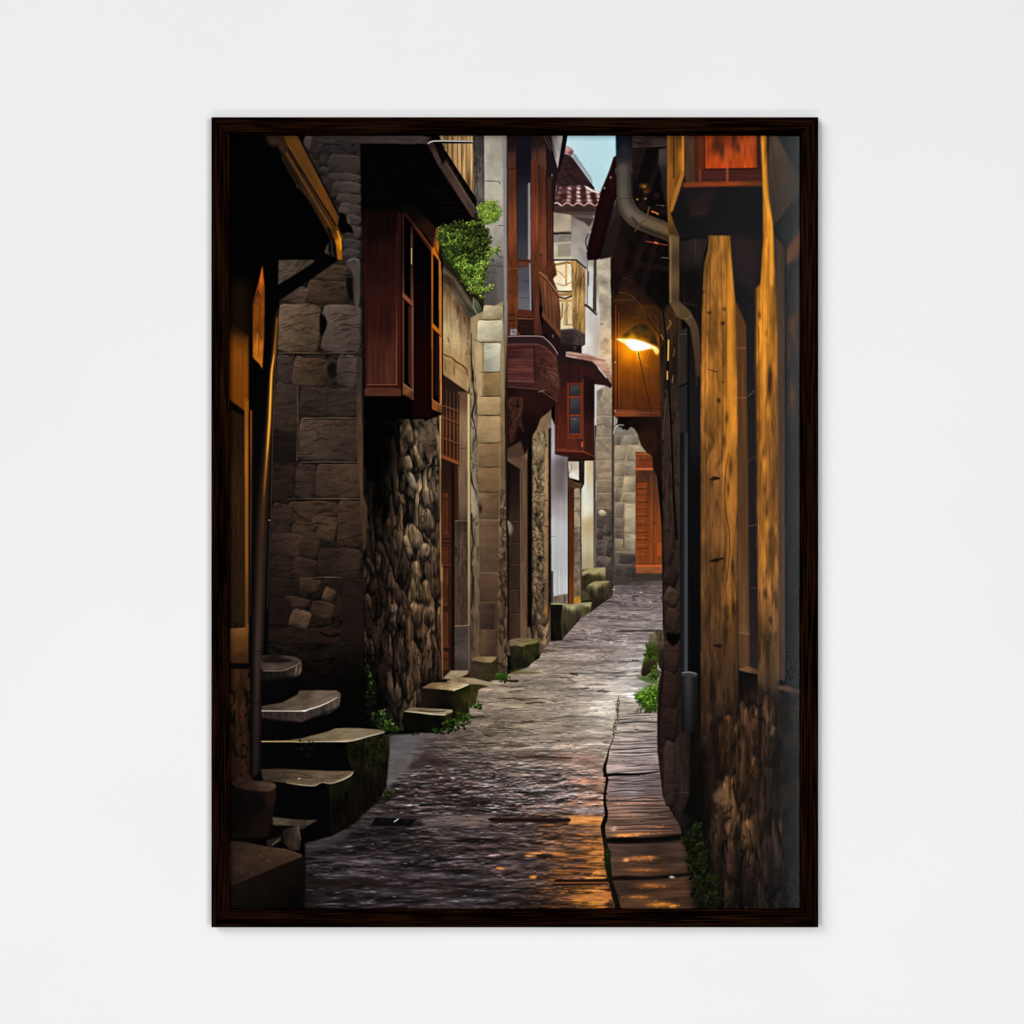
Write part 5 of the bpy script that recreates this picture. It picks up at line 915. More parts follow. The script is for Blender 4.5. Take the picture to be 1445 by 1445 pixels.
L([(369, 1046.6), (410, 1046.8), (425, 1047.6)], 1.4, (196, 164, 116), a=.85, sm=3); L([(425, 1047.6), (455, 1046.8), (490, 1046.4), (505, 1043.4), (517, 1040), (542, 1034)], [1, 1, 1.6, 2, 1.8, .8], (216, 200, 172), a=.85, sm=3)
leaves([(430, 1055, 14, 10), (436, 1064, 6, 8)], 60, 1.8, [(5, 5, 3), (14, 16, 8), (30, 34, 18)], 7)
leaves([(520, 1056, 24, 12), (532, 1068, 12, 16), (508, 1052, 14, 8)], 150, 1.7, [(18, 18, 8), (40, 42, 16), (66, 70, 28)], 8, dark=.5)
P([(464, 1108), (492, 1098), (499, 1090), (497, 1108), (482, 1122), (468, 1128)], (36, 38, 16), b=2, a=.7); leaves([(482, 1108, 16, 10), (474, 1120, 8, 10)], 90, 1.7, [(10, 11, 5), (30, 34, 14), (54, 60, 24)], 9, dark=.5)
P([(498, 1112), (512, 1108), (506, 1144), (498, 1160), (492, 1150)], (34, 22, 16), b=3, a=.7); P([(536, 1086), (544, 1084), (543, 1108), (536, 1120)], (36, 26, 16), b=2, a=.7)
shade([(489, 1048), (548, 1037), (549, 1060), (544, 1112), (498, 1162), (466, 1178), (466, 1108), (499, 1088)], .62, 2)
leaves([(548, 1122, 9, 6), (554, 1118, 5, 5)], 60, 1.8, [(14, 18, 6), (30, 40, 12), (50, 64, 20)], 10)
# fourth step
P([(368, 1086), (390, 1085), (423, 1086.5), (460, 1088), (499, 1088.5), (494, 1096), (480, 1101), (466, 1106), (454, 1104), (443.6, 1109), (424, 1108), (404, 1105), (371, 1102)], [(380, 1095, 72, 57, 44), (420, 1095, 98, 79, 60), (450, 1100, 104, 85, 68), (480, 1092, 106, 88, 68), (400, 1088, 80, 64, 50)], b=.6, t=mul(grain(16, 3, 4, .14, 3), grain(5, 2, 0, .07, 5)))
for p in ([(386, 1092), (410, 1090), (432, 1094)], [(392, 1100), (416, 1097), (440, 1098)]): L(p, 2, (58, 44, 35), a=.6, b=1, sm=3)
L([(404, 1105), (424, 1108), (443, 1109), (454, 1104.5), (466, 1106), (482, 1101), (494, 1095), (498, 1090)], [.6, 1.4, 1.4, 1, 1.4, 2.2, 2, 1], (196, 178, 150), a=.75, b=.6, sm=3); G(422, 1099, 1.3, 1, (250, 240, 220), .9); G(395, 1093, 1, .6, (200, 180, 150), .7)
# small block, wedge and the big near block
P([(324, 1115), (342, 1110), (388, 1108), (389.6, 1120), (385, 1150), (378, 1182), (324, 1184)], [(335, 1140, 8, 6, 5), (365, 1130, 14, 9, 8), (382, 1125, 46, 26, 20), (380, 1160, 32, 18, 14)], b=1.2)
P([(326, 1106), (336, 1096), (352, 1094), (358, 1102), (346, 1112), (334, 1112)], (46, 28, 18), b=1.2, t=grain(4, 5, 0, .4, 3))
P([(341, 1109.5), (350, 1104), (359, 1102), (376, 1103), (386, 1105), (389.6, 1111), (384, 1115), (377, 1117.5), (358, 1116), (344, 1114.5)], [(350, 1110, 58, 38, 29), (378, 1108, 84, 60, 48), (384, 1113, 92, 68, 54)], b=1, sm=2, t=grain(8, 4, 0, .1, 3))
P([(384, 1153), (400, 1155), (420, 1157), (448, 1157.5), (440, 1162), (431, 1168), (428, 1171), (421, 1170), (412, 1166), (385, 1165)], [(395, 1158, 98, 82, 66), (420, 1160, 70, 56, 44), (440, 1159, 76, 62, 48), (428, 1169, 50, 40, 32)], b=.8, t=grain(9, 3, 0, .12, 3))
P([(384, 1166), (412, 1168), (405, 1178), (386, 1182)], (8, 6, 5), b=1)
P([(398, 1172), (410, 1168), (421, 1166), (424, 1184), (423, 1200), (410, 1200), (400, 1190)], [(402, 1180, 42, 32, 26), (414, 1185, 60, 47, 38), (422, 1175, 74, 60, 48)], b=.7, t=mul(grain(4, 10, 10, .18, 3), scratch(3, 9, 10, .3, 2))); L([(421, 1167), (424, 1186)], 1, (126, 108, 88), a=.7)
P([(376, 1186), (396, 1180), (398, 1186), (384, 1196), (376, 1196)], (50, 38, 30), b=.8); L([(384, 1192), (394, 1185)], 1.6, (136, 112, 88), a=.8); L([(374, 1197), (380, 1196)], 1.6, (120, 98, 78), a=.8)
P([(320, 1188), (340, 1188), (366, 1193), (380, 1196), (402, 1198), (425, 1206), (427, 1209), (431, 1220), (430.5, 1245), (429, 1270), (416, 1284), (320, 1290)], [(335, 1262, 44, 29, 20), (370, 1250, 40, 27, 18), (350, 1275, 30, 21, 15), (410, 1235, 36, 23, 16), (425, 1240, 18, 12, 9), (420, 1268, 12, 8, 6), (390, 1270, 24, 16, 11)], b=1, t=grain(5, 20, 0, .08, 3))
P([(320, 1187), (340, 1188), (366, 1193), (380, 1196.5), (402, 1198), (425, 1206), (426, 1209), (400, 1219), (360, 1236), (327, 1249), (320, 1249)], [(330, 1200, 64, 44, 34), (360, 1205, 82, 58, 43), (400, 1205, 90, 63, 45), (350, 1225, 76, 53, 40), (330, 1242, 66, 46, 36), (390, 1220, 82, 56, 40)], b=1, t=mul(grain(14, 5, -8, .1, 3), grain(4, 2, -8, .05, 5)))
L([(328, 1248), (360, 1235), (400, 1218), (425, 1208.5)], 3, (98, 70, 50), a=.5, b=1.4); L([(370, 1196), (400, 1199), (423, 1206)], 1.2, (118, 90, 68), a=.6, sm=2)
for x, y in ((367, 1208), (379, 1215), (341, 1231), (356, 1232)): G(x, y, 1.6, .9, (136, 108, 88), .7)
P([(430, 1262), (440, 1256), (470, 1262), (440, 1290), (416, 1290)], (38, 32, 32), b=4, a=.5)
# ---------------------------------------------------------------- door steps further up
P([(625, 957.5), (636, 946.5), (661, 946.5), (660.5, 950.5), (652, 955), (638, 959)], [(635, 952, 140, 120, 92), (655, 948, 152, 132, 104)], b=.5, t=grain(9, 2, -8, .1, 3))
P([(629, 962), (640, 957), (650, 955.5), (672, 958), (690, 962), (698, 966), (690, 969), (668, 966), (655, 966), (640, 965)], [(640, 960, 132, 112, 84), (665, 960, 156, 136, 106), (690, 966, 146, 126, 100), (650, 964, 120, 100, 74)], b=.5, t=grain(12, 2, 8, .14, 3))
P([(660, 966), (676, 966), (690, 969), (676, 972), (673, 984), (672, 992), (662, 1000)], [(665, 975, 44, 42, 16), (674, 975, 56, 52, 24)], b=.7, t=grain(3, 9, 0, .3, 3)); L([(663, 966), (668, 972), (663, 985)], 1.6, (58, 54, 18), a=.7)
P([(594, 971), (639.5, 973), (661, 965), (662, 1006), (650, 1014), (642, 1017), (640, 1000), (594, 1000)], [(605, 985, 30, 20, 14), (625, 985, 22, 15, 10), (630, 998, 12, 10, 7), (645, 990, 28, 27, 10), (658, 985, 46, 43, 17), (650, 1008, 32, 34, 12)], b=.7, t=mul(grain(4, 12, 0, .2, 3), grain(2, 2, 0, .1, 5)))
P([(594.4, 971), (603, 966.5), (609.6, 963.3), (630, 963), (656, 964.3), (661.5, 966), (652, 970), (639.5, 974.8), (620, 973)], [(605, 968, 112, 88, 62), (630, 968, 136, 110, 78), (650, 967, 168, 146, 112), (640, 972, 166, 142, 106)], b=.5, t=grain(14, 2, -3, .14, 3)); L([(640, 974.5), (652, 970), (661, 966)], 1.8, (222, 204, 170), a=.8, b=.6); L([(604, 965), (630, 964.5), (650, 966)], 1, (84, 62, 42), a=.5)
P([(570, 1004), (600, 1006), (628, 1009), (638.6, 1003), (639, 1018), (630, 1030), (620, 1035), (580, 1034), (566, 1020)], [(590, 1018, 9, 9, 5), (620, 1022, 8, 8, 5), (634, 1012, 38, 40, 15), (632, 1026, 28, 30, 10)], b=.7, t=grain(3, 8, 0, .3, 3))
P([(570, 1003.6), (580, 998), (600, 999.5), (638, 1001.5), (639, 1005), (628, 1009.6), (600, 1007)], [(585, 1001, 108, 92, 70), (610, 1004, 122, 106, 82), (632, 1004, 142, 126, 98)], b=.5, t=grain(12, 2, 4, .12, 3)); L([(571, 1004), (590, 1005.6), (610, 1008), (628, 1009)], [1, 2, 2.4, 1.6], (190, 176, 142), a=.85, b=.6); L([(590, 1003), (612, 1004.6), (628, 1003.6)], 1.4, (40, 32, 22), a=.8)
for x in (630, 633, 636): L([(x, 1007), (x, 1012)], 1, (26, 26, 10), a=.7)
P([(666, 933), (693.5, 934), (703, 927), (703, 952), (693, 962), (672, 958), (665, 955)], [(675, 945, 58, 46, 32), (688, 950, 56, 48, 28), (698, 945, 46, 42, 20)], b=.7, t=grain(8, 4, 0, .14, 3)); P([(666, 930.5), (673, 926), (686, 926.6), (701.5, 927), (699, 931), (693.5, 935), (680, 933.6)], [(675, 929, 116, 92, 66), (695, 930, 138, 112, 80)], b=.5, t=grain(9, 2, 0, .1, 3)); L([(667, 931), (681, 934), (693, 934.5)], 1.2, (160, 132, 98), a=.6)
leaves([(626, 1031, 16, 4), (644, 1022, 16, 8), (655, 1012, 10, 6)], 190, 1.9, [(10, 16, 4), (24, 40, 9), (42, 64, 16), (66, 90, 28)], 21)
leaves([(708, 956, 10, 6), (672, 996, 8, 5)], 130, 1.8, [(20, 36, 8), (40, 70, 15), (62, 98, 27)], 22)
P([(722, 944), (744, 946), (764, 948), (758, 951), (730, 951), (716, 949)], (70, 66, 30), b=1.6, a=.7)
leaves([(560, 1030, 10, 4), (585, 1036, 6, 2)], 60, 1.7, [(10, 16, 4), (30, 46, 12), (50, 76, 22)], 23)
L([(716, 961), (731, 961)], 2.4, (26, 22, 22), a=.8, b=.6)
# white gable board beside the sky
P([(794.6, 188), (801, 188), (797, 214), (788, 241), (785.8, 238)], (22, 16, 20), b=.5)
P([(777, 188), (794.8, 188), (787, 238), (783, 222)], [(780, 192, 100, 92, 90), (792, 192, 160, 152, 147), (787, 232, 168, 158, 152)], b=.5)
L([(778, 192), (781, 204), (785, 222)], 1.6, (40, 34, 36), a=.5, b=.8)

shade([(318, 1100), (392, 1100), (432, 1210), (432, 1290), (318, 1290)], .74, 14); shade([(318, 1240), (432, 1214), (440, 1290), (318, 1290)], .72, 10)
shade([(369, 1047), (452, 1048), (516, 1041), (545, 1032), (500, 1027), (462, 1032), (406, 1045)], .9, 1); shade([(368, 1085), (499, 1088), (466, 1107), (371, 1103)], .88, 1)
# ---------------------------------------------------------------- right-hand houses
# lamp panel
P([(862, 366), (960, 330), (1140, 186), (1140, 1290), (990, 1290), (985, 1240), (960, 1166), (936, 1125), (928, 1060), (928, 1000), (936, 930), (934, 740), (934, 742), (931, 706), (927.5, 672), (922, 662), (921, 643), (913, 638), (905, 628), (901, 614), (895, 604), (870, 592), (864, 560)], (12, 9, 9), b=.6)
P([(866, 600), (880, 600), (866, 620)], (120, 112, 102), b=.5, a=0)
LAMPC = [(868, 440, 48, 23, 13), (868, 500, 80, 42, 18), (868, 570, 72, 31, 16), (885, 435, 52, 30, 16), (905, 440, 62, 36, 16), (925, 445, 55, 31, 18), (885, 462, 74, 43, 16), (885, 505, 152, 87, 10), (905, 510, 134, 72, 11), (925, 505, 99, 52, 15), (885, 530, 119, 60, 15), (905, 540, 105, 52, 15), (925, 535, 90, 45, 18), (885, 565, 97, 47, 18), (905, 570, 87, 40, 16), (925, 570, 87, 42, 21)]
P([(864, 425), (936, 425), (936, 589), (864, 589)], LAMPC, b=.5, t=mul(grain(4, 60, 0, .07, 3), grain(9, 20, 0, .05, 5)))
for x, c_ in ((866.5, (40, 17, 12)), (869, (124, 60, 28)), (871.5, (50, 22, 14))): L([(x, 432), (x, 586)], 1.4, c_, a=.75, b=.6)
L([(873.5, 440), (873.5, 580)], 1, (150, 84, 34), a=.5); L([(931, 470), (931, 580)], 1.2, (70, 34, 18), a=.7)
P([(866, 577), (936, 577), (934, 588), (868, 588)], [(880, 580, 122, 62, 32), (920, 580, 84, 42, 26)], b=.6, t=grain(14, 2, 0, .12, 3)); L([(868, 577), (934, 577.5)], 1.2, (66, 30, 18), a=.8); L([(870, 582), (930, 582.6)], 1, (150, 82, 46), a=.6)
P([(862, 362), (936, 366), (936, 430), (864, 428)], [(870, 380, 30, 17, 15), (900, 400, 36, 20, 15), (925, 400, 28, 17, 15), (885, 424, 56, 32, 18)], b=1.2)
P([(862, 395), (868, 400), (872, 405), (868, 408), (862, 406)], (18, 12, 12), b=.6)
G(893, 487, 25, 18, (150, 82, 4), 1, add=True); G(893, 490, 46, 42, (36, 17, 0), 1, add=True)
P([(870, 479), (878, 472.5), (887, 465), (897, 457.5), (904, 455.5), (913, 458), (920, 465), (926, 475), (930, 489), (914, 483), (896, 479.5)], [(874, 477.5, 150, 96, 18), (884, 470, 88, 58, 16), (897, 460, 60, 42, 20), (910, 460, 48, 34, 20), (900, 468, 84, 56, 17), (912, 474, 82, 53, 17), (924, 478, 58, 40, 20), (892, 477, 206, 138, 22), (908, 481, 180, 110, 20)], b=.6)
L([(880, 471), (890, 462.5), (900, 456.5)], 1, (128, 92, 40), a=.5, sm=3)
for p in ([(912, 442), (916, 452), (930, 470), (938, 480)], [(921, 437), (934, 452), (944, 466)], [(902, 447), (916, 445), (924, 452)]): L(p, 1.2, (30, 18, 12), a=.8, sm=3)
LB = [(870.5, 478.7), (882, 478.6), (892, 478.8), (900, 480), (908, 482.3), (918, 486), (925, 489), (928.8, 492.5), (928.4, 497), (925.5, 498), (923.4, 495.4), (921, 491.6), (916, 491.5), (908, 493.2), (900, 494.2), (893, 493.4), (887, 489), (883, 485.6), (876, 482)]
P([(x + (x - 897) * .03, y + (y - 486) * .22) for x, y in LB], (255, 190, 40), b=1.6, sm=3, a=.8)
P([(x + (x - 897) * .02, y + (y - 485) * .1) for x, y in LB], [(874, 480, 255, 236, 150), (895, 486, 255, 255, 250), (910, 488, 255, 255, 250), (925, 492, 255, 232, 150), (927, 496, 255, 200, 96)], b=.5, sm=3)
L([(900, 497), (902, 502)], [5, 3], (255, 214, 90), b=1.4, a=.8); G(902, 504, 5, 6, (255, 180, 40), .5)
L([(901, 498), (905, 516), (911, 545), (920, 582)], [1.6, 1, 1, 1], (46, 24, 12), a=.8, sm=3); L([(908, 512), (914, 517)], 1.2, (196, 120, 46), a=.7); G(868, 511, .9, .9, (250, 220, 190), .9); G(868.5, 580, .9, .9, (250, 220, 190), .9)
for p in ([(864, 393), (880, 392), (896, 397), (910, 402), (918, 412)], [(866, 412), (880, 413), (892, 418), (902, 428), (910, 440), (918, 446)], [(888, 380), (902, 380), (912, 386), (922, 396)], [(866, 424), (880, 423), (896, 423)], [(893, 448), (905, 446), (914, 446)]): L(p, .9, (104, 66, 44), a=.7, b=.45, sm=4)
# underside bracket
P([(865, 588), (934, 588), (944, 600), (940, 760), (934, 742), (931, 706), (927.5, 672), (922, 662), (921, 643), (913, 638), (907, 631), (902.5, 621), (900, 611), (895, 604), (890, 602), (886, 607), (882, 606), (881, 602), (878, 600), (875, 604), (872, 600), (866, 596)], [(880, 592, 16, 9, 8), (900, 596, 26, 14, 11), (925, 600, 34, 18, 14), (912, 616, 48, 24, 16), (920, 630, 42, 22, 16), (932, 640, 30, 18, 14), (932, 700, 14, 9, 8)], b=.5, t=grain(6, 12, 30, .14, 3))
L([(866, 612), (868, 604), (874, 599.5), (880, 600)], 1.3, (200, 194, 184), a=.8, sm=3); P([(877, 600), (882, 601), (882, 606), (878, 606)], (20, 16, 15), b=.5); P([(866, 586), (872, 591), (871, 598), (866, 600)], (150, 138, 122), b=.6); G(904, 603, 3, 2, (206, 200, 190), .0)
L([(925, 596), (930, 620), (931, 646)], 1.4, (20, 11, 9), a=.7); L([(903, 614), (912, 632), (921, 640)], 1.6, (76, 40, 24), a=.5, sm=3)
# timber, cable and stones at the corner
P([(930, 430), (962, 430), (962, 1170), (952, 1148), (936, 1124), (929, 1060), (928, 1000), (937, 930), (936, 760)], [(940, 450, 60, 38, 24), (946, 520, 54, 38, 26), (955, 520, 44, 34, 28), (942, 600, 58, 43, 35), (955, 620, 50, 38, 31), (945, 700, 60, 42, 34), (955, 740, 52, 37, 31), (945, 800, 46, 33, 28), (950, 860, 48, 34, 28), (945, 950, 46, 31, 27), (950, 1020, 40, 27, 23), (945, 1080, 44, 31, 26), (950, 1130, 34, 24, 21)], b=.6, t=mul(grain(5, 34, 1, .16, 3), grain(3, 3, 0, .1, 6), scratch(4, 16, 2, .35, 4)))
for (x0, y0, x1, y1, c_) in ((937, 829, 960, 857, (60, 44, 35)), (938, 859, 960, 892, (52, 37, 30)), (937, 800, 958, 828, (42, 30, 26)), (930, 906, 960, 950, (52, 35, 29)), (929, 948, 958, 1000, (46, 30, 26)), (934, 1000, 958, 1046, (40, 27, 24)), (938, 1046, 955, 1140, (52, 38, 32)), (954, 1034, 974, 1120, (48, 35, 31))): stone(x0, y0, x1, y1, c_, int(x0 + y0), rel=(2.4, .6, -.4, -.8), j=2.6, sk=.3, r=6)
P([(941, 892), (954, 895), (960, 892), (960, 902), (950, 912), (942, 903)], (6, 5, 5), b=1, sm=2)
L([(936, 440), (940, 480), (944, 540), (948, 620), (951, 700), (955, 760)], [2, 2.4, 2.6, 2.6, 3, 4], (12, 10, 10), b=.7, sm=3)
L([(941, 560), (938, 580), (936, 620)], 1.2, (110, 82, 56), a=.5); L([(957, 560), (959, 590), (957, 640)], 1.2, (70, 56, 48), a=.6)
for (p, w_, c_, a_) in (([(943.5, 480), (943, 508)], 2, (250, 176, 60), .95), ([(942, 524), (942, 535)], 1.8, (236, 166, 80), .9), ([(952, 492), (951, 502)], 1.4, (150, 100, 50), .7), ([(950, 530), (949, 540)], 1.6, (150, 106, 60), .7), ([(963.5, 590), (964, 597), (962.5, 604)], 2, (190, 128, 60), .9), ([(933, 472), (936, 478)], 1.6, (200, 130, 50), .6)): L(p, w_, c_, a=a_, b=.6)
L([(945, 452), (947, 456), (944, 461), (942, 464)], 1.6, (150, 96, 44), a=.8, sm=3); G(946, 454, 2, 3, (120, 76, 36), .5)
P([(958, 466), (970, 462), (970, 540), (959, 545)], (46, 40, 36), b=.8, t=grain(3, 26, 0, .14, 3)); P([(957, 545), (970, 540), (970, 610), (960, 612)], (40, 36, 36), b=.8); L([(959, 546), (969, 541)], 2, (16, 13, 13)); L([(958, 472), (958, 540)], 1, (86, 70, 52), a=.6); L([(960, 472), (968, 471)], 1, (120, 100, 80), a=.6)
def tube(xa, xb, c0, c1, hi):
    return lambda X, Y: (np.array(c0, np.float32) + (np.array(c1, np.float32) - np.array(c0, np.float32)) * np.exp(-(((X - xa) / (xb - xa) - hi) / .3) ** 2)[..., None]) * np.interp(Y, [610, 700, 960, 1036], [.72, .92, 1.0, .55])[..., None]


R(960, 610, 971.5, 960, tube(960, 971.5, (26, 25, 28), (66, 67, 72), .75), b=.8, t=grain(2, 60, 0, .04, 3)); L([(971.8, 640), (971.8, 948)], 1.6, (16, 14, 15)); L([(961, 612), (961, 948)], 1.4, (22, 20, 22), a=.8)
R(973, 420, 989, 960, [(980, 450, 26, 21, 20), (975, 600, 30, 26, 28), (985, 700, 14, 13, 14), (980, 900, 10, 9, 9)], b=1)
R(962, 950, 985, 1036, tube(962, 985, (24, 23, 24), (54, 53, 54), .42), b=.8, t=grain(2, 40, 0, .05, 3)); P([(962, 949), (974, 948), (984, 951), (983, 956), (973, 954), (962, 954)], (58, 56, 58), b=.6); L([(963, 949.5), (974, 948.6), (983, 951)], 1.2, (142, 134, 130), a=.9, sm=2)
P([(958, 1034), (974, 1034), (974, 1120), (958, 1160)], (40, 30, 27), b=1, t=mul(grain(3, 30, 0, .2, 3), scratch(2, 14, 0, .5, 2))); L([(958, 1118), (973, 1119)], 1.2, (84, 70, 62), a=.6)
R(974, 1034, 992, 1180, (8, 7, 7), b=1.4); P([(960, 1150), (976, 1150), (980, 1176), (968, 1182), (962, 1170)], (34, 30, 29), b=2, a=.8)
# dark eave, beams and gutter pipe
P([(866, 221), (871, 219), (876, 270), (868, 284), (845, 366), (829, 367), (827.5, 354), (849, 266), (860, 240)], [(862, 240, 36, 14, 15), (858, 290, 28, 9, 11), (840, 350, 24, 8, 10)], b=.5)
for i in range(34): y = 234 + i * 3.9; xl = 862 - (y - 232) * .272; L([(xl, y), (xl + 13, y + 1.5)], .9, (58, 24, 25), a=.55, b=.5)
for p in ([(866, 222), (861, 239), (850, 266)], [(834, 322), (829, 350)]): L(p, 1.2, (96, 62, 62), a=.5)
for x, y in ((862, 250), (853, 265), (833, 327), (828, 354), (838, 305)): G(x, y, 1, 1.6, (200, 190, 190), .8)
L([(830, 330), (826.5, 340), (829, 352)], 1.4, (40, 30, 32), sm=3)
P([(868, 284), (876, 268), (884, 290), (878, 320), (866, 362), (846, 366), (858, 320)], [(870, 300, 48, 38, 35), (860, 345, 38, 28, 27), (876, 310, 34, 25, 23)], b=.7, t=grain(3, 30, 18, .12, 3))
P([(880, 300), (895, 316), (888, 360), (870, 420), (862, 400), (864, 366)], [(882, 320, 26, 17, 16), (875, 370, 34, 19, 17), (868, 395, 26, 15, 14)], b=.8, t=grain(3, 30, 16, .14, 4))
P([(888, 206), (944, 200), (946, 420), (936, 440), (880, 380), (890, 320)], [(900, 230, 16, 11, 11), (930, 260, 12, 10, 10), (900, 350, 20, 13, 12), (930, 380, 13, 10, 10)], b=2, t=grain(9, 9, 0, .4, 3))
for p in ([(912, 332), (886, 402)], [(930, 330), (902, 420)], [(940, 208), (900, 300)], [(944, 300), (900, 290)], [(944, 380), (900, 372)]): L(p, [7, 10], (36, 23, 20), a=.6, b=2, t=grain(3, 14, 20, .2, 2))

P([(890, 186), (944, 186), (944, 206), (892, 208)], [(900, 192, 58, 45, 42), (930, 200, 52, 41, 39), (910, 205, 40, 29, 27)], b=.7, t=mul(grain(26, 2, 2, .16, 3), scratch(18, 1.6, 2, .4, 2))); L([(893, 207), (941, 205)], 1.6, (74, 58, 52), a=.7)
P([(888, 210), (912, 206), (905, 230), (898, 256), (890, 250)], (34, 22, 20), b=1.2, t=grain(6, 12, 20, .2, 3))
P([(930, 210), (944, 208), (944, 258), (936, 258), (929, 230)], [(938, 215, 66, 57, 54), (938, 250, 40, 34, 33)], b=.8); P([(932, 255), (944, 255), (944, 290), (938, 284)], (34, 28, 26), b=1)
for (x, y, r, c_) in ((909.5, 263, 2.4, (236, 160, 60)), (908, 262, 5, (120, 72, 24)), (911.5, 270, 3, (150, 74, 40)), (914, 268, 5, (70, 36, 22)), (899.5, 281, 1.6, (206, 150, 90)), (911, 280, 1.6, (206, 140, 80)), (927, 275, 5, (52, 26, 22)), (936, 290, 2, (120, 66, 30))): G(x, y, r, r * .7, c_, .9)
for (p, c_, w_) in (([(920, 298), (926, 300), (929, 302)], (232, 110, 44), 1.8), ([(912, 340), (926, 343), (942, 345.5)], (140, 62, 40), 1.2), ([(924, 341.5), (928, 343)], (240, 110, 60), 1.8), ([(934, 363), (944, 364)], (112, 100, 92), 1), ([(926, 289), (938, 290)], (90, 70, 50), .9)): L(p, w_, c_, b=.5)
P([(868.5, 186), (892, 186), (892, 240), (870, 240)], [(872, 200, 22, 26, 38), (882, 210, 36, 36, 40), (890, 200, 22, 20, 22), (880, 236, 54, 49, 47)], b=.6); L([(868.7, 188), (868.7, 218)], 1.2, (96, 170, 206), a=.6, b=.5)
P([(868, 237), (892, 236), (894, 243), (868, 244)], [(872, 240, 74, 67, 63), (885, 240, 96, 86, 78), (892, 240, 52, 46, 42)], b=.5); L([(868, 244.5), (893, 243.5)], 1, (30, 26, 26))
PP = [(881, 240), (881.5, 262), (882, 280), (887, 296), (898, 308), (915, 316), (936, 324), (950, 330)]
L(PP, [23, 22.5, 23, 25, 25.5, 25, 25, 25], [(881, 250, 58, 50, 45), (881, 280, 62, 54, 47), (895, 305, 70, 60, 50), (920, 320, 72, 58, 44), (945, 330, 78, 58, 38)], b=.8, sm=4)
L([(x - 2, y - 2.5) for x, y in PP], [13, 12, 12, 13, 13, 12, 11, 10], [(881, 250, 86, 77, 70), (881, 280, 92, 83, 74), (895, 302, 104, 91, 78), (920, 314, 106, 88, 66), (945, 324, 110, 84, 54)], b=4, sm=4, a=.85)
L([(x + 5, y + 11) for x, y in PP[3:]], [3, 4, 5, 5, 5], (34, 26, 21), b=2.6, sm=4, a=.6); L([(891.5, 245), (892.5, 278)], 3, (30, 26, 25), b=1.6, a=.8)
L([(871, 282), (880, 279), (893, 281)], 1.2, (48, 41, 37), a=.7, sm=3); L([(916, 292), (912, 308), (903, 316), (896, 326)], [2, 2.4, 2, 1.6], (94, 66, 38), a=.9, b=.6, sm=3)
VP = [(951.5, 328), (951.5, 380), (951, 424), (956, 434), (966, 440), (975, 452), (981, 470), (986, 510), (987.5, 542)]
P([(944, 328), (960, 330), (959.5, 426), (966, 430), (976, 438), (984, 452), (988, 480), (990, 540), (983, 546), (980, 500), (974, 462), (966, 452), (953, 446), (944.5, 428)], [(947, 340, 108, 84, 52), (953, 350, 96, 74, 46), (958, 360, 56, 43, 30), (947, 400, 104, 80, 50), (957, 420, 60, 46, 32), (952, 435, 104, 80, 52), (966, 446, 84, 64, 42), (978, 460, 76, 57, 40), (984, 500, 74, 54, 36), (987, 540, 66, 48, 34)], b=.7, t=grain(2, 40, 0, .06, 3))
L([(946.5, 335), (946.5, 426)], 2.4, (140, 110, 68), a=.6, b=1.2); L([(944.5, 428), (954, 445)], 1.6, (34, 24, 18), a=.6); L([(959.8, 332), (959.8, 424)], 2, (30, 22, 18), b=1); L([(968, 450), (974, 447), (979, 443)], 1.6, (112, 92, 66), a=.8)
P([(983, 530), (990, 532), (990, 545), (984, 545)], (38, 22, 20), b=1)
P([(960, 340), (1000, 332), (994, 360), (991, 470), (975, 440), (961, 425)], [(965, 350, 40, 32, 30), (985, 345, 46, 37, 34), (975, 400, 18, 15, 15), (986, 420, 24, 19, 17)], b=.8, t=grain(3, 26, 0, .16, 3))
L([(964, 400), (966, 430)], 1.4, (58, 42, 34), a=.5); L([(960, 426), (975, 429), (984, 432)], 1, (76, 60, 48), a=.6)
# balcony above
P([(940, 186), (1078, 186), (1080, 340), (960, 336), (945, 300)], (30, 27, 28), b=.8)
P([(966, 263), (1076, 262), (1078, 337), (960, 335), (947, 303)], [(985, 275, 34, 26, 27), (1000, 300, 27, 26, 27), (960, 305, 22, 22, 23), (1060, 300, 27, 27, 29), (1030, 330, 32, 28, 29)], b=.8)
P([(973, 290), (998, 268), (1012, 264), (1000, 292), (1004, 298), (996, 306), (972, 304)], (48, 33, 32), b=3, a=.7); L([(975, 304), (996, 298)], 3, (62, 42, 38), a=.5, b=2)
P([(941.5, 186), (966, 186), (966, 246), (958, 268), (947, 302), (958, 334), (944, 330), (941, 290)], [(944, 200, 116, 72, 28), (950, 220, 104, 63, 25), (958, 200, 92, 55, 22), (964, 220, 176, 108, 34), (950, 270, 122, 74, 28), (945, 310, 110, 70, 30), (952, 325, 66, 46, 26)], b=.8, t=grain(2, 40, 0, .16, 3))
L([(964, 188), (964, 240)], 3.4, (200, 128, 40), b=1.2, a=.85); L([(951, 188), (951, 250)], 2.4, (58, 34, 18), b=1, a=.7); L([(964, 244), (956, 268), (948, 296)], [4, 7, 4], (168, 108, 44), b=1.6, a=.8); L([(943.5, 188), (944, 310)], 1.6, (166, 106, 44), a=.5, b=.8)
P([(966, 188), (982, 188), (982, 260), (968, 258), (966.5, 246)], [(972, 200, 78, 51, 34), (972, 250, 74, 50, 34)], b=.8, t=grain(3, 30, 0, .1, 3))
R(980.5, 186, 1075, 256, [(984, 200, 66, 34, 28), (1030, 245, 66, 28, 24), (1072, 200, 56, 30, 26)], b=.8)
R(984, 186, 993, 254, (96, 40, 22), b=1.4, t=grain(2, 30, 0, .12, 3))
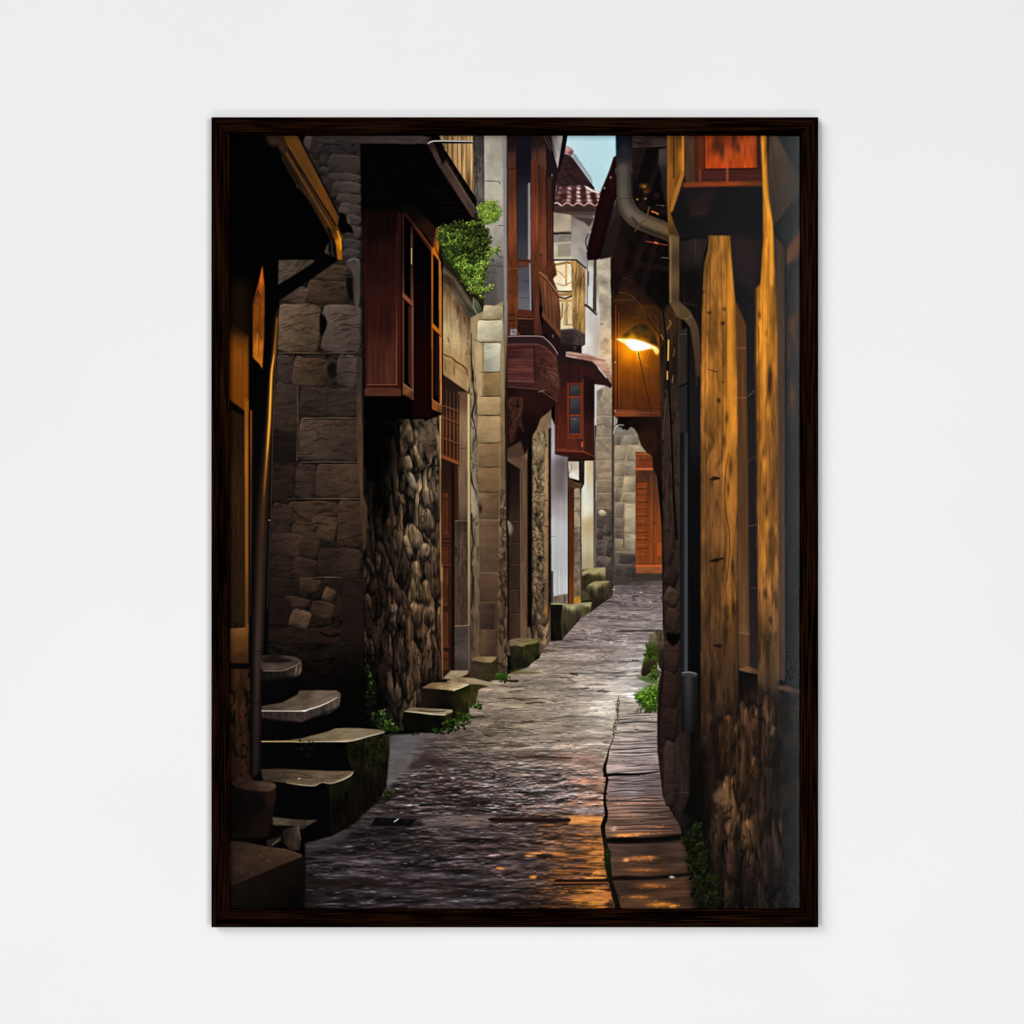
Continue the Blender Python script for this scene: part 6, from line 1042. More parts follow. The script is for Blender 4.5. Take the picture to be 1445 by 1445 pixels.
P([(994, 186), (1068, 186), (1068, 237), (994, 238)], [(1000, 195, 150, 58, 20), (1015, 205, 96, 38, 20), (1026, 215, 172, 70, 26), (1036, 200, 130, 52, 22), (1050, 205, 166, 68, 26), (1064, 210, 158, 62, 24), (1010, 232, 182, 66, 22), (1045, 232, 176, 66, 22)], b=1, t=grain(4, 26, 0, .14, 3))
for (x, y, rx, ry) in ((1012, 200, 5, 14), (1019, 214, 4, 10), (1036, 196, 4, 12), (1042, 208, 3, 7)): G(x, y, rx, ry, (70, 34, 26), .75)
L([(994.5, 188), (994.5, 238)], 1.6, (70, 28, 18)); L([(994, 238.5), (1068, 237.5)], 2, (52, 22, 18)); R(984, 240, 1074, 255, (74, 34, 28), b=.8, t=grain(20, 3, 0, .1, 3)); L([(1026.5, 238), (1026.5, 256)], 3.4, (130, 66, 38), b=1); L([(988, 240), (988, 256)], 3, (130, 58, 30), b=1, a=.8)
P([(964, 257), (1000, 256), (1075, 255), (1076, 262), (1000, 263), (964, 264)], [(970, 260, 122, 58, 28), (1020, 260, 138, 60, 26), (1070, 260, 110, 52, 28)], b=.9, t=grain(20, 2, 0, .1, 3))
# far-right boards
R(1076, 186, 1140, 1290, (26, 24, 25), b=1)
P([(1096, 186), (1140, 186), (1140, 270), (1128, 253)], (36, 38, 40), b=1); P([(1086, 188), (1097, 190), (1128.5, 253), (1128.5, 272), (1092, 320), (1082, 300)], [(1090, 205, 74, 58, 42), (1105, 250, 66, 53, 41), (1120, 258, 58, 49, 42), (1095, 300, 62, 50, 39)], b=1, t=grain(3, 30, -10, .1, 3))
P([(1094, 320), (1130, 270), (1140, 270), (1140, 320), (1110, 350)], (34, 35, 37), b=1)
P([(1093, 330), (1108, 350), (1109, 960), (1094, 960)], [(1100, 360, 62, 48, 38), (1100, 500, 70, 52, 38), (1104, 700, 72, 52, 38), (1100, 850, 80, 58, 42), (1102, 940, 64, 48, 38)], b=1, t=grain(3, 60, 0, .1, 3))
P([(1109, 350), (1140, 318), (1140, 980), (1109, 975)], [(1120, 380, 38, 34, 34), (1115, 480, 40, 36, 36), (1125, 520, 40, 37, 38), (1115, 700, 34, 33, 35), (1120, 900, 26, 26, 29)], b=1, t=grain(3, 60, 0, .12, 4))
P([(1110, 352), (1128, 326), (1140, 312), (1140, 350), (1118, 368), (1110, 376)], (92, 56, 30), b=1.6, t=grain(8, 4, -40, .15, 3)); P([(1112, 450), (1140, 428), (1140, 440), (1112, 470)], (78, 48, 28), b=2.5, a=.8)
for (x, y, rx, ry, c_) in ((1120, 470, 4, 18, (96, 58, 28)), (1118, 560, 4, 20, (110, 66, 30)), (1126, 490, 3, 10, (84, 54, 32)), (1114, 500, 2.4, 12, (96, 60, 30))): G(x, y, rx, ry, c_, .7)
for y in (797, 900): L([(1112, y), (1130, y - 3)], 2, (58, 46, 42), a=.6, b=1)
L([(1109, 360), (1109.5, 960)], 2, (24, 20, 21), b=1); L([(1098.5, 340), (1099, 955)], 1.4, (110, 74, 44), a=.4, b=1)
# dark recess between the posts
P([(1030, 332), (1076, 338), (1070, 420), (1068, 945), (1040, 940), (1036, 430)], [(1050, 350, 44, 33, 33), (1050, 400, 42, 32, 32), (1055, 440, 28, 28, 30), (1060, 600, 34, 29, 30), (1062, 800, 34, 26, 28), (1060, 930, 44, 32, 32)], b=1, t=grain(3, 50, 0, .08, 3))
P([(1036, 430), (1040, 426), (1053, 458), (1055, 600), (1058, 900), (1058, 944), (1043, 942), (1040, 700)], [(1046, 450, 92, 56, 28), (1048, 520, 92, 57, 30), (1048, 700, 84, 55, 32), (1049, 850, 96, 64, 38), (1050, 930, 84, 56, 34)], b=1, t=grain(2.4, 60, 0, .12, 3))
for y in (491, 561): L([(1041, y), (1053, y)], 1.6, (150, 98, 50), a=.6, b=.8)
L([(1043, 893), (1057, 895)], 1.6, (150, 112, 74), a=.5, b=.8); P([(1044, 880), (1054, 882), (1057, 896), (1044, 893)], (112, 80, 50), b=1.4, a=.5)
P([(1038, 420), (1053, 455), (1056, 440), (1062, 420), (1052, 400), (1040, 398)], (28, 26, 28), b=1.4)
for (p, c_) in (([(1056, 559), (1065, 551)], (106, 92, 82)), ([(1057, 743), (1068, 740)], (104, 76, 52)), ([(1060, 831), (1070, 829)], (96, 66, 46)), ([(1056, 650), (1067, 644)], (80, 66, 58))): L(p, 1.3, c_, a=.7, b=.6)
P([(1066, 930), (1060, 910), (1068, 900), (1074, 940), (1066, 946)], (42, 32, 32), b=1)


def post(X, Y, x0, x1, cols, edge, seed):
    u = (X - x0) / (x1 - x0)
    n = fbm(X / 4.6, Y / 90, seed, 4); n2 = fbm(X / 9 + .6 * fbm(X / 30, Y / 40, seed + 3, 2), Y / 55, seed + 5, 3); n3 = fbm(X / 2., Y / 9, seed + 7, 3)
    rgb = field(cols, X, Y) * np.exp(.15 * n + .3 * n2 + .05 * n3)[..., None]
    k = np.clip((fbm(X / 6, Y / 30, seed + 9, 3) - .42) * 3, 0, 1) * np.clip((Y - 400) / 300, .15, 1)
    rgb = rgb * (1 - .26 * k[..., None])
    e = np.exp(-((u - edge) / .1) ** 2)[..., None] * np.interp(Y, [330, 420, 700, 1000], [.2, .75, .35, 0])[..., None]
    return rgb * (1 - e) + e * np.array((216, 136, 38), np.float32)


C1 = [(1010, 340, 132, 88, 38), (1026, 345, 146, 94, 36), (995, 400, 92, 60, 28), (1012, 420, 130, 84, 36), (1028, 400, 152, 96, 34), (995, 480, 104, 66, 28), (1008, 520, 154, 100, 42), (1020, 500, 130, 80, 30), (1034, 520, 190, 118, 36), (992, 600, 82, 54, 32), (1008, 600, 128, 82, 36), (1022, 580, 188, 116, 36), (1036, 600, 168, 104, 36), (992, 700, 78, 52, 34), (1006, 690, 132, 84, 40), (1022, 700, 156, 96, 36), (1036, 720, 128, 80, 36), (992, 800, 66, 44, 30), (1008, 800, 112, 72, 34), (1025, 820, 112, 70, 32), (1036, 840, 132, 84, 40), (992, 900, 54, 37, 28), (1010, 900, 78, 51, 28), (1030, 900, 84, 56, 32), (1010, 960, 56, 38, 25), (1034, 960, 66, 45, 29), (1000, 1010, 46, 32, 23), (1030, 1010, 52, 36, 25), (1015, 1050, 44, 31, 23)]
P([(1000.5, 332), (1030.5, 332), (1032, 360), (1038, 425), (1039.5, 480), (1041, 600), (1041, 760), (1043, 1060), (989, 1060), (989, 560), (990, 470), (992, 400), (994, 372), (999, 352)], lambda X, Y: post(X, Y, 989, 1041, C1, .8, 2), b=.8)
for (x, y, rx, ry, a_) in ((1001, 441, 3, 2, .8), (993, 411, 2, 1.4, .8), (1020, 456, 3, 2.4, .9), (1022, 436, 3, 3, .5), (1020, 539, 1.2, 1.2, .9), (1014.5, 565, 2.4, 3, .9), (1026, 590, 2.4, 8, .6), (1022, 622, 2, 9, .6), (1031, 660, 2.6, 16, .65), (1028, 690, 2, 10, .6), (1034, 800, 2, 12, .75), (1035, 860, 2, 14, .8), (1025, 895, 2.4, 10, .7), (1000, 720, 2, 14, .4), (996, 840, 2, 12, .5), (1016, 850, 2, 16, .5)):
    G(x, y, rx, ry, (40, 22, 12), a_); 
for p in ([(1003, 677), (1008, 675), (1015, 675)], [(1002, 792), (1010, 791), (1020, 788)], [(1008, 911), (1016, 912)], [(1000, 521), (1012, 525)]): L(p, [2, 6, 3][:len(p)] if p[0][1] > 600 else 1, (26, 16, 10), a=.85, b=1)
for x in (997, 1003, 1012, 1018, 1026): L([(x, 360 if x > 1000 else 420), (x + q.uniform(-3, 3), 560), (x + q.uniform(-3, 3), 760), (x + q.uniform(-2, 2), 980)], q.uniform(.8, 1.8), (58, 34, 18), a=.3, b=.8, sm=6)
L([(1028, 640), (1022, 700), (1030, 760), (1026, 820)], 1.4, (64, 36, 18), a=.6, sm=5)
P([(1003, 684), (1012, 678), (1020, 690), (1022, 760), (1006, 780), (1000, 740)], (140, 92, 48), b=4, a=.35)
C2 = [(1078, 200, 176, 106, 26), (1084, 240, 158, 96, 28), (1084, 300, 192, 122, 34), (1090, 340, 182, 114, 32), (1078, 380, 170, 104, 28), (1090, 420, 196, 126, 36), (1070, 440, 132, 82, 26), (1080, 480, 196, 124, 34), (1094, 500, 150, 96, 32), (1070, 560, 128, 78, 26), (1080, 560, 176, 108, 32), (1092, 560, 104, 66, 28), (1074, 620, 150, 92, 32), (1086, 640, 150, 94, 36), (1094, 680, 110, 70, 32), (1076, 720, 152, 94, 34), (1088, 780, 146, 92, 38), (1076, 820, 128, 82, 40), (1090, 850, 112, 74, 40), (1080, 900, 92, 64, 38), (1090, 940, 74, 54, 36), (1080, 980, 58, 43, 32)]
P([(1073.5, 186), (1082, 186), (1083, 240), (1085, 275), (1091, 320), (1093, 350), (1095, 405), (1097, 470), (1098, 700), (1099, 990), (1070, 990), (1068, 700), (1066, 520), (1066, 408), (1073, 400), (1077, 340), (1077, 284)], lambda X, Y: post(X, Y, 1066, 1098, C2, .35, 4), b=.9)
L([(1076, 190), (1080, 270), (1088, 320), (1089, 400)], [3, 4, 6, 5], (244, 166, 50), a=.6, b=2, sm=4)
for (x, y, rx, ry, a_) in ((1072, 445, 2.4, 6, .7), (1087, 530, 3.4, 14, .85), (1086, 545, 2, 12, .8), (1082, 470, 2, 6, .4), (1078, 640, 2, 8, .5), (1082, 725, 2.4, 10, .65), (1086, 752, 2.4, 8, .6), (1080, 838, 3, 8, .75), (1088, 875, 3, 6, .7), (1084, 930, 3, 14, .6), (1086, 320, 1, 8, .3), (1090, 600, 2, 10, .4), (1079, 690, 2, 6, .5)): G(x, y, rx, ry, (46, 26, 14), a_)
for (x, y, rx, ry) in ((1079, 510, 3, 30), (1080, 655, 4, 12), (1082, 745, 3, 18), (1078, 790, 4, 20), (1084, 580, 3, 12), (1078, 420, 4, 20)): G(x, y, rx, ry, (236, 156, 50), .5)
for x in (1071, 1076, 1083, 1091): L([(x + 3, 330), (x, 480), (x + q.uniform(-2, 2), 700), (x + q.uniform(-2, 2), 960)], q.uniform(.8, 1.5), (70, 40, 18), a=.28, b=.8, sm=6)
L([(1066.6, 408), (1067, 520), (1069, 700), (1070, 950)], 1.6, (52, 32, 20), a=.7, b=.8)
# sills
P([(1043, 943), (1056, 940), (1072, 946), (1073, 952), (1058, 950), (1043, 946)], [(1050, 944, 112, 76, 48), (1068, 949, 84, 58, 40)], b=.7)
P([(1097, 968), (1110, 968), (1130, 974), (1130, 982), (1112, 977), (1098, 972)], [(1105, 971, 96, 70, 50), (1125, 977, 78, 62, 52)], b=.8)
# ---------------------------------------------------------------- near fieldstones, right
NW = [(988, 1040), (1020, 1022), (1043, 985), (1074, 972), (1098, 985), (1140, 990), (1140, 1290), (1010, 1290), (992, 1180)]
NC = [(1000, 1010, 65, 42, 29), (1030, 1000, 73, 49, 31), (1060, 980, 73, 48, 32), (1085, 1000, 88, 60, 39), (1110, 1010, 48, 37, 30), (1125, 1010, 51, 40, 34), (1000, 1070, 62, 41, 29), (1020, 1060, 93, 61, 39), (1050, 1050, 90, 58, 37), (1065, 1080, 85, 56, 35), (1095, 1060, 51, 38, 29), (1120, 1060, 36, 32, 29), (1010, 1120, 99, 69, 43), (1025, 1130, 159, 109, 65), (1050, 1120, 76, 50, 34), (1090, 1120, 48, 37, 30), (1110, 1140, 56, 42, 32), (1000, 1180, 56, 38, 28), (1025, 1180, 79, 53, 36), (1055, 1190, 102, 69, 43), (1085, 1190, 51, 36, 28), (1115, 1200, 31, 28, 26), (1015, 1240, 48, 33, 24), (1045, 1240, 59, 40, 30), (1075, 1240, 51, 36, 29), (1110, 1250, 28, 25, 24), (1040, 1275, 39, 29, 21), (1120, 1275, 28, 24, 21)]
P(NW, (16, 12, 11), b=9, a=.9)
rubble(NW, NC, 17, 70, 5, lx=-.5, ly=-.6, k=.6, gap=.05, warp=.8, var=.2, mort=.45, fine=.4, str_=(4.5, 50), b=12, a=.85, dm=.25, tex=scratch(3.4, 26, 2, .4, 9, .2))
q = np.random.RandomState(31)
for (x, y, rx, ry, an, c_) in ((1020, 1135, 13, 30, 6, (124, 92, 62)), (1012, 1160, 9, 60, 2, (62, 44, 34)), (1000, 1110, 8, 60, 2, (48, 33, 27)), (1058, 1178, 12, 22, -10, (96, 70, 46)), (1036, 1172, 9, 14, 14, (82, 60, 44)), (1034, 1220, 10, 26, 0, (58, 39, 31)), (1062, 1110, 9, 40, 3, (64, 44, 30)), (1048, 1080, 8, 50, 0, (70, 48, 33)), (1026, 1050, 10, 44, 4, (72, 48, 32)), (1078, 1130, 8, 50, 4, (58, 42, 31)), (1102, 1132, 11, 24, 6, (62, 48, 37)), (1066, 1040, 8, 34, -4, (62, 42, 30)), (1088, 1050, 9, 34, 0, (54, 40, 31)), (1000, 1040, 9, 34, 3, (56, 39, 29)), (1082, 1220, 9, 40, 2, (44, 32, 27)), (1010, 1230, 8, 40, 0, (38, 28, 22)), (1058, 1250, 10, 30, 0, (36, 26, 22)), (1114, 1050, 7, 16, 0, (66, 50, 40)), (1120, 1010, 6, 16, 0, (58, 46, 38)), (1116, 1190, 5, 12, 0, (52, 41, 35)), (1030, 1272, 8, 16, 0, (44, 33, 25)), (1064, 1076, 3, 8, 10, (104, 76, 50)), (1091, 1034, 4, 9, 10, (88, 66, 48)), (1042, 1030, 4, 12, 0, (96, 70, 46))):
    ca, sa = math.cos(math.radians(an)), math.sin(math.radians(an)); pts = []
    for t in range(0, 360, 30):
        ex = math.cos(math.radians(t)) * rx * q.uniform(.85, 1.12); ey = math.sin(math.radians(t)) * ry * q.uniform(.9, 1.08); pts.append((x + ex * ca - ey * sa, y + ex * sa + ey * ca))
    P([(a + 2, b_ + 4) for a, b_ in pts], (9, 7, 6), b=3, sm=3, a=.55)
    c_ = np.array(c_, float) * np.array((1.15, 1.1, 1.02))
    P(pts, [(x, y - ry, *(c_ * 1.15)), (x - rx, y, *(c_ * 1.05)), (x, y + ry, *(c_ * .55)), (x + rx, y, *(c_ * .7))], b=1.8, sm=3, a=.8, t=mul(grain(4, 26, an, .24, int(x)), scratch(3.4, 24, an, .45, int(y), .15)), rel=(3, .3, -.4, -.8))
P([(1005, 1122), (1018, 1114), (1026, 1112), (1033, 1134), (1024, 1138), (1008, 1132)], [(1012, 1124, 112, 82, 55), (1026, 1120, 118, 87, 57)], b=2.4, t=grain(8, 4, -30, .14, 3), a=.6)
for p in ([(1022, 1148), (1030, 1144), (1034, 1138)], [(1024, 1158), (1032, 1154)], [(1026, 1062), (1022, 1084), (1018, 1100)], [(1040, 1010), (1043, 1060), (1041, 1150)], [(1074, 1000), (1072, 1060), (1078, 1100)]): L(p, 2.4, (14, 10, 8), a=.6, b=1.2, sm=3)
for (x, y, rx, ry) in ((1016, 1016, 5, 5), (1014, 1096, 5, 10), (1040, 1180, 4, 30), (1046, 1240, 6, 40), (1098, 1110, 4, 40), (1080, 1110, 3, 20), (1100, 1060, 6, 14), (1120, 1150, 8, 30), (1115, 1100, 7, 16), (990, 1130, 8, 60)): G(x, y, rx, ry, (7, 6, 6), .65)
P([(984, 1060), (994, 1040), (1000, 1180), (1010, 1290), (980, 1290), (966, 1180)], (8, 8, 6), b=5, a=.8)
shade([(1096, 990), (1140, 980), (1140, 1290), (1104, 1290)], .7, 10)
# near weeds
leaves([(978, 1186, 12, 22), (986, 1216, 14, 22), (994, 1246, 18, 20), (1006, 1272, 18, 12)], 620, 3, [(7, 9, 4), (13, 17, 6), (22, 28, 9), (36, 43, 15)], 41, dark=.5)
for i in range(50):
    x, y = q.uniform(968, 1014), q.uniform(1180, 1282); L([(x, y), (x + q.uniform(-8, 8), y - q.uniform(5, 14))], [2, .5], (38, 46, 16), a=.5, b=1.2)
leaves([(984, 1168, 5, 8)], 36, 2.4, [(14, 18, 7), (34, 46, 20)], 42)
# moss, kerb stones and the fern beside the gutter
P([(917, 896), (930, 888), (937, 890), (937, 930), (930, 935), (918, 920), (914, 912)], [(920, 898, 104, 96, 74), (930, 900, 70, 62, 44), (925, 920, 58, 54, 30), (934, 925, 40, 34, 26)], b=.7, t=mul(grain(3, 10, 0, .2, 3), grain(2, 2, 0, .1, 4)))
P([(914, 912), (926, 920), (930, 930), (926, 945), (910, 955), (905, 950), (907, 936)], [(915, 925, 66, 84, 26), (920, 940, 44, 44, 22), (908, 950, 40, 36, 20)], b=1, t=grain(3, 6, 0, .2, 3))
P([(905, 950), (909, 938), (918, 932), (925, 934), (926, 944), (916, 950), (908, 955)], (44, 37, 22), b=.8, sm=2, rel=(2, .6, -.2, -.9))
P([(896, 954), (912, 954), (928, 940), (929, 966), (912, 964)], (64, 84, 30), b=1.6, a=.85)
leaves([(918, 918, 8, 10), (924, 950, 7, 10)], 190, 1.7, [(26, 36, 9), (46, 62, 17), (68, 88, 28)], 43)
P([(896, 980), (906, 974), (920, 966), (929, 968), (929, 1004), (914, 1004), (904, 996)], (40, 66, 12), b=2.5, a=.9)
leaves([(912, 985, 15, 12), (922, 975, 8, 9), (920, 994, 10, 9), (902, 982, 6, 5)], 520, 1.5, [(18, 32, 6), (38, 64, 12), (58, 92, 19), (84, 122, 30), (132, 166, 64)], 44)
for i in range(24): x = q.uniform(900, 922); L([(x, 1000), (x - q.uniform(2, 6), 1006)], .8, (40, 50, 20), a=.6)
P([(929, 985), (936, 930), (938, 940), (932, 1010), (930, 1060), (928, 1050)], (28, 18, 16), b=.7)
# ---------------------------------------------------------------- last pass over the sheet: crisper ink, deeper darks, a trace of paper grain
C[:] = np.clip(C + .42 * (C - blur(C, .8)) + .12 * (C - blur(C, 5)), 0, 255)
lum = (C * np.array((.3, .55, .15), np.float32)).sum(-1, keepdims=True)
C[:] = C * np.clip((lum + 4) / 104., .02, 1) ** .16
C[:] = np.clip(C * (1 + .025 * np.random.RandomState(1).randn(H, W, 1).astype(np.float32)), 0, 255)
# ================================================================ the scene itself
import bpy, bmesh
from mathutils import Vector

U = 0.0007                                   # metres per unit of the print
CX, CZ = 722.5, 722.5
HOOK = 1.50                                  # height of the view axis above the floor
DEPTH = 0.0145                                # how far the frame stands off the wall


def wx(x): return (x - CX) * U
def wz(y): return HOOK - (y - CZ) * U


sc = bpy.context.scene
col = sc.collection


def link(name, bm, mat, parent=None, bevel=0., seg=2):
    me = bpy.data.meshes.new(name)
    if bevel:
        bmesh.ops.bevel(bm, geom=bm.edges[:], offset=bevel, segments=seg, affect='EDGES', profile=.6)
    bmesh.ops.recalc_face_normals(bm, faces=bm.faces[:])
    bm.to_mesh(me); bm.free()
    me.materials.append(mat)
    o = bpy.data.objects.new(name, me); col.objects.link(o)
    if parent: o.parent = parent
    return o


def box(x0, x1, y0, y1, z0, z1):
    bm = bmesh.new()
    v = [bm.verts.new(p) for p in ((x0, y0, z0), (x1, y0, z0), (x1, y1, z0), (x0, y1, z0), (x0, y0, z1), (x1, y0, z1), (x1, y1, z1), (x0, y1, z1))]
    for f in ((0, 3, 2, 1), (4, 5, 6, 7), (0, 1, 5, 4), (1, 2, 6, 5), (2, 3, 7, 6), (3, 0, 4, 7)): bm.faces.new([v[i] for i in f])
    return bm


def mat(name):
    m = bpy.data.materials.new(name); m.use_nodes = True
    nt = m.node_tree; nt.nodes.clear()
    out = nt.nodes.new('ShaderNodeOutputMaterial')
    return m, nt, out


def node(nt, kind, **kw):
    n = nt.nodes.new(kind)
    for k, v in kw.items():
        if k in n.inputs: n.inputs[k].default_value = v
        else: setattr(n, k, v)
    return n


# ---- wall paint: matt white with a faint roller texture
wall_m, nt, out = mat('wall_paint')
b = node(nt, 'ShaderNodeBsdfPrincipled', Roughness=.85)
b.inputs['Specular IOR Level'].default_value = .15
tc = node(nt, 'ShaderNodeTexCoord')
n1 = node(nt, 'ShaderNodeTexNoise', Scale=3.2, Detail=3.0)
n2 = node(nt, 'ShaderNodeTexNoise', Scale=420.0, Detail=4.0, Roughness=.6)
n3 = node(nt, 'ShaderNodeTexNoise', Scale=60.0, Detail=3.0)
rp = node(nt, 'ShaderNodeValToRGB')
rp.color_ramp.elements[0].position = .3; rp.color_ramp.elements[0].color = (.815, .815, .81, 1)
rp.color_ramp.elements[1].position = .7; rp.color_ramp.elements[1].color = (.835, .835, .835, 1)
ad = node(nt, 'ShaderNodeMath', operation='ADD')
bp = node(nt, 'ShaderNodeBump', Strength=.10, Distance=.0006)
for t in (n1, n2, n3): nt.links.new(tc.outputs['Object'], t.inputs['Vector'])
nt.links.new(n1.outputs['Fac'], rp.inputs['Fac']); nt.links.new(rp.outputs['Color'], b.inputs['Base Color'])
nt.links.new(n2.outputs['Fac'], ad.inputs[0]); nt.links.new(n3.outputs['Fac'], ad.inputs[1])
nt.links.new(ad.outputs[0], bp.inputs['Height']); nt.links.new(bp.outputs['Normal'], b.inputs['Normal'])
nt.links.new(b.outputs[0], out.inputs['Surface'])

wall = link('wall', box(-2.6, 2.6, 0, .12, 0, 3.0), wall_m)
wall['kind'] = 'structure'
wall['label'] = 'plain matt white wall behind the framed picture'

# ---- espresso stained wood: grain runs along each rail's own length
wood_m, nt, out = mat('espresso_wood')
b = node(nt, 'ShaderNodeBsdfPrincipled', Roughness=.6)
b.inputs['Specular IOR Level'].default_value = .0
tc = node(nt, 'ShaderNodeTexCoord')
oi = node(nt, 'ShaderNodeObjectInfo')
off = node(nt, 'ShaderNodeVectorMath', operation='ADD')
sh = node(nt, 'ShaderNodeCombineXYZ')
rm = node(nt, 'ShaderNodeMath', operation='MULTIPLY'); rm.inputs[1].default_value = 37.
nt.links.new(oi.outputs['Random'], rm.inputs[0]); nt.links.new(rm.outputs[0], sh.inputs[0]); nt.links.new(rm.outputs[0], sh.inputs[2])
nt.links.new(tc.outputs['Object'], off.inputs[0]); nt.links.new(sh.outputs[0], off.inputs[1])
mp = node(nt, 'ShaderNodeMapping'); mp.inputs['Scale'].default_value = (16., 500., 760.)
nt.links.new(off.outputs[0], mp.inputs['Vector'])
g1 = node(nt, 'ShaderNodeTexNoise', Scale=1.0, Detail=3.0, Roughness=.5, Distortion=.5)
nt.links.new(mp.outputs[0], g1.inputs['Vector'])
mp2 = node(nt, 'ShaderNodeMapping'); mp2.inputs['Scale'].default_value = (5., 60., 90.)
nt.links.new(off.outputs[0], mp2.inputs['Vector'])
g2 = node(nt, 'ShaderNodeTexNoise', Scale=1.0, Detail=2.0)
nt.links.new(mp2.outputs[0], g2.inputs['Vector'])
mx = node(nt, 'ShaderNodeMath', operation='MULTIPLY_ADD'); mx.inputs[1].default_value = .4
nt.links.new(g2.outputs['Fac'], mx.inputs[0]); nt.links.new(g1.outputs['Fac'], mx.inputs[2])
rp = node(nt, 'ShaderNodeValToRGB')
e = rp.color_ramp.elements
e[0].position = .50; e[0].color = (.0003, .0001, .0001, 1)
e[1].position = .84; e[1].color = (.014, .0052, .0021, 1)
k = e.new(.62); k.color = (.0010, .0002, .00015, 1)
k = e.new(.70); k.color = (.0040, .0012, .0005, 1)
nt.links.new(mx.outputs[0], rp.inputs['Fac']); nt.links.new(rp.outputs['Color'], b.inputs['Base Color'])
bp = node(nt, 'ShaderNodeBump', Strength=.35, Distance=.0004)
nt.links.new(g1.outputs['Fac'], bp.inputs['Height']); nt.links.new(bp.outputs['Normal'], b.inputs['Normal'])
nt.links.new(b.outputs[0], out.inputs['Surface'])

# ---- plain fibreboard back
back_m, nt, out = mat('fibreboard')
b = node(nt, 'ShaderNodeBsdfPrincipled', Roughness=.9)
n1 = node(nt, 'ShaderNodeTexNoise', Scale=300., Detail=4.)
rp = node(nt, 'ShaderNodeValToRGB'); rp.color_ramp.elements[0].color = (.17, .11, .06, 1); rp.color_ramp.elements[1].color = (.26, .18, .10, 1)
nt.links.new(n1.outputs['Fac'], rp.inputs['Fac']); nt.links.new(rp.outputs['Color'], b.inputs['Base Color']); nt.links.new(b.outputs[0], out.inputs['Surface'])

# ---- glazing: clear, with the faint mirror of a pane
glass_m, nt, out = mat('picture_glass')
tr = node(nt, 'ShaderNodeBsdfTransparent'); tr.inputs['Color'].default_value = (.985, .99, .987, 1)
gl = node(nt, 'ShaderNodeBsdfGlossy', Roughness=.085)
fr = node(nt, 'ShaderNodeFresnel', IOR=1.36)
ms = node(nt, 'ShaderNodeMixShader')
ge = node(nt, 'ShaderNodeNewGeometry'); iv = node(nt, 'ShaderNodeMath', operation='SUBTRACT'); iv.inputs[0].default_value = 1.
mu = node(nt, 'ShaderNodeMath', operation='MULTIPLY')       # one mirror surface: the front face of the pane
nt.links.new(ge.outputs['Backfacing'], iv.inputs[1]); nt.links.new(fr.outputs[0], mu.inputs[0]); nt.links.new(iv.outputs[0], mu.inputs[1])
nt.links.new(mu.outputs[0], ms.inputs[0]); nt.links.new(tr.outputs[0], ms.inputs[1]); nt.links.new(gl.outputs[0], ms.inputs[2]); nt.links.new(ms.outputs[0], out.inputs['Surface'])

# ---- the printed sheet: ink densities from the painter above
INK = 1.10
lin = np.clip(C / 255., 0, 1)
lin = np.where(lin <= .04045, lin / 12.92, ((lin + .055) / 1.055) ** 2.4)
lin = np.clip(lin * INK, 0, .97)
enc = np.where(lin <= .0031308, lin * 12.92, 1.055 * lin ** (1 / 2.4) - .055)
img = bpy.data.images.new('alley_print', W, H)
px = np.ones((H, W, 4), np.float32); px[..., :3] = enc[::-1]
img.pixels.foreach_set(px.ravel()); img.update(); img.pack()
print_m, nt, out = mat('printed_paper')
b = node(nt, 'ShaderNodeBsdfDiffuse', Roughness=.0)
uv = node(nt, 'ShaderNodeUVMap'); uv.uv_map = 'sheet'
ti = node(nt, 'ShaderNodeTexImage'); ti.image = img; ti.interpolation = 'Cubic'; ti.extension = 'EXTEND'
nt.links.new(uv.outputs[0], ti.inputs['Vector']); nt.links.new(ti.outputs['Color'], b.inputs['Color']); nt.links.new(b.outputs[0], out.inputs['Surface'])

# ---- the picture: one thing, hung on the wall
pic = bpy.data.objects.new('framed_picture', None); col.objects.link(pic)
pcx, pcz = wx(726.5), wz(737)
pic.location = (pcx, -.002, pcz)
pic.empty_display_size = .1
pic['label'] = 'tall narrow-alley print in a dark brown wooden frame on the white wall'
pic['category'] = 'framed picture'
OW, OH, RW_ = (1155 - 298) * U, (1309 - 165) * U, 25.3 * U
YF = -DEPTH                                   # front of the frame, measured from the picture's own origin


def rail(length, rot, dx, dz):
    """one mitred rail, long side outwards (+z before turning): a flat face with eased outer edge and a small inner step"""
    hl = length / 2; w = RW_
    prof = [(0, 0), (0, YF + .0014), (-.0009, YF + .0003), (-.0022, YF), (-w + .0042, YF), (-w + .0034, YF + .0005), (-w + .0022, YF + .0007), (-w, YF + .0013), (-w, YF + .0062), (-w - .0022 + .0052, YF + .0062), (-w + .003, -.0005), (-w + .003, 0)]
    bm = bmesh.new(); A = []; B = []
    for z, y in prof:
        A.append(bm.verts.new((-hl - z, y, z))); B.append(bm.verts.new((hl + z, y, z)))
    n = len(prof)
    for i in range(n): bm.faces.new((A[i], A[(i + 1) % n], B[(i + 1) % n], B[i]))
    bm.faces.new(A); bm.faces.new(B[::-1])
    o = link('frame_rail', bm, wood_m, pic)
    o.rotation_euler = (0, rot, 0); o.location = (dx, 0, dz)
    return o


rail(OW, 0, 0, OH / 2)
rail(OW, math.pi, 0, -OH / 2)
rail(OH, math.pi / 2, OW / 2, 0)
rail(OH, -math.pi / 2, -OW / 2, 0)


def lx(x): return wx(x) - pcx
def lz(y): return wz(y) - pcz


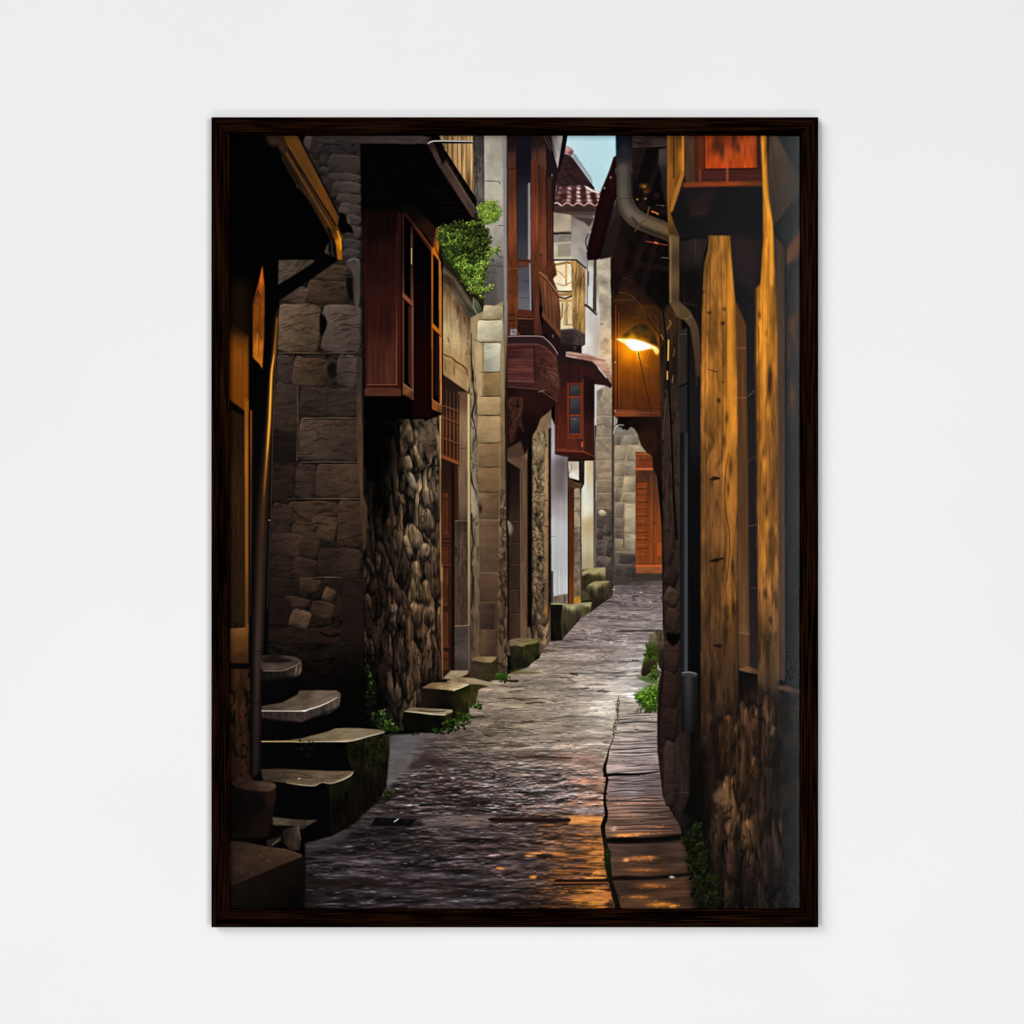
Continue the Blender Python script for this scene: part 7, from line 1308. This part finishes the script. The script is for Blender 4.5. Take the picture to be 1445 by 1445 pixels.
# sheet: extends a little under the lip on every side
k = (2.39 + .0063) / 2.39                    # the sheet lies 6.3 mm behind the front of the frame
def sx(x): return wx(x) * k - pcx
def sz(y): return HOOK + (wz(y) - HOOK) * k - pcz
bm = box(sx(X0), sx(X1), YF + .0084, YF + .0090, sz(Y1), sz(Y0))
lay = bm.loops.layers.uv.new('sheet')
for f in bm.faces:
    for l in f.loops:
        l[lay].uv = ((l.vert.co.x - sx(X0)) / (sx(X1) - sx(X0)), (l.vert.co.z - sz(Y1)) / (sz(Y0) - sz(Y1)))
link('print', bm, print_m, pic)
link('glass_pane', box(sx(X0), sx(X1), YF + .0064, YF + .0082, sz(Y1), sz(Y0)), glass_m, pic)
link('backing_board', box(sx(X0), sx(X1), YF + .0092, YF + .0122, sz(Y1), sz(Y0)), back_m, pic)

# ---- camera: square on to the wall
cam = bpy.data.cameras.new('camera'); cam.sensor_width = 36; cam.lens = 85
cam.clip_start = .05; cam.clip_end = 50
co = bpy.data.objects.new('camera', cam); col.objects.link(co)
D = 1445 * U * 85 / 36
co.location = (0, -.002 + YF - D, HOOK); co.rotation_euler = (math.pi / 2, 0, 0)
sc.camera = co


# ---- lamps
def area(name, loc, aim, sx_, sy_, watts, colr=(1, 1, 1)):
    l = bpy.data.lights.new(name, 'AREA'); l.shape = 'RECTANGLE'; l.size = sx_; l.size_y = sy_; l.energy = watts; l.color = colr
    o = bpy.data.objects.new(name, l); col.objects.link(o); o.location = loc
    o.rotation_euler = (Vector(aim) - Vector(loc)).to_track_quat('-Z', 'Y').to_euler()
    return o


area('key_lamp', (-3.4, -5.2, 4.0), (0, 0, -.2), 3.2, 2.8, 184, (1, .995, .985))
area('fill_lamp', (-3.0, -9.0, 1.0), (0, 0, -6.5), 1.6, 2.2, 335, (1, 1, 1))
area('fill_lamp', (3.0, -9.0, 1.0), (0, 0, -6.5), 1.6, 2.2, 262, (1, 1, 1))
area('floor_bounce_lamp', (0, -4.0, -.9), (0, 0, .2), 2.6, .8, 36, (1, .995, .99))
area('window_lamp', (.84, -2.35, 1.60), (.2, 0, 1.5), .56, 2.0, 12, (.95, .98, 1))

w = bpy.data.worlds.new('World'); sc.world = w; w.use_nodes = True
bg = w.node_tree.nodes['Background']; bg.inputs[0].default_value = (1, 1, 1, 1); bg.inputs[1].default_value = 0.0

sc.render.engine = 'CYCLES'
sc.cycles.max_bounces = 6
sc.cycles.use_denoising = True
sc.cycles.denoiser = 'OPENIMAGEDENOISE'; sc.cycles.denoising_input_passes = 'RGB_ALBEDO_NORMAL'; sc.cycles.denoising_prefilter = 'ACCURATE'
sc.view_settings.view_transform = 'Standard'; sc.view_settings.look = 'None'
sc.view_settings.exposure = 0; sc.view_settings.gamma = 1; sc.view_settings.use_curve_mapping = False
